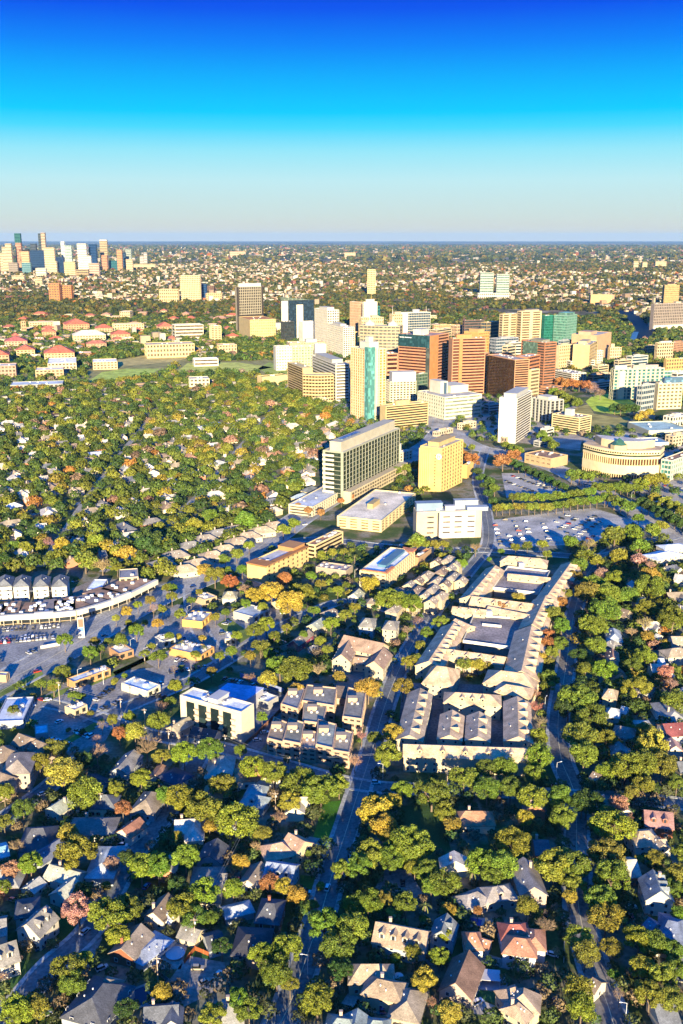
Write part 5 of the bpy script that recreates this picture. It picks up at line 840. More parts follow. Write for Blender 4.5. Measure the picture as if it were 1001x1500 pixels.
H_('small clay tiled guest house with white gables beside the orange villa', RTI, (.78, .78, .76), [(684, 1366, 702, 1366, 10, 5, 8.4, 'h'), (705, 1374, 718, 1378, 5, 3.4, 5, 'g')], 'the clay tiled guest house', 2)
H_('long brown roofed house with one sunlit slope and a grey gable', (.17, .10, .07), WP, [(687, 1392, 668, 1438, 12, 5.4, 10.5, 'g')], 'the long brown roofed house', 2)
H_('big tan hipped house with projecting wing by the green pool lawn', (.30, .215, .145), WC, [(768, 1442, 766, 1460, 12, 6, 10.2, 'h'), (740, 1450, 760, 1444, 9, 5.6, 9, 'h', {'do': 0}), (754, 1474, 762, 1466, 10, 5.8, 9.2, 'h', C1)], 'the big tan hipped house', 2)
H_('narrow white house with grey roof, dormers and a tall white street gable', (.16, .19, .21), WW, [(957, 1274, 968, 1304, 11, 7, 11.5, 'g', {'do': 3, 'ch': 1})], 'the narrow white dormer house', 2)
H_('slate blue hipped house with pale trim at the photo edge', (.12, .15, .23), WW, [(972, 1346, 1000, 1352, 20, 5, 9.4, 'h'), (952, 1344, 962, 1352, 8, 4.6, 7.6, 'g')], 'the slate blue hipped house', 1)
H_('tan topped house with a red slate side wing near the cross street', (.34, .26, .17), WW, [(930, 1218, 958, 1216, 13, 5.6, 9, 'h'), (962, 1224, 972, 1236, 8, 5, 8, 'g', {'do': 1})], 'the tan topped house', 1)
H_('long slate roofed house with red brown gables behind the tan topped house', (.15, .15, .18), WR, [(945, 1186, 985, 1190, 14, 5.4, 9.4, 'g', {'rc': (.28, .14, .12), 'do': 2})], 'the slate house with red gables', 1)
for lb, rc, wg, k in [
    ('brown and cream gabled cottage peeping from the tree row', TB, [(906, 889, 922, 894, 9, 5, 8.6, 'g')], 'the brown and cream cottage'), ('blue grey hipped house between two oaks, on the upper right street', BG, [(898, 918, 901, 930, 10, 5, 8.4, 'h')], 'the blue grey hipped house'), ('slim cottage with a pale pyramid roof and porch', GR, [(893, 936, 903, 940, 9, 5, 8, 'h')], None),
    ('orange roofed cottage wedge between dark gardens', (.40, .2, .12), [(897, 950, 898, 962, 8, 4.5, 7, 'g')], 'the orange roofed cottage'), ('small cream gabled house with striped porch', TB, [(904, 976, 910, 984, 8, 4.5, 7.4, 'g')], None), ('cream fronted house with tan hipped roof beside the small lawn', (.36, .27, .17), [(888, 1008, 902, 1010, 12, 5.8, 9, 'h')], 'the cream fronted house'),
    ('white house with turquoise shadowed gable by the small lawn', (.40, .42, .42), [(892, 1036, 906, 1038, 11, 5.6, 8.6, 'h'), (912, 1034, 920, 1036, 7, 5, 7.4, 'g')], 'the white house by the small lawn'), ('low white garage with pale roof across the small lawn', LG, [(934, 1056, 950, 1056, 9, 3.4, 5.2, 'h')], None),
    ('brown grey house with wide hip beneath the yellow tree', (.22, .18, .16), [(904, 1062, 926, 1066, 14, 5, 8.4, 'h')], 'the brown grey hipped house'), ('grey T shaped roof house facing the street trees', GR, [(906, 1086, 910, 1098, 9, 5, 8, 'g'), (914, 1096, 922, 1096, 9, 5, 7.6, 'g')], None), ('tan and white house with long gable at the upper photo edge', (.34, .27, .18), [(980, 950, 1002, 948, 12, 5.8, 9, 'h'), (984, 932, 1002, 932, 11, 5.6, 8.6, 'g')], 'the tan and white house'),
    ('pale garage with little gable among palms', LG, [(962, 928, 968, 930, 7, 3.4, 5.4, 'g')], None), ('white shed roof in the garden strip behind the palms', (.46, .48, .5), [(962, 964, 972, 964, 8, 3.2, 4.8, 'g')], None), ('dark red roofed house with a white end wall', (.20, .05, .05), [(972, 1060, 1000, 1058, 14, 5.6, 9.4, 'g')], 'the dark red roofed house'),
    ('pink tiled gable corner beneath the dark red roof', (.45, .24, .17), [(984, 1080, 990, 1092, 8, 4.6, 7.6, 'g')], None), ('blue shaded gabled cottage behind the bare pale tree', BG, [(926, 850, 936, 858, 9, 4.6, 7.8, 'g')], None), ('brown roofed cottage at the foot of the yellow tree', TB, [(870, 1130, 880, 1134, 8, 4, 6, 'g')], None),
    ('white ribbed school like block with blue roof at the upper photo edge', (.5, .56, .62), [(958, 812, 984, 806, 18, 6, 8, 'h'), (974, 798, 998, 796, 14, 8, 10, 'h')], 'the blue roofed school block'), ('dark roofed cottage between pink bush and street', SL, [(940, 1000, 952, 1004, 10, 4.4, 7.4, 'h')], None), ('pale gabled house edge below the school block', LG, [(990, 840, 1004, 842, 12, 5, 8, 'g')], None),
    ('small slate house with white porch at the lower photo edge', SL, [(988, 1398, 1004, 1400, 10, 4.4, 7.4, 'h')], None), ('roof of a brown cottage beneath the palm like tree', TB, [(870, 1432, 880, 1438, 8, 4, 6.4, 'g')], None)]:
    H_(lb, rc, WW if 'cream' not in lb else WC, wg, k, 1)
# blocks nearer the cross street
H_('big tan roofed hall of many crossing gables with cream walls', (.31, .20, .13), WC, [(505, 930, 562, 942, 16, 9, 14, 'g', {'do': 0}), (500, 958, 512, 936, 12, 8, 12.6, 'g'), (548, 968, 562, 948, 12, 7.6, 12, 'g'), (520, 962, 540, 964, 9, 5, 7.5, 'g')], 'the many gabled tan hall', 2)
H_('blue grey hipped apartment block, closer to the tan hall of the two', (.28, .26, .20), WB, [(532, 905, 546, 906, 17, 9, 12, 'h')], 'the blue grey apartment block', 2); H_('cream hipped apartment block, the one beside the shaded street', (.26, .23, .18), WC, [(566, 909, 580, 910, 17, 9, 12, 'h')], 'the cream apartment block', 2)
H_('white cottage with green grey roof across from the red rimmed block', (.30, .31, .22), WW, [(518, 869, 526, 862, 9, 4.4, 7.6, 'g')], 'the green roofed white cottage', 1); H_('tan roofed cottage behind the yellow green street trees', TN, WC, [(541, 876, 554, 876, 9, 4, 6.6, 'h')], None); H_('cream cottage with grey green gable near the crossing', GG, WC, [(457, 914, 472, 904, 10, 5, 8, 'g')], None)
H_('tan hipped cottage with a palm shadow on its roof', TN, WC, [(480, 894, 492, 890, 11, 5, 8, 'h')], None); H_('magenta fronted cottage at the shaded car yard', TN, (.35, .10, .16), [(430, 938, 452, 922, 8, 4.4, 7.2, 'g')], 'the magenta fronted cottage'); H_('low grey shed in the shaded car yard', GR, WB, [(458, 944, 464, 946, 8, 3.4, 4.8, 'h')], None)
H_('dark brown barn roof, first of the two under the bare tree', (.13, .105, .09), WP, [(452, 1006, 470, 1007, 20, 4, 6.2, 'g')], 'the dark brown barn roofs', 0, 'barn', 'building'); H_('dark brown barn roof with patched shingles beside the bare tree', (.15, .11, .085), WP, [(492, 1004, 518, 1006, 22, 4, 6.4, 'g')], None, 0, 'barn', 'building')
H_('cream roofed house with tan hip beside the main crossing', (.33, .30, .18), (.74, .70, .62), [(330, 866, 344, 866, 14, 5, 8, 'h')], 'the tan hipped corner house', 1); H_('small cream outbuilding buried in autumn trees', (.42, .38, .26), WC, [(405, 880, 412, 876, 8, 4, 6, 'g')], None)
# town house blocks with flat grey roofs
for i, (q, h, c, l) in enumerate([([(412, 1055), (437, 1063), (448, 1030), (430, 1022)], 9, (.22, .22, .23), 'flat grey roofed town house block at the car yard corner'), ([(443, 1050), (490, 1058), (494, 1028), (450, 1026)], 9, (.21, .20, .17), 'flat brown grey town house block under the bare tree'), ([(502, 1074), (530, 1078), (537, 1032), (510, 1030)], 9, (.23, .22, .19), 'tall flat roofed town house block with white street wall'),
    ([(443, 1078), (474, 1082), (480, 1050), (446, 1046)], 8, (.24, .23, .19), 'flat roofed town house block with a square roof well'), ([(392, 1104), (415, 1110), (424, 1078), (402, 1072)], 8, (.25, .2, .15), 'peach walled town house at the end of the stepped row'), ([(415, 1110), (441, 1115), (447, 1080), (424, 1076)], 9, (.20, .20, .17), 'peach town house with roof vents, next to the row end'),
    ([(441, 1115), (463, 1118), (468, 1090), (446, 1088)], 7, (.42, .30, .22), 'lower peach town house with tan terrace roof'), ([(463, 1116), (488, 1122), (494, 1082), (466, 1078)], 9, (.23, .26, .24), 'grey green roofed town house in the stepped row'), ([(488, 1122), (512, 1126), (518, 1092), (494, 1088)], 8, (.28, .24, .19), 'last peach town house of the stepped row by the street')]):
    w_ = [Vector(P(x, y)) for x, y in q]; w_[2] = w_[1]+(w_[2]-w_[1])*.9; cx = sum(p.x for p in w_)/4; cy = sum(p.y for p in w_)/4
    r_, c_ = polytower('town_house', l, 'house', [tuple(p) for p in w_], h, 3, (.62, .46, .34), (.08, .07, .07), 'g', .6, 4, roofc=c, par=.9); o_ = Vector(c_)
    for k in range(2): part('roof_unit', MB().box(k*3-2, k*3-.8, -1, .4, h+.3, h+1.2), 'metal', r_, (.45, .45, .45))
    part('terrace_room', MB().box(-3.5, 1.5, 1.5, 5, h+.3, h+2.8), 'masonry', r_, (.6, .48, .36))
    if i in (0, 6, 8): lm(*proj(cx, cy), ['the corner grey town house', '', '', '', '', '', 'the lower peach town house', '', 'the last peach town house'][i])
# condominium complex of long tan roofed wings
TR = (.52, .36, .20); TR2 = (.40, .30, .19)
CX = [((838, 822, 802, 872), 17, 'upper third of the long outer wing, tapering toward the car park', 8), ((800, 872, 780, 914), 18, 'middle third of the long outer wing with notched dormers', 6), ((779, 916, 764, 982), 22, 'lower third of the long outer wing, widest part', 6), ((665, 912, 628, 968), 17, 'stepped inner wing along the shaded street', 8), ((726, 828, 688, 872), 15, 'upper inner wing beside the first parking deck', 6),
      ((745, 814, 792, 818), 13, 'top cross wing facing the big car park', 2), ((745, 840, 806, 846), 8, 'narrow strip roof above the first parking deck', 0), ((692, 873, 780, 884), 16, 'cross wing between the two parking decks', 4), ((652, 950, 740, 962), 12, 'cross wing below the second parking deck', 4), ((640, 975, 655, 977), 26, 'square corner block with angled bays at the shaded street', 0), ((734, 982, 766, 986), 20, 'square corner block with broad cream end wall', 0),
      ((664, 888, 712, 893), 9, 'blue shaded twin gabled wing near the second deck', 3), ((716, 888, 776, 900), 8, 'narrow strip roof above the second parking deck', 0), ((668, 906, 690, 916), 8, 'slim grey ended strip beside the second deck', 0),
      ((616, 1008, 600, 1076), 14, 'lower court, long western wing with five dormers', 5), ((667, 1014, 718, 1017), 14, 'lower court, upper cross wing with blue gables', 3), ((663, 1040, 659, 1076), 13, 'lower court, first of the two middle blocks', 2), ((702, 1042, 700, 1078), 13, 'lower court, second of the two middle blocks', 2), ((758, 1020, 760, 1078), 15, 'lower court, eastern wing with dark dormers', 4), ((592, 1090, 772, 1096), 13, 'longest bottom wing along the cross street', 5), ((742, 1002, 766, 1006), 13, 'small linking gable below the cream end wall', 0)]
for i, (q, wd, l, do) in enumerate(CX):
    big = i in (9, 10); rc = TR if i not in (14, 17) else TR2
    r_, o_ = house('condominium wing: '+l if False else l.replace('wing', 'condominium wing', 1) if 'wing' in l else 'condominium '+l, rc, (.70, .60, .42), [(*q, wd, 8.5, 8.5+wd*.24, 'h' if big or i in (5, 15, 20) else 'g', {'do': do})], None, 2 if i in (9, 10, 19) else 1, 'condominium_wing', 'building', 'wings of the condominium complex')
lm(840, 830, 'the tip of the long condominium wing'); lm(785, 920, 'the notched outer condominium wing'); lm(770, 985, 'the cream end wall of the condominiums'); lm(640, 985, 'the angled condominium corner block'); lm(655, 920, 'the stepped condominium wing'); lm(600, 1040, 'the western lower court wing'); lm(690, 1020, 'the lower court gables'); lm(680, 1100, 'the long bottom condominium wing'); lm(765, 1050, 'the eastern lower court wing'); lm(700, 880, 'the cross wing between the decks')
for lb, q in (('upper grey parking deck with white railings inside the condominiums', [(722, 862), (790, 870), (806, 838), (744, 831)]), ('lower grey parking deck with white railings inside the condominiums', [(678, 940), (750, 950), (768, 908), (694, 902)])):
    w_ = [Vector(P(x, y, 6)) for x, y in q]; o_ = sum(w_, Vector((0, 0)))/4; r_ = thing('parking_deck', lb, 'parking deck', (o_.x, o_.y, 0)); L_ = [tuple(p-o_) for p in w_]
    part('deck', MB().prism(inset(L_, .4), 5.2, 6), 'asphalt', r_, (.23, .20, .19)); part('wall', MB().prism(inset(L_, .8), 0, 5.19), 'masonry', r_, (.45, .4, .35)); occ_poly([tuple(p) for p in w_], 1)
    for k in range(4): a, b = L_[k], L_[(k+1) % 4]; ia, ib = inset(L_, .4)[k], inset(L_, .4)[(k+1) % 4]; part('railing', MB().prism([a, b, ib, ia], 5.1, 7.3), 'masonry', r_, (.78, .76, .70))
    m0 = (Vector(L_[0])*.35+Vector(L_[3])*.65); m1 = (Vector(L_[1])*.35+Vector(L_[2])*.65); e = (m1-m0).normalized(); nn = Vector((-e.y, e.x))
    part('ramp_wall', MB().prism([tuple(m0+e*8), tuple(m1-e*12), tuple(m1-e*12+nn*.5), tuple(m0+e*8+nn*.5)], 6, 7.6), 'masonry', r_, (.78, .76, .7)); part('stair_tower', MB().box(L_[3][0]+8, L_[3][0]+12, L_[3][1]-3, L_[3][1]+1, 6, 10), 'masonry', r_, (.8, .78, .7))
lm(765, 850, 'the upper parking deck'); lm(722, 925, 'the lower parking deck')
# the two rows of zero lot houses and the cluster of small town houses
rw = [(237, 819), (257, 806), (278, 793), (300, 783), (320, 775), (345, 769)]; rw2 = [(270, 827), (290, 818), (310, 807), (329, 798), (348, 787), (363, 779), (383, 771), (400, 764)]
for i, (x, y) in enumerate(rw): H_('grey hipped patio house of the back row beside '+('the grove' if i < 3 else 'the boulevard houses'), (.20, .19, .175) if i % 2 == 0 else (.26, .22, .17), WC, [(x-7, y+1, x+7, y-1, 15, 4.5, 8.5, 'h', C1)], 'the back row of patio houses' if i == 2 else None, 1, 'patio_house', 'house', 'patio houses in the double row')
for i, (x, y) in enumerate(rw2): H_('tan hipped patio house of the front row by the boulevard', (.34, .26, .17) if i % 3 else (.38, .30, .18), (.72, .66, .52), [(x-7, y+1, x+7, y-1, 15, 4.5, 8.5, 'h', C1)], 'the front row of patio houses' if i in (1, 5) else None, 1, 'patio_house', 'house', 'patio houses in the double row')
rr = random.Random(4)
tc_ = [(640, 846), (652, 851), (664, 840), (676, 846), (648, 831), (660, 828), (625, 838), (612, 846), (634, 858), (622, 868), (610, 860), (600, 852), (645, 868), (596, 866), (588, 876), (606, 878), (582, 862), (668, 822), (656, 815), (640, 818), (578, 886), (632, 876)]
for i, (x, y) in enumerate(tc_): H_('%s row house %s the cluster behind the red rimmed flats' % (['tan', 'brown', 'grey tan'][i % 3], ['at the edge of', 'within', 'central in'][(i//3) % 3]), [(.32, .25, .17), (.20, .14, .10), (.26, .22, .17)][i % 3], WC, [(x-2.5, y+2.5, x+2.5, y-2.5, 8.5, 8, 10.8, 'g' if i % 2 else 'h', {'do': 0})], 'the small row house cluster' if i in (3, 10) else None, 1, 'row_house', 'house', 'small row houses in a cluster')
for i, x in enumerate((-20, 6, 31, 60, 87)): 
    r_, o_ = H_(['white', 'white', 'white', 'white', 'white'][i]+' four storey gabled town house '+['cut off by the photo edge', 'second from the photo edge', 'in the middle of the white row', 'next to the end of the white row', 'at the free end of the white row'][i], (.13, .14, .155), (.80, .76, .70), [(x, 848, x+2, 841, 11.3, 11, 15, 'h')], 'the white gabled town houses' if i == 3 else None, 2, 'town_house', 'house', 'white gabled town houses in a row')
    part('eave_band', MB().box(-6, 6, -10.6, -9, 7.5, 7.9), 'shingle', r_, (.13, .14, .155))
H_('white roofed house alone in the neighbourhood trees', (.75, .74, .70), WW, [(137, 662, 156, 660, 22, 5, 7, 'h')], 'the lone white roofed house', 0)
H_('long white school roof among the trees below the office slab', (.72, .66, .52), WC, [(290, 626, 318, 617, 20, 5, 7.5, 'h')], 'the long white school roof', 0)
H_('white villa ring with a garden court near the tall condominium', (.66, .58, .44), WW, [(458, 618, 474, 613, 9, 4, 6, 'h'), (478, 622, 492, 616, 9, 4, 6, 'h')], 'the white villa with court', 0)
for lb, x, y, s_, rc in [('blue roofed house in the neighbourhood woods', 245, 714, 12, (.15, .25, .45)), ('bright white house near the photo edge in the woods', 18, 736, 14, (.7, .72, .75)), ('orange tan mansion in the neighbourhood woods', 195, 650, 18, (.52, .30, .16)), ('large cream house with grey roofs in the woods', 316, 674, 20, (.5, .5, .42)), ('grey gabled house below the large cream one', 326, 710, 14, (.3, .33, .3)), ('dark roofed house beside the low white wing', 454, 712, 14, (.1, .12, .14)), ('blue white house beside the dark roofed one', 440, 722, 14, (.25, .33, .4)), ('cream house at the foot of the low white wing', 400, 742, 13, (.42, .36, .26))]:
    H_(lb, rc, WC, [(x-5, y+2, x+6, y-1, s_*.8, 4.5, 8, 'h')], 'the '+' '.join(lb.split()[:3]) if 'house' in lb.split()[:3] or 'mansion' in lb.split()[:3] else None, 0)
# filler houses between the trees: six kinds, copied
protos = []
for k in range(5):
    r_ = bpy.data.objects.new('bungalow', None); COL.objects.link(r_); o0 = Vector((0, 0)); L = [5, 4, 6, 5, 3][k]
    wing(r_, o0, (-L, 0), (L, 0), [11, 12, 10, 13, 12][k], 4.3, [7.6, 8, 7.2, 8.4, 7.8][k], 'gh'[k % 2], TN, WC, 0, True)
    if k in (0, 2, 3): wing(r_, o0, (L-2, -7), (L-2, 2), 8, 4.1, 7.0, 'g' if k else 'h', TN, WC, 0)
    me = MB().box(-.8, .8, -.1, .1, 0, 1.4).mesh('window', 'window_glass'); w0 = [5.5, 6, 5, 6.5, 6][k]
    for j in range(3): link('window', me, r_, (.05, .06, .07), (-L+j*2.6, -w0-.02, 1.2))
    protos.append((r_, [(c, c.name.split('.')[0]) for c in bpy.data.objects if c.parent == r_]))
OCC[int((0-GX0)/GC)-12:int((0-GX0)/GC)+12, 0:5] = False
NBH = [([(-20, 572), (120, 572), (330, 556), (400, 590), (500, 625), (468, 660), (462, 700), (415, 745), (330, 760), (215, 800), (120, 830), (-20, 830)], 420, 25, 0), ([(845, 860), (1040, 830), (1040, 1160), (850, 1150)], 12, 26, 1), ([(860, 1190), (1040, 1190), (1040, 1500), (905, 1500)], 3, 26, 1), ([(0, 1110), (380, 1130), (420, 1500), (0, 1500)], 16, 19, 1), ([(430, 1180), (830, 1185), (830, 1500), (430, 1500)], 5, 19, 1)]
rc_ = [(.24, .18, .13), (.30, .25, .18), (.19, .18, .17), (.44, .40, .34), (.36, .20, .12), (.13, .14, .16), (.52, .48, .42), (.28, .28, .27)]; rn = ['brown', 'tan', 'grey', 'pale cream', 'rust', 'slate', 'whitish', 'weathered grey']
HN = 0; rr = random.Random(9); hp = []
for poly, cnt, gap, z_ in NBH:
    W = wpoly(poly); xs = [p[0] for p in W]; ys = [p[1] for p in W]; tries = 0; got = 0
    while got < cnt and tries < 16000:
        tries += 1; x = rr.uniform(min(xs), max(xs)); y = rr.uniform(min(ys), max(ys))
        if not inpoly(np.array([x]), np.array([y]), W)[0]: continue
        X, Y = proj(x, y)
        if not (-12 < X < 1012 and Y < 1510): continue
        if any(occ(x+dx, y+dy) for dx in (-8, 0, 8) for dy in (-8, 0, 8)) or any((x-a)**2+(y-b)**2 < gap*gap for a, b in hp): continue
        hp.append((x, y)); got += 1
hp.sort(key=lambda q: q[1])
for i, (x, y) in enumerate(hp[:190]):
    k = rr.randrange(5); c = rr.randrange(8); X, Y = proj(x, y); rz = rr.choice([.5, .5, 2.07, -1.07, 0.42, 1.95])+rr.uniform(-.08, .08)
    if Y > 850: rz = rr.choice([0, 1.57, .1])
    r_, kids = protos[k]; lab = '%s %s house %s' % (rn[c], ['cross gabled', 'hipped', 'long ridged', 'double ridged', 'pyramid roofed'][k], near_lm(X, Y))
    if Y < 850 and rr.random() < .2: c = rr.choice([1, 3, 6]); lab = '%s %s house %s' % (rn[c], ['cross gabled', 'hipped', 'long ridged', 'double ridged', 'pyramid roofed'][k], near_lm(X, Y))
    col = {'roof': rc_[c], 'wall': rr.choice([WC, WW, WP, WR, WC])}
    if i < 5 and False: pass
    s_ = rr.uniform(.85, 1.2); n_ = copy_tree(r_, kids, (x, y, 0), rz, (s_, s_, 1), lab, col); n_['category'] = 'house'; n_['group'] = 'houses between the neighbourhood trees'
    occ_poly([(x+math.cos(rz+a)*9*s_, y+math.sin(rz+a)*9*s_) for a in (0, .8, 1.57, 2.4, 3.14, 3.9, 4.7, 5.5)], 1)
    if Y < 850 and i % 5: f_ = (y/1300)**.5; occ_poly([(x-6, y), (x-6-x*.012, y-20*f_), (x+6-x*.012, y-20*f_), (x+6, y)], 1)
for r_, kids in protos:
    for c, _ in kids: bpy.data.objects.remove(c)
    bpy.data.objects.remove(r_)
r = np.random.default_rng(21); rest = hp[190:]
if rest: 
    X = np.array([p[0] for p in rest]); Y = np.array([p[1] for p in rest]); n = len(X); cr_ = roofcols(r, n)*.75; boxes('distant_house_roofs', X, Y, r.uniform(11, 18, n), r.uniform(9, 13, n), r.uniform(4, 7, n), r.choice([.5, .42, 2.0], n), roofcols(r, n), cr_)
    for x, y in rest: occ_poly([(x-8, y-20), (x+8, y-20), (x+7, y+6), (x-7, y+6)])
# ------------------------------------------------------------ trees
def crown_mesh(seed, K, leaf, flat=.75, nl=16, spread=.62, lr=(.3, .46), thin=1.0, name='crown', tall=1.0):
    """crown of radius 1 made of many leaf sprays gathered in lobes"""
    r = np.random.default_rng(seed); th = r.uniform(0, 2*np.pi, nl); ph = r.uniform(-.25, 1, nl); rr_ = spread*r.uniform(.55, 1.1, nl); ce = np.stack([np.cos(th)*rr_*np.sqrt(1-np.clip(ph, 0, 1)**2*.8), np.sin(th)*rr_*np.sqrt(1-np.clip(ph, 0, 1)**2*.8), ph*spread*flat*tall], 1)
    lrad = r.uniform(lr[0], lr[1], nl); p_ = lrad**2/np.sum(lrad**2); li = r.choice(nl, K, p=p_)
    d = r.normal(size=(K, 3)); d /= np.linalg.norm(d, axis=1, keepdims=True); pos = ce[li]+d*(lrad[li]*r.uniform(.72, 1.08, K))[:, None]*np.array([1, 1, .85])
    dist = np.linalg.norm(pos[:, None, :]-ce[None], axis=2); inside = (dist < lrad[None]*.66).any(1); keep = ~inside | (r.random(K) < .12); pos, d, li = pos[keep], d[keep], li[keep]; K = len(pos)
    nn = d+r.normal(size=d.shape)*.55; nn /= np.linalg.norm(nn, axis=1, keepdims=True); u = np.cross(nn, r.normal(size=d.shape)); u /= np.linalg.norm(u, axis=1, keepdims=True); v = np.cross(nn, u); s_ = (leaf*r.uniform(.6, 1.5, K))[:, None]
    q = np.stack([pos-u*s_, pos-v*s_*.75*thin, pos+u*s_, pos+v*s_*.75*thin], 1).reshape(-1, 3); lt = r.uniform(.78, 1.2, nl)[li]; t = (lt*r.uniform(.7, 1.3, K))[:, None]; hue = r.uniform(-.1, .1, (K, 1)); c = np.concatenate([t*(1+hue), t, t*(1-hue)], 1)
    return colmesh(name, q, np.arange(len(q)), 4, np.repeat(c, 4, 0), 'foliage')
def trunk_mesh(seed, limbs=5, h=1.0, r0=.06):
    r = random.Random(seed); m_ = MB(); m_.tube((0, 0, -1.0), (0, 0, -.35), r0, r0*.7)
    for k in range(limbs): a = 2*math.pi*k/limbs+r.uniform(-.4, .4); x, y = math.cos(a), math.sin(a); s_ = r.uniform(.3, .55); m_.tube((0, 0, -.4), (x*s_*.6, y*s_*.6, -.05), r0*.6, r0*.35, 5); m_.tube((x*s_*.6, y*s_*.6, -.05), (x*s_*1.3, y*s_*1.3, .3), r0*.35, r0*.12, 5)
    return m_.mesh('trunk', 'bark')
def bare_mesh(seed):
    r = random.Random(seed); m_ = MB()
    def br(p, d, L, rad, lv):
        q = p+d*L; m_.tube(p, q, rad, rad*.6, 3)
        if lv == 0: return
        for k in range(4 if lv > 1 else 5): dd = (d+Vector((r.uniform(-1, 1), r.uniform(-1, 1), r.uniform(-.45, .7)))*.85).normalized(); br(p+d*L*r.uniform(.45, 1), dd, L*r.uniform(.55, .8), rad*.55, lv-1)
    for k in range(6): a = k*1.05+r.uniform(-.3, .3); br(Vector((0, 0, -.45)), Vector((math.cos(a)*.8, math.sin(a)*.8, .9)).normalized(), .42, .03, 4)
    return m_.mesh('crown', 'bark')
CN = {'oak': [crown_mesh(s_, 9500, .036, nl=n_, spread=.80, lr=(.12, .27)) for s_, n_ in ((1, 44), (2, 52), (3, 38), (4, 60), (5, 48))], 'round': [crown_mesh(s_, 8500, .038, .95, 40, .66, (.18, .34)) for s_ in (6, 7)], 'tall': [crown_mesh(8, 4500, .055, 1.0, 18, .42, (.26, .4), tall=2.4)],
      'bare': [bare_mesh(s_) for s_ in (9, 10)], 'thin': [crown_mesh(s_, 2600, .035, .8, 22, .62, (.25, .36), .35) for s_ in (12, 13)], 'mid': [crown_mesh(s_, 2600, .07, .8, 24, .66, (.2, .36)) for s_ in (14, 15, 16, 17)], 'bush': [crown_mesh(18, 1600, .08, .7, 10, .5, (.35, .5))]}
TK = [trunk_mesh(s_) for s_ in (1, 2, 3)]
GRN = {'G': (.10, .145, .016), 'B': (.15, .18, .018), 'D': (.04, .075, .014), 'O': (.155, .155, .02), 'Y': (.28, .22, .03), 'R': (.27, .12, .04), 'P': (.32, .18, .14), 'T': (.30, .21, .12), 'Q': (.34, .19, .14)}
WRD = {'G': 'leaf green', 'B': 'bright yellow green', 'D': 'deep green', 'O': 'olive green', 'Y': 'golden yellow', 'R': 'orange red', 'P': 'pinkish bare', 'T': 'tan bare', 'Q': 'rosy leafed'}
def tree(x, y, rad, t='G', shape=None):
    """crown centre and radius as seen in the photograph"""
    h0 = 8.0; X, Y = P(x, y, h0); dist = math.sqrt(X*X+Y*Y+(CAMH-h0)**2); Rm = rad*dist/F*1.1; Rm = min(max(Rm, 1.3), 17); zc = max(Rm*.95, min(9, 4+Rm*.62)); X, Y = P(x, y, zc)
    rr = random.Random(int(x*31+y*17)); near = dist < 780; bare = t in 'PT'
    if bare: me = rr.choice(CN['bare'] if rad > 10 else CN['thin']); nm = 'bare_tree'
    elif t in 'YRQ': me = rr.choice(CN['round']+CN['oak'][:2]) if near else rr.choice(CN['mid']); nm = 'autumn_tree'
    elif shape == 'tall': me = CN['tall'][0]; nm = 'cypress_tree'
    elif Rm < 3.2: me = CN['bush'][0]; nm = 'shrub'; zc = Rm*.7
    else: me = rr.choice(CN['oak']+CN['round'][:1]) if near else rr.choice(CN['mid']); nm = 'oak_tree'
    rz = rr.uniform(0, 6.28); sx, sy, sz = Rm*rr.uniform(.92, 1.1), Rm*rr.uniform(.92, 1.1), Rm*rr.uniform(.85, 1.1)
    size = 'broad' if Rm > 9 else 'middling' if Rm > 5.5 else 'small'; base = GRN[t]; col = tuple(c*rr.uniform(.85, 1.18) for c in base)
    lab = '%s %s %s %s' % (size, WRD[t], {'oak_tree': 'oak', 'bare_tree': 'tree', 'autumn_tree': 'tree', 'shrub': 'shrub', 'cypress_tree': 'cypress'}[nm], near_lm(x, y, zc))
    root = thing(nm, lab, 'tree' if nm != 'shrub' else 'shrub', (X, Y, 0), rz, 'trees and shrubs of the neighbourhood')
    c = link('crown', me, root, col, (0, 0, zc)); c.scale = (sx, sy, sz)
    if nm != 'shrub': k = link('trunk', rr.choice(TK), root, (.16, .12, .09), (0, 0, zc)); k.scale = (Rm*.9, Rm*.9, zc)
    occ_poly([(X+math.cos(a)*Rm*.7, Y+math.sin(a)*Rm*.7) for a in (0, .785, 1.57, 2.36, 3.14, 3.93, 4.71, 5.5)])
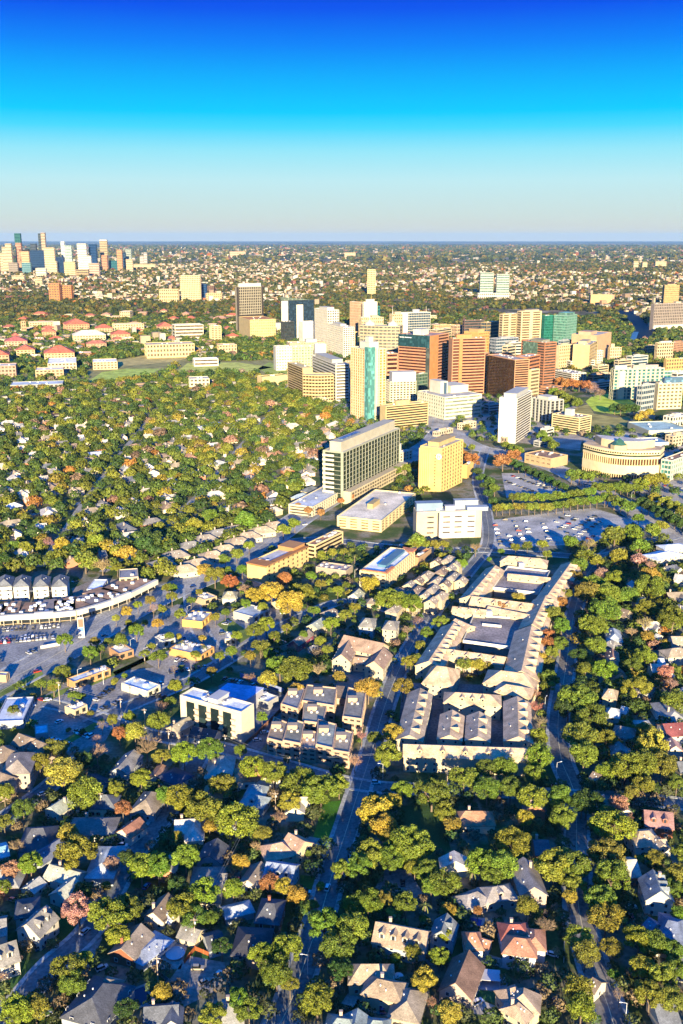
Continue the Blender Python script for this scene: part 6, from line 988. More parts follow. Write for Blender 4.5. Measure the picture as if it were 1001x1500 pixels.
TREES = '''79,1005,10G 109,1021,10G 132,1036,6O 175,1075,12R 198,1074,15Y 236,1036,14P 215,1093,24T 232,1057,16O 81,1096,16O 58,1118,15O 92,1133,26Y 127,1165,25O 142,1102,17P 122,1115,15D 34,1185,14G 6,1162,13O 6,1205,12O 170,1157,13O 207,1142,15B 180,1185,14R 236,1110,13O 245,1170,10G 100,1222,15Y
257,1006,12B 392,997,15Y 365,992,12T 410,978,20G 432,985,24G 434,1012,12Y 270,1105,19B 307,1100,21G 352,1100,10G 372,1125,20B 402,1132,19O 262,1170,23B 300,1185,26O 240,1165,13G 325,1152,20O 425,1174,17Y 410,1197,14T 350,1205,28B 307,1212,10Y 384,1050,8B 440,1148,25G 470,1162,27G 497,1150,15B 495,1132,11D 520,1114,14T 530,1077,12P 550,1082,11G 576,1075,16Y 570,1107,19B 540,1010,19Y 591,1007,17O 497,990,9Y 466,980,16T 602,970,12B 550,1190,26Y 575,1175,14Y 590,1158,16B 582,1046,5G 421,1102,7O
633,1163,26G 653,1190,17O 680,1140,21B 713,1128,17G 740,1128,19G 714,1156,20G 748,1155,19G 781,1170,20B 820,1170,20G 826,1198,18B 753,1235,24B 755,1203,14T 768,1200,13Y 600,1238,30B 575,1225,18O 662,1207,12Y 790,1110,19B 783,1134,14B 788,1080,15O 782,1014,14T 785,1035,14P 790,1056,14T 803,996,15G 734,1017,9G 680,973,11O 700,975,11Y 714,977,9O 686,1052,6O 687,1064,6B 685,1076,6O
846,1028,27G 866,1050,23G 833,1036,20D 851,1080,25O 856,1107,21B 868,917,21B 886,895,22G 861,870,19O 891,872,18B 921,875,15G 951,862,22G 946,890,15O 946,912,16T 986,907,21G 811,902,15O 823,917,13G 803,932,12R 801,945,13R 821,945,13G 808,957,11O 792,965,10Y 803,970,9O 783,995,9B 805,992,12G 803,1006,12B 848,960,13D 858,980,11G 886,982,17B 873,947,16O 926,975,12G 946,962,15B 948,932,10Y 926,925,11T 933,1010,20O 976,985,13Q 983,1002,16P 991,1030,20B 888,1082,15B 946,1070,13O 958,1095,24Y 916,1125,23B 941,1120,23G 971,1122,20O 888,1130,13B 926,1162,13O 943,1150,14B 906,1177,14Q 916,1197,14P 890,1195,16G 853,1178,16D
898,1212,27B 888,1252,24O 896,1284,27G 880,1320,22G 812,1272,27B 840,1268,25G 840,1296,17B 836,1316,11Y 888,1344,23O 860,1176,20D 705,1265,20B 736,1268,22B 720,1282,16G 625,1277,18G 650,1293,20G 632,1300,16G 608,1270,15B 656,1332,11Y 672,1340,9G 652,1370,11B 644,1400,14B 700,1334,8R 772,1328,15B 790,1332,8O 800,1356,16T 814,1394,8T 848,1372,18B 858,1398,18O 896,1388,14O 900,1416,10G 848,1452,22B 852,1478,20B 908,1456,9T 624,1436,17Y 634,1468,12T 704,1404,8G 660,1487,18Y 936,1376,19B 960,1384,19G 984,1392,17G 940,1420,19B 968,1432,21O 990,1420,16G 952,1460,21B 984,1466,19O 992,1280,15O 984,1304,15G 936,1260,8Y 960,1258,14B 992,1148,11B 996,1340,12G 1000,1250,14O
112,1250,28B 100,1220,12Y 140,1232,10O 25,1240,15T 45,1267,17B 17,1275,15Q 5,1300,11O 162,1265,11Q 185,1257,13D 207,1272,23B 232,1270,21G 155,1287,9O 122,1305,14D 115,1332,22Q 160,1345,29B 185,1330,21G 172,1372,17B 100,1418,20B 106,1442,16G 125,1405,11B 25,1482,22B 52,1478,18O 27,1405,8T 185,1478,14D 237,1455,13Y 6,1432,8T
272,1257,21B 260,1225,8Y 270,1330,21B 300,1310,23B 262,1300,15D 285,1345,17G 310,1345,11G 342,1304,15B 365,1300,8B 352,1265,14Y 375,1240,11T 385,1222,13O 395,1295,15R 415,1300,14Y 435,1312,15Y 385,1400,18B 420,1390,22B 405,1425,22G 425,1442,13B 325,1387,13D 350,1465,17G 310,1490,19B 365,1482,17G 445,1465,11B 257,1467,11D
562,1215,21Y 475,1355,24G 517,1360,22B 495,1385,23G 497,1420,17D 465,1465,25B 525,1270,21G 500,1275,15O 545,1252,21B 572,1257,19G 597,1250,21B 612,1262,14G 540,1322,19G 520,1327,15G 562,1320,13O 595,1325,16G 622,1337,10B 572,1337,8Y 580,1392,10G 605,1397,12B 470,1287,8B 457,1330,12G 452,1252,5G
22,800,10G 37,803,11B 69,795,10P 91,800,13Y 142,795,14B 125,822,18O 150,827,16T 75,814,9G 5,820,11D 185,812,15Y 212,802,17D 172,832,9B 95,939,12G 147,952,9G 132,957,13G 139,941,8O 200,925,12G 177,939,11G 202,887,7B 186,896,9Y 170,906,7Y 220,880,9O 231,914,9Y 232,962,12G 92,985,12G 78,1007,8O 245,862,8G
251,861,8G 225,892,9T 252,875,9O 265,900,9B 296,935,6Y 347,932,10B 375,925,14G 390,917,15B 402,932,9G 382,947,13O 367,962,10O 337,852,13R 360,862,13T 375,872,16Y 398,870,20Y 425,885,20Y 417,850,12R 440,867,18O 355,835,9G 315,845,15O 300,837,13Y 332,837,9G 284,769,13B 360,762,17G 307,755,13G 225,792,19D 365,800,9B 347,812,10G 330,820,11G 415,777,12O 432,767,11B
542,857,16Y 572,880,21B 602,885,19G 485,915,12B 506,902,11O 595,970,9B 610,965,9B 616,946,10O 626,927,10G 645,912,13B 597,922,11P 612,910,9T 612,792,14B 507,857,6G 697,801,12T 756,802,8G 773,800,8G 795,798,9B 734,808,6G 717,813,5G 801,813,8B 837,794,12G 676,827,9B 650,815,7O 714,885,9G 737,889,12R 759,878,10Y 692,973,9Y 848,830,15G 843,845,11O 823,883,9R 837,858,10Q 830,870,9O
856,817,15G 876,822,12B 906,814,14B 938,800,12G 901,785,16G 926,782,17G 956,777,12B 968,770,10B 936,820,12Q 953,827,11P 881,842,10Q 901,847,14B 871,857,17B 923,872,13G 953,848,16Y 863,797,10T 833,794,9B 796,790,5G 936,760,9G 690,675,13R 677,668,11R 737,676,14R 752,670,12R 718,705,9D 725,716,9G'''
import re
lst = []
for tok in TREES.split():
    m_ = re.match(r'(-?\d+),(\d+),(\d+)([A-Z])', tok); lst.append((int(m_[1]), int(m_[2]), int(m_[3]), m_[4]))
lst += [(x, y, r_, t) for x, y, r_, t in [(60, 1003, 8, 'G'), (48, 1012, 7, 'O'), (120, 1012, 7, 'G'), (168, 990, 7, 'O'), (182, 982, 6, 'G'), (212, 958, 8, 'O'), (222, 948, 7, 'B'), (248, 932, 7, 'G'), (262, 925, 6, 'O'), (256, 980, 7, 'T'), (286, 960, 8, 'G'), (310, 985, 9, 'O'), (322, 962, 8, 'B'), (340, 955, 9, 'G'), (158, 940, 7, 'G'), (188, 905, 6, 'B'), (212, 905, 6, 'G'), (238, 893, 7, 'O'), (280, 880, 7, 'G'), (292, 868, 6, 'O'), (316, 905, 8, 'B'), (330, 898, 7, 'G'), (345, 888, 6, 'O'), (360, 885, 8, 'G'), (385, 890, 8, 'B'), (150, 1062, 8, 'T'), (165, 1055, 9, 'O'), (190, 1050, 9, 'B'), (200, 1062, 10, 'T'), (250, 1028, 8, 'G'), (238, 1020, 7, 'O'), (142, 1085, 9, 'T'), (20, 1040, 8, 'G'), (100, 1060, 5, 'G'), (120, 1062, 6, 'D'), (420, 920, 8, 'O'), (445, 930, 8, 'G'), (470, 940, 9, 'B'), (480, 952, 8, 'O'), (460, 895, 9, 'G'), (500, 935, 7, 'T'), (520, 890, 8, 'B'), (455, 845, 9, 'G'), (470, 855, 8, 'O'), (495, 865, 8, 'B'), (430, 950, 9, 'T'), (395, 958, 9, 'G')]]
lst.sort(key=lambda q: -q[1])
for i, (x, y, r_, t) in enumerate(lst): tree(x, y, r_, t, 'tall' if (x, y) in ((452, 1252),) else None)
# rows along the big car parks, the round building and the boulevard
ROWS = [([(752, 730), (800, 730)], 6, 9, 'G'), ([(806, 729), (868, 722)], 7, 9, 'G'), ([(728, 744), (803, 743)], 9, 8, 'O'), ([(816, 741), (886, 731)], 8, 9, 'G'), ([(890, 729), (920, 742)], 4, 11, 'G'), ([(752, 678), (826, 714)], 9, 8, 'D'), ([(838, 696), (862, 699)], 3, 12, 'G'), ([(872, 714), (930, 716)], 7, 9, 'G'), ([(938, 712), (966, 702)], 3, 13, 'B'), ([(941, 737), (1000, 768)], 7, 10, 'D'), ([(960, 730), (1000, 750)], 4, 10, 'O'), ([(700, 690), (722, 735)], 5, 8, 'D'),
        ([(580, 690), (608, 684)], 3, 9, 'G'), ([(436, 742), (470, 752)], 3, 7, 'R'), ([(500, 735), (560, 700)], 5, 6, 'R'), ([(668, 652), (690, 655)], 3, 6, 'O'), ([(740, 652), (760, 660)], 3, 8, 'G'), ([(795, 640), (812, 652)], 3, 9, 'G'), ([(818, 560), (860, 566)], 5, 9, 'R'), ([(812, 575), (845, 590)], 5, 9, 'G'), ([(866, 566), (880, 576)], 3, 9, 'P'), ([(900, 598), (930, 600)], 4, 9, 'D'), ([(935, 612), (950, 605)], 3, 8, 'Y'), ([(598, 799), (650, 797)], 5, 8, 'O'), ([(470, 812), (505, 808)], 3, 7, 'B')]
for pl, n, r_, t in ROWS:
    for k in range(n): f = k/(n-1); tree(pl[0][0]*(1-f)+pl[1][0]*f+random.uniform(-1, 1), pl[0][1]*(1-f)+pl[1][1]*f+random.uniform(-1, 1), r_, t)
# the uncounted rest of the wood: neighbourhood canopy, and shrubs under the near trees
def scatter(poly, n, gap, rad, K, sz, seed, name, keep=1.0, zf=.62, pal=None, occk=0):
    W = wpoly(poly); r = np.random.default_rng(seed); xs = [p[0] for p in W]; ys = [p[1] for p in W]; X = r.uniform(min(xs), max(xs), n); Y = r.uniform(min(ys), max(ys), n); k = inpoly(X, Y, W) & ~occa(X, Y) & ~inzone(X, Y, LAWN); X, Y = X[k], Y[k]; px = 500+F*X/(Y*CT-(0-CAMH)*ST)
    k = (px > -25) & (px < 1026); X, Y = X[k], Y[k]; cell = {}; ok = []
    for i in range(len(X)):
        a, b = int(X[i]/gap), int(Y[i]/gap)
        if all((X[i]-X[j])**2+(Y[i]-Y[j])**2 > gap*gap for u in (-1, 0, 1) for v in (-1, 0, 1) for j in cell.get((a+u, b+v), ())): cell.setdefault((a, b), []).append(i); ok.append(i)
    X, Y = X[ok], Y[ok]; n = len(X); Rr = rad*r.uniform(.55, 1.3, n); C = treecol(n, r)*(np.array([1.2, 1.05, 1.0]) if 'canopy' in name else 1) if pal is None else np.array(pal)[r.integers(0, len(pal), n)]*r.uniform(.8, 1.2, (n, 1))
    q, c = leaves(X, Y, Rr*zf+.5, Rr, C, K, sz, .8, r); o = link(name, colmesh(name, q, np.arange(len(q)), 4, c, 'foliage'), None, (1, 1, 1)); o['kind'] = 'stuff'; return n
n1 = scatter([(-40, 566), (120, 566), (330, 548), (420, 575), (500, 610), (475, 640), (470, 690), (425, 735), (395, 775), (340, 815), (280, 845), (220, 850), (170, 840), (110, 840), (-40, 845)], 70000, 10.6, 6.6, 330, .135, 31, 'neighbourhood_canopy', zf=.8)
n2 = scatter([(835, 800), (1060, 780), (1060, 1180), (845, 1160)], 30000, 6.8, 4.2, 360, .125, 32, 'neighbourhood_canopy')
n3 = scatter([(-60, 1100), (400, 1130), (1080, 1170), (1140, 1540), (-120, 1540)], 40000, 6.5, 3.4, 420, .115, 33, 'garden_shrubbery', pal=[(.035, .07, .018), (.06, .09, .02), (.09, .11, .03), (.05, .06, .02), (.15, .11, .06)])
n4 = scatter([(330, 845), (400, 800), (700, 805), (690, 850), (600, 940), (560, 1110), (400, 1100), (420, 1000), (330, 900)], 20000, 7.5, 3.0, 200, .16, 34, 'garden_shrubbery')
n5 = scatter([(560, 880), (600, 1000), (590, 1130), (800, 1130), (800, 1000), (840, 870), (800, 960), (640, 870)], 6000, 8, 2.2, 180, .16, 35, 'garden_shrubbery')
n6 = scatter([(-40, 1040), (60, 1050), (120, 1110), (100, 1130), (-40, 1130)], 3000, 8, 3, 180, .16, 36, 'garden_shrubbery')
n7 = scatter([(690, 560), (850, 555), (860, 640), (700, 650)], 6000, 16, 4.5, 120, .2, 37, 'garden_shrubbery')
n8 = scatter([(850, 620), (1050, 610), (1050, 790), (960, 770), (880, 720)], 9000, 15, 4.5, 120, .2, 38, 'garden_shrubbery')
n9 = scatter([(400, 560), (640, 560), (700, 640), (640, 700), (600, 760), (560, 690), (480, 640)], 9000, 11, 4.5, 160, .17, 39, 'garden_shrubbery')
n10 = scatter([(-40, 850), (230, 850), (330, 900), (430, 1000), (100, 1110), (-40, 1040)], 9000, 22, 3, 160, .18, 40, 'garden_shrubbery')
n11 = scatter([(840, 480), (1060, 460), (1060, 600), (930, 600), (850, 560)], 12000, 15, 6, 90, .24, 41, 'far_woodland')
scatter([(-60, 470), (345, 480), (420, 500), (432, 560), (330, 553), (120, 568), (-60, 568)], 14000, 17, 7, 110, .22, 42, 'campus_trees_mass')
scatter([(380, 480), (640, 478), (700, 520), (560, 560), (420, 560)], 9000, 13, 5, 110, .2, 43, 'garden_shrubbery')
print('TREES', len(lst), n1, n2, n3, n4, n5, n6, n7, n8, n9, n10, n11)
# ------------------------------------------------------------ cars, poles, small things
def car_proto(kind):
    r_ = bpy.data.objects.new('parked_car', None); COL.objects.link(r_); suv = kind == 1; w_ = .92; H1 = .95 if suv else .82; H2 = 1.75 if suv else 1.42
    prof = [(-2.25, .3), (2.25, .3), (2.3, .62), (2.1, H1-.08), (1.1, H1), (-1.9, H1), (-2.28, H1-.1), (-2.3, .5)]
    m_ = MB(); m_.v = [(x, -w_, z) for x, z in prof]+[(x, w_, z) for x, z in prof]; n = len(prof); m_.f = [tuple(range(n)), tuple(reversed(range(n, 2*n)))]+[(i, n+i, n+(i+1) % n, (i+1) % n) for i in range(n)]
    tp = (-1.9 if suv else -1.5, .55); i = len(m_.v); m_.v += [(tp[0]+.1, -.62, H2), (tp[1]-.1, -.62, H2), (tp[1]-.1, .62, H2), (tp[0]+.1, .62, H2), (tp[0]+.1, -.62, H2-.06), (tp[1]-.1, -.62, H2-.06), (tp[1]-.1, .62, H2-.06), (tp[0]+.1, .62, H2-.06)]; m_.f += [(i, i+1, i+2, i+3), (i, i+4, i+5, i+1), (i+2, i+6, i+7, i+3), (i+1, i+5, i+6, i+2), (i, i+3, i+7, i+4)]
    part('body', m_, 'car_paint', r_, (.5, .5, .5)); g_ = MB(); a0, a1 = (-2.15 if suv else -1.85), 1.05; g_.v = [(a0, -.8, H1), (a1, -.8, H1), (a1, .8, H1), (a0, .8, H1), (tp[0], -.66, H2-.03), (tp[1], -.66, H2-.03), (tp[1], .66, H2-.03), (tp[0], .66, H2-.03)]; g_.f = [(0, 1, 5, 4), (1, 2, 6, 5), (2, 3, 7, 6), (3, 0, 4, 7), (4, 5, 6, 7)]
    part('cabin_glass', g_, 'window_glass', r_, (.02, .025, .03)); me = MB().tube((0, -.12, 0), (0, .12, 0), .33, .33, 12).mesh('wheel', 'metal')
    for x in (-1.4, 1.4):
        for y in (-.82, .82): link('wheel', me, r_, (.03, .03, .03), (x, y, .33))
    return r_, [(c, c.name.split('.')[0]) for c in bpy.data.objects if c.parent == r_]
CP = [car_proto(0), car_proto(1)]; CC = [((.75, .75, .74), 'white'), ((.48, .49, .5), 'silver'), ((.03, .03, .035), 'black'), ((.16, .17, .18), 'dark grey'), ((.35, .03, .025), 'red'), ((.04, .07, .2), 'blue'), ((.3, .26, .2), 'beige')]
rc2 = random.Random(5)
def car(x, y, ang, where, col=None, z=.1):
    X, Y = P(x, y); k = rc2.randrange(2); c, cn = CC[col] if col is not None else rc2.choice(CC[:4]+CC); r_, kids = CP[k]
    o = copy_tree(r_, kids, (X, Y, z), ang, (1, 1, 1), '%s %s %s' % (cn, ['car', 'tall car'][k], where), {'body': c}); o['category'] = 'car'; o['group'] = 'cars parked and driving'; OCCc.append((X, Y)); return o
OCCc = []
def row(x0, y0, x1, y1, n, where, fill=.8, rot=1.57):
    a = Vector(P(x0, y0)); b = Vector(P(x1, y1)); an = math.atan2((b-a).y, (b-a).x)
    e = (b-a).normalized(); nn = Vector((-e.y, e.x)); L_ = (b-a).length; mb = MB()
    for k in range(int(L_/2.8)+2):
        c = a+e*(k*2.8-1.4); q = [c-nn*2.6-e*.09, c-nn*2.6+e*.09, c+nn*2.6+e*.09, c+nn*2.6-e*.09]; mb.poly([(p_.x, p_.y, .155) for p_ in q])
    struct('parking_bay_marking', mb, 'paint_line', (.6, .6, .55))
    for i in range(n):
        if rc2.random() < fill: car(x0+(x1-x0)*i/(n-1), y0+(y1-y0)*i/(n-1), an+rot+rc2.uniform(-.04, .04)+(math.pi if rc2.random() < .4 else 0), where)
row(6, 924, 92, 918, 15, 'parked in the row along the strip mall fronts'); row(0, 938, 76, 931, 15, 'parked in the second row before the strip mall'); row(2, 942, 78, 935, 14, 'parked nose to nose in the middle of the strip mall lot'); row(742, 706, 786, 722, 9, 'in the inner row of the upper car park', .7); row(752, 698, 800, 716, 9, 'in the outer row of the upper car park', .7); row(790, 709, 830, 722, 7, 'at the far end of the upper car park', .7)
row(724, 764, 735, 800, 7, 'in the first aisle of the big car park', .6); row(752, 760, 768, 796, 7, 'in the second aisle of the big car park', .7); row(793, 758, 806, 795, 8, 'in the third aisle of the big car park', .8); row(822, 775, 848, 758, 8, 'in the slanting row of the big car park', .85); row(832, 782, 872, 757, 9, 'in the longest slanting row of the big car park', .95); row(845, 786, 885, 762, 8, 'at the far side of the big car park', .6)
row(140, 1026, 162, 1011, 5, 'in the short row beside the orange trimmed shop', 1); row(112, 1072, 132, 1080, 5, 'along the hedge of the near car park', .9); row(40, 1038, 60, 1026, 4, 'by the entrance of the near car park', .7); row(330, 995, 352, 1000, 6, 'behind the white modern block', .9); row(370, 1006, 412, 1022, 8, 'in the walled yard beyond the modern block', .7); row(232, 962, 270, 970, 5, 'in front of the orange restaurant', .8); row(405, 938, 430, 950, 6, 'in the shaded car yard', .8); row(345, 868, 300, 890, 5, 'queued near the main crossing', .5)
row(120, 1000, 100, 1018, 5, 'beside the orange trimmed shop wall', .7); row(200, 1012, 240, 1022, 7, 'in the shade of the drive in shop', .7); row(60, 1080, 100, 1092, 6, 'in the back row of the near car park', .8); row(150, 1040, 180, 1028, 6, 'in the far row of the near car park', .7); row(250, 985, 300, 978, 7, 'on the forecourt past the orange restaurant', .6); row(330, 915, 345, 905, 4, 'at the blue grey roofed shop', .8); row(270, 935, 310, 930, 5, 'behind the yellow restaurant', .7); row(20, 965, 50, 955, 5, 'on the sunlit forecourt near the petrol canopy', .7); row(770, 765, 780, 796, 7, 'in the inner aisle of the big car park', .7); row(740, 762, 750, 798, 7, 'in the outer aisle of the big car park', .5); row(808, 770, 832, 756, 7, 'in the upper slanting row of the big car park', .8); row(862, 790, 900, 768, 7, 'in the last slanting row of the big car park', .6); row(480, 652, 560, 622, 9, 'in the shade behind the office slab', .5); row(590, 640, 634, 632, 7, 'in the shaded lot beyond the office slab', .7); row(880, 640, 930, 634, 8, 'in the lot beyond the round building', .7); row(960, 616, 1000, 620, 9, 'in the sunny lot by the photo edge', .9); row(955, 622, 1000, 627, 9, 'in the back row of the sunny edge lot', .8); row(975, 712, 1000, 716, 5, 'beside the teal ended office', .7); row(110, 852, 160, 868, 5, 'on the deck behind the strip mall', .7)
row(612, 1010, 608, 1060, 5, 'in the lower court lane of the condominiums', .3); row(735, 850, 790, 858, 7, 'on the deck', 0)
for x, y, a, w_, c in [(55, 985, .62, 'driving on the boulevard beside the petrol canopy', 4), (153, 932, .62, 'turning on the sunlit boulevard', 3), (187, 917, .6, 'in the shade on the boulevard', 5), (235, 1002, 2.2, 'outside the white drive in shop', 0), (70, 1026, .3, 'alone in the middle of the near car park', 0), (87, 1058, .9, 'near the lamp posts of the near car park', 0), (36, 1033, .8, 'at the shaded car park entrance', 1), (125, 1366, 1.1, 'parked on the drive under the big oak', 0), (134, 1284, .9, 'half hidden below the blue grey cottage', 0), (63, 1164, .7, 'on the little street by the tall stucco town house', 0), (480, 1302, 1.35, 'parked on the street by the corner lawn', 0), (448, 1308, -.2, 'on the drive of the house with white dormers', 1), (458, 1267, 0, 'under the porch roof by the shaded lawn', 1), (551, 1148, 0, 'crossing at the shaded street junction', 0), (815, 1153, 0, 'crossing below the street lamp', 0), (925, 1331, .1, 'parked before the narrow white dormer house', 0), (813, 1471, 1.4, 'on the circular drive by the big tan house', 5), (377, 1085, .2, 'in the small lot by the white modern block', 1), (388, 1074, .2, 'in the lane by the peach town houses', 1), (415, 899, .3, 'standing in the sun behind the blue grey roofed shop', 0), (326, 929, .4, 'beside the hedge near the yellow restaurant', 3), (67, 1488, .6, 'at the lower photo edge', 0), (262, 1452, .9, 'a small boat like cover', 0),
    (868, 708, -.75, 'on the wide boulevard near the round building', 0), (905, 728, -.75, 'on the boulevard bend', 1), (640, 655, 1.0, 'on the junction by the yellow hotel', 0), (455, 757, .8, 'on the shaded boulevard by the low white wing', 1), (447, 769, .8, 'on the boulevard just before the low white wing', 0), (500, 727, .8, 'on the shaded boulevard under the office slab', 2), (912, 1137, .1, 'half hidden behind the oaks on the cross street', 4), (250, 867, .6, 'waiting at the main crossing', 3), (283, 861, .6, 'crossing the main junction', 5)]:
    if w_.startswith('a small boat'): continue
    car(x, y, a, w_, c)
for x, y in [(180, 1240), (60, 1390), (95, 1330), (215, 1300), (150, 1420), (240, 1470), (300, 1440), (320, 1430), (290, 1420), (345, 1160), (400, 1215), (350, 1290), (455, 1240), (470, 1245), (520, 1480), (560, 1480), (640, 1410), (700, 1470), (780, 1425), (810, 1400), (800, 1340), (700, 1215), (930, 1290), (925, 1345), (860, 1170), (880, 1030), (930, 1045), (940, 985), (960, 950), (990, 1110), (900, 990), (575, 1300), (590, 1295), (600, 1310), (20, 1320), (35, 1345), (10, 1150), (75, 1200), (120, 1190), (265, 1170)]:
    X, Y = P(x, y); i_ = int((X-GX0)/GC); j_ = int((Y-GY0)/GC); car(x, y, rc2.choice([1.2, .6, -.4, 1.57, 0]), 'parked '+near_lm(x, y))
# a bus on the boulevard
X, Y = P(862, 713); b_ = thing('city_bus', 'long white city bus on the boulevard by the round building', 'bus', (X, Y, .15), -.78); part('body', MB().box(-6, 6, -1.25, 1.25, .5, 1.5).box(-6, 6, -1.25, 1.25, 2.5, 3.1).box(-6, -5.6, -1.2, 1.2, 1.5, 2.5), 'car_paint', b_, (.75, .75, .75)); part('window_band', MB().box(-5.5, 5.9, -1.2, 1.2, 1.5, 2.5), 'window_glass', b_, (.03, .04, .05)); me = MB().tube((0, -.2, 0), (0, .2, 0), .5, .5, 12).mesh('wheel', 'metal')
for x in (-4, 3.6):
    for y in (-1.1, 1.1): link('wheel', me, b_, (.03, .03, .03), (x, y, .5))
for r_, kids in CP:
    for c, _ in kids: bpy.data.objects.remove(c)
    bpy.data.objects.remove(r_)
# utility poles with cables, street lamps
def pole(x, y, where, h=11, rz=0):
    X, Y = P(x, y); r_ = thing('utility_pole', 'wooden utility pole '+where, 'pole', (X, Y, 0), rz, 'utility poles along the lanes'); part('shaft', MB().tube((0, 0, 0), (0, 0, h), .17, .12, 8), 'bark', r_, (.42, .34, .26)); part('crossarm', MB().box(-1.3, 1.3, -.07, .07, h-1, h-.8), 'bark', r_, (.42, .34, .26)); part('transformer', MB().tube((.35, 0, h-2.6), (.35, 0, h-1.7), .28, .28, 10), 'metal', r_, (.5, .5, .5)); return Vector((X, Y, h-.75))
def cable(a, b, lb):
    m_ = MB(); pr = None
    for s_ in (-1.1, 1.1):
        pr = None
        for k in range(9): t = k/8; p = a.lerp(b, t)-Vector((0, 0, 4*t*(1-t)*1.4))+Vector((s_*.6, s_*.6, 0)); 
        pts_ = [a.lerp(b, k/8)-Vector((0, 0, 4*(k/8)*(1-k/8)*1.4))+Vector((s_*.6, s_*.6, 0)) for k in range(9)]
        for p, q in zip(pts_, pts_[1:]): m_.tube(p, q, .035, .035, 4)
    c = (a+b)/2; o = thing('power_cable', lb, 'cable', (0, 0, 0), 0, 'overhead cables', m_.mesh('power_cable', 'metal'), (.25, .25, .25))
p = [pole(425, 1138, 'at the bend of the cross street'), pole(640, 1122, 'in front of the long bottom condominium wing'), pole(404, 1192, 'beside the pale blue shingled house'), pole(655, 1158, 'behind the leafy square garden'), pole(654, 1190, 'among cypresses of the square garden'), pole(330, 1105, 'below the modern block'), pole(149, 1192, 'between the small white cottage and oaks'), pole(248, 1098, 'beside the black roofed cottage'), pole(88, 1032, 'tall in the near car park', 14), pole(178, 1052, 'by the drive in shop', 12), pole(213, 1068, 'beside the bare tan tree', 12), pole(286, 1382, 'at the small cream garage cottage'), pole(232, 1440, 'by the trampoline fence'), pole(364, 1232, 'under the olive oak', 11)]
for a, b, l in ((0, 1, 'long paired cables along the cross street'), (0, 2, 'short paired cables running down the garden lane'), (1, 3, 'paired cables into the square garden'), (3, 4, 'short cables above the cypress hedge'), (0, 5, 'paired cables toward the modern block'), (5, 7, 'cables past the black roofed cottage'), (11, 12, 'paired cables beside the trampoline garden'), (11, 13, 'long cables along the back lane under the oaks'), (8, 9, 'cables over the near car park')): cable(p[a], p[b], l)
def lamp(x, y, where, rz=0, h=8):
    X, Y = P(x, y); r_ = thing('street_lamp', 'slim street lamp '+where, 'street lamp', (X, Y, .2), rz, 'street lamps'); part('post', MB().tube((0, 0, 0), (0, 0, h), .10, .07, 8), 'metal', r_, (.7, .7, .68)); part('arm', MB().tube((0, 0, h), (1.8, 0, h+.35), .06, .05, 6), 'metal', r_, (.7, .7, .68)); part('lamp_head', MB().box(1.6, 2.5, -.16, .16, h+.25, h+.42), 'metal', r_, (.8, .8, .78))
for x, y, w_, a in [(815, 1140, 'at the wide shaded junction', .3), (916, 1500, 'at the lower edge of the photo', 3.1), (451, 1428, 'on the shaded street between oaks', 3.1), (798, 1042, 'by the tall bare hedge', 1), (561, 1142, 'at the corner below the condominiums', 3), (115, 1000, 'behind the orange trimmed shop', .6), (192, 955, 'near the little white kiosk', .6), (212, 968, 'between the kiosk and the shop', .6), (275, 905, 'beside the yellow restaurant', .6), (152, 1003, 'in front of the orange trimmed shop', .6), (925, 733, 'on the boulevard bend', .6), (985, 765, 'on the boulevard near the photo edge', .6), (520, 850, 'beside the red rimmed block', .6), (118, 917, 'in the strip mall car park', .6)]: lamp(x, y, w_, a)
# trampoline, pools, parasol, fences, walls
def at(name, lb, cat, x, y, rz=0): X, Y = P(x, y); return thing(name, lb, cat, (X, Y, 0), rz)
r_ = at('trampoline', 'round pale blue trampoline behind the brick cottage', 'trampoline', 257, 1399); part('mat', MB().tube((0, 0, .8), (0, 0, .85), 3.0, 3.0, 28), 'masonry', r_, (.6, .68, .74)); rg = MB()
for k in range(28): a, b = 2*math.pi*k/28, 2*math.pi*(k+1)/28; rg.prism([(3.02*math.cos(a), 3.02*math.sin(a)), (3.5*math.cos(a), 3.5*math.sin(a)), (3.5*math.cos(b), 3.5*math.sin(b)), (3.02*math.cos(b), 3.02*math.sin(b))], .78, .92)
part('rim', rg, 'metal', r_, (.25, .4, .5))
for k in range(4): a = k*1.57+.7; part('leg', MB().tube((3.2*math.cos(a), 3.2*math.sin(a), 0), (3.2*math.cos(a), 3.2*math.sin(a), .78), .06, .06, 6), 'metal', r_, (.4, .4, .4))
def pool(lb, x, y, w_, d_, rz, wat=(.02, .06, .12)):
    r_ = at('swimming_pool', lb, 'pool', x, y, rz); part('coping', MB().box(-w_/2-1, w_/2+1, -d_/2-1, -d_/2, .1, .3).box(-w_/2-1, w_/2+1, d_/2, d_/2+1, .1, .3).box(-w_/2-1, -w_/2, -d_/2+.001, d_/2-.001, .1, .3).box(w_/2, w_/2+1, -d_/2+.001, d_/2-.001, .1, .3), 'masonry', r_, (.5, .5, .5)); part('pool_water', MB().box(-w_/2, w_/2, -d_/2, d_/2, .05, .2), 'water', r_, wat); return r_
pool('dark blue swimming pool with pale coping behind the slate roofed house', 205, 1461, 6, 8, .55); pool('narrow blue pool behind the orange tiled villa', 690, 1350, 8, 4, -.3, (.03, .08, .3)); pool('small pool reflecting the sky beyond the square garden', 672, 1200, 4, 7, 0, (.2, .35, .5))  # last pool's pale water colour has the sky reflection painted in
r_ = at('parasol', 'white round parasol in the court of the rambling villa', 'parasol', 584, 1437); part('pole', MB().tube((0, 0, 0), (0, 0, 2.6), .05, .05, 6), 'metal', r_, (.5, .5, .5)); part('canopy', MB().tube((0, 0, 2.2), (0, 0, 2.9), 1.7, .1, 16), 'masonry', r_, (.8, .82, .82))
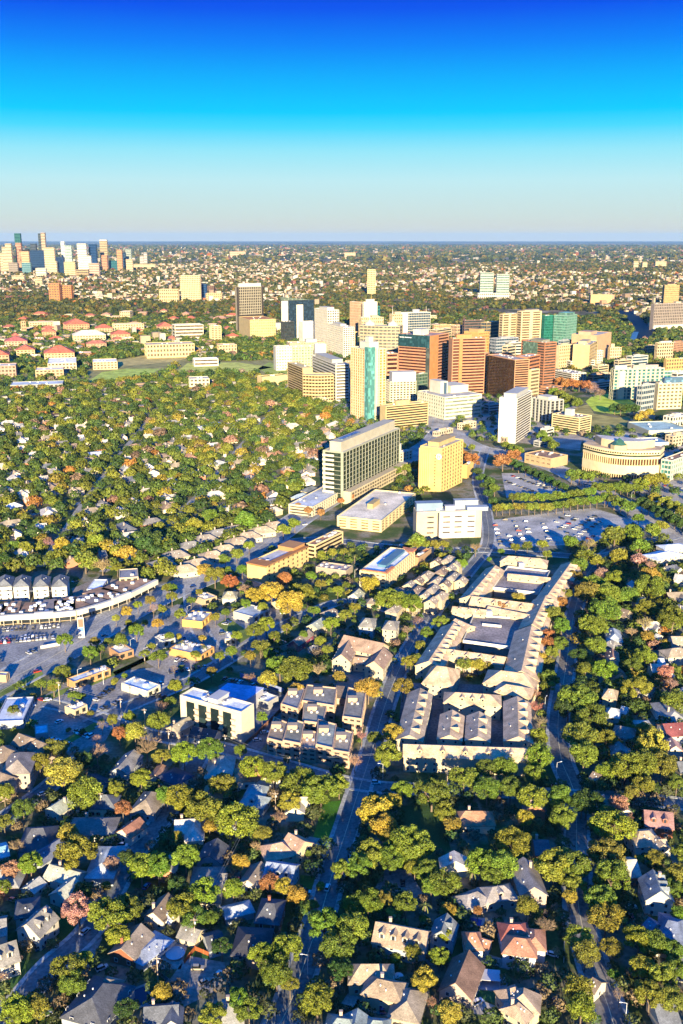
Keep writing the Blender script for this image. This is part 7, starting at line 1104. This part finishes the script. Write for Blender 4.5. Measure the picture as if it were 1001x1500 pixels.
r_ = at('pool_pavilion', 'white lilac terrace pavilion on the green pool lawn', 'pavilion', 722, 1440, -.12); part('terrace', MB().box(-5, 5, -4, 4, 0, .5), 'masonry', r_, (.55, .55, .6)); part('canopy_roof', MB().box(-4.5, 2.5, -2.5, 3, 2.9, 3.1), 'masonry', r_, (.66, .66, .72))
for x, y in ((-4.2, -2.2), (2.2, -2.2), (-4.2, 2.7), (2.2, 2.7)): part('post', MB().box(x-.1, x+.1, y-.1, y+.1, .51, 2.89), 'masonry', r_, (.75, .75, .75))
def fence(lb, pts_, col, h=1.8):
    w_ = [Vector(P(*q)) for q in pts_]; r_ = thing('garden_fence', lb, 'fence', (w_[0].x, w_[0].y, 0))
    for a, b in zip(w_, w_[1:]):
        a, b = a-w_[0], b-w_[0]; e = (b-a).normalized(); nn = Vector((-e.y, e.x))*.06; part('panel', MB().prism([tuple(a-nn), tuple(b-nn), tuple(b+nn), tuple(a+nn)], .05, h), 'masonry', r_, col); k = max(1, int((b-a).length/3)); me = MB().box(-.08, .08, -.08, .08, 0, h+.15).mesh('post', 'masonry')
        for j in range(k): p_ = a+(b-a)*j/k; link('post', me, r_, col, (p_.x, p_.y, 0))
fence('orange timber fence round the green play lawn', [(270, 1412), (286, 1392), (312, 1403)], (.42, .15, .06)); fence('timber fence behind the clay tiled guest house', [(650, 1470), (658, 1400), (664, 1345)], (.35, .26, .18)); fence('pale garden wall along the orange tiled villa', [(718, 1408), (794, 1424), (798, 1390)], (.6, .6, .58)); fence('white fence along the upper street garden', [(826, 1410), (827, 1370), (822, 1340)], (.55, .55, .55)); fence('brown fence of the rambling villa court', [(606, 1440), (608, 1400), (636, 1408)], (.35, .24, .14)); fence('grey fence beside the very large slate roofed house', [(222, 1420), (248, 1440), (230, 1458)], (.3, .3, .3)); fence('tall timber fence on the square garden edge', [(652, 1232), (656, 1195), (652, 1165)], (.5, .4, .26), 2.2); fence('white wall round the yard beyond the modern block', [(352, 992), (412, 1014), (424, 1020)], (.3, .36, .6), 3)
fence('low brick wall behind the peach town houses', [(352, 1098), (372, 1082), (414, 1040)], (.34, .18, .12), 2.2)
for i, (x, y) in enumerate([(430, 862), (438, 858), (300, 962), (388, 968), (572, 1182), (622, 1348), (690, 1300), (948, 940), (520, 826), (512, 822), (268, 955), (345, 938)]):
    X, Y = P(x, y); r_ = thing('palm_tree', 'slender palm '+near_lm(x, y), 'palm tree', (X, Y, 0), i, 'palms'); part('trunk', MB().tube((0, 0, 0), (.3, .1, 7), .22, .16, 8), 'bark', r_, (.28, .22, .16)); fm = MB(); rr = random.Random(i)
    for k in range(22):
        a = k*.9; up = rr.uniform(-.3, .9); pr = Vector((.3, .1, 7))
        for s_ in range(3): q = Vector((.3+math.cos(a)*(s_+1)*.9, .1+math.sin(a)*(s_+1)*.9, 7+up*(s_+1)*.7-(s_+1)**2*.22)); sd = Vector((-math.sin(a), math.cos(a), 0))*(.28-.07*s_); fm.poly([pr-sd, pr+sd, q+sd*.7, q-sd*.7]); pr = q
    me = fm.mesh('crown', 'bark'); link('crown', me, r_, (.14, .16, .04))
HAZE = 1.1e-5
# ------------------------------------------------------------ haze
hz = MB().box(-30000, 30000, -2500, 59000, -1, 420)
m = bpy.data.materials.new('haze'); m.use_nodes = True; t = m.node_tree; t.nodes.clear(); o_ = t.nodes.new('ShaderNodeOutputMaterial'); pv = t.nodes.new('ShaderNodeVolumePrincipled')
pv.inputs['Color'].default_value = (.22, .55, 1, 1); pv.inputs['Density'].default_value = HAZE; pv.inputs['Anisotropy'].default_value = 0.0; t.links.new(pv.outputs[0], o_.inputs['Volume']); MAT['haze'] = m
h = link('haze', hz.mesh('haze', 'haze'), None, (1, 1, 1)); h['kind'] = 'stuff'
sc.cycles.volume_bounces = 0; sc.cycles.max_bounces = 4; sc.cycles.diffuse_bounces = 2; sc.cycles.glossy_bounces = 2
sc.cycles.use_denoising = True
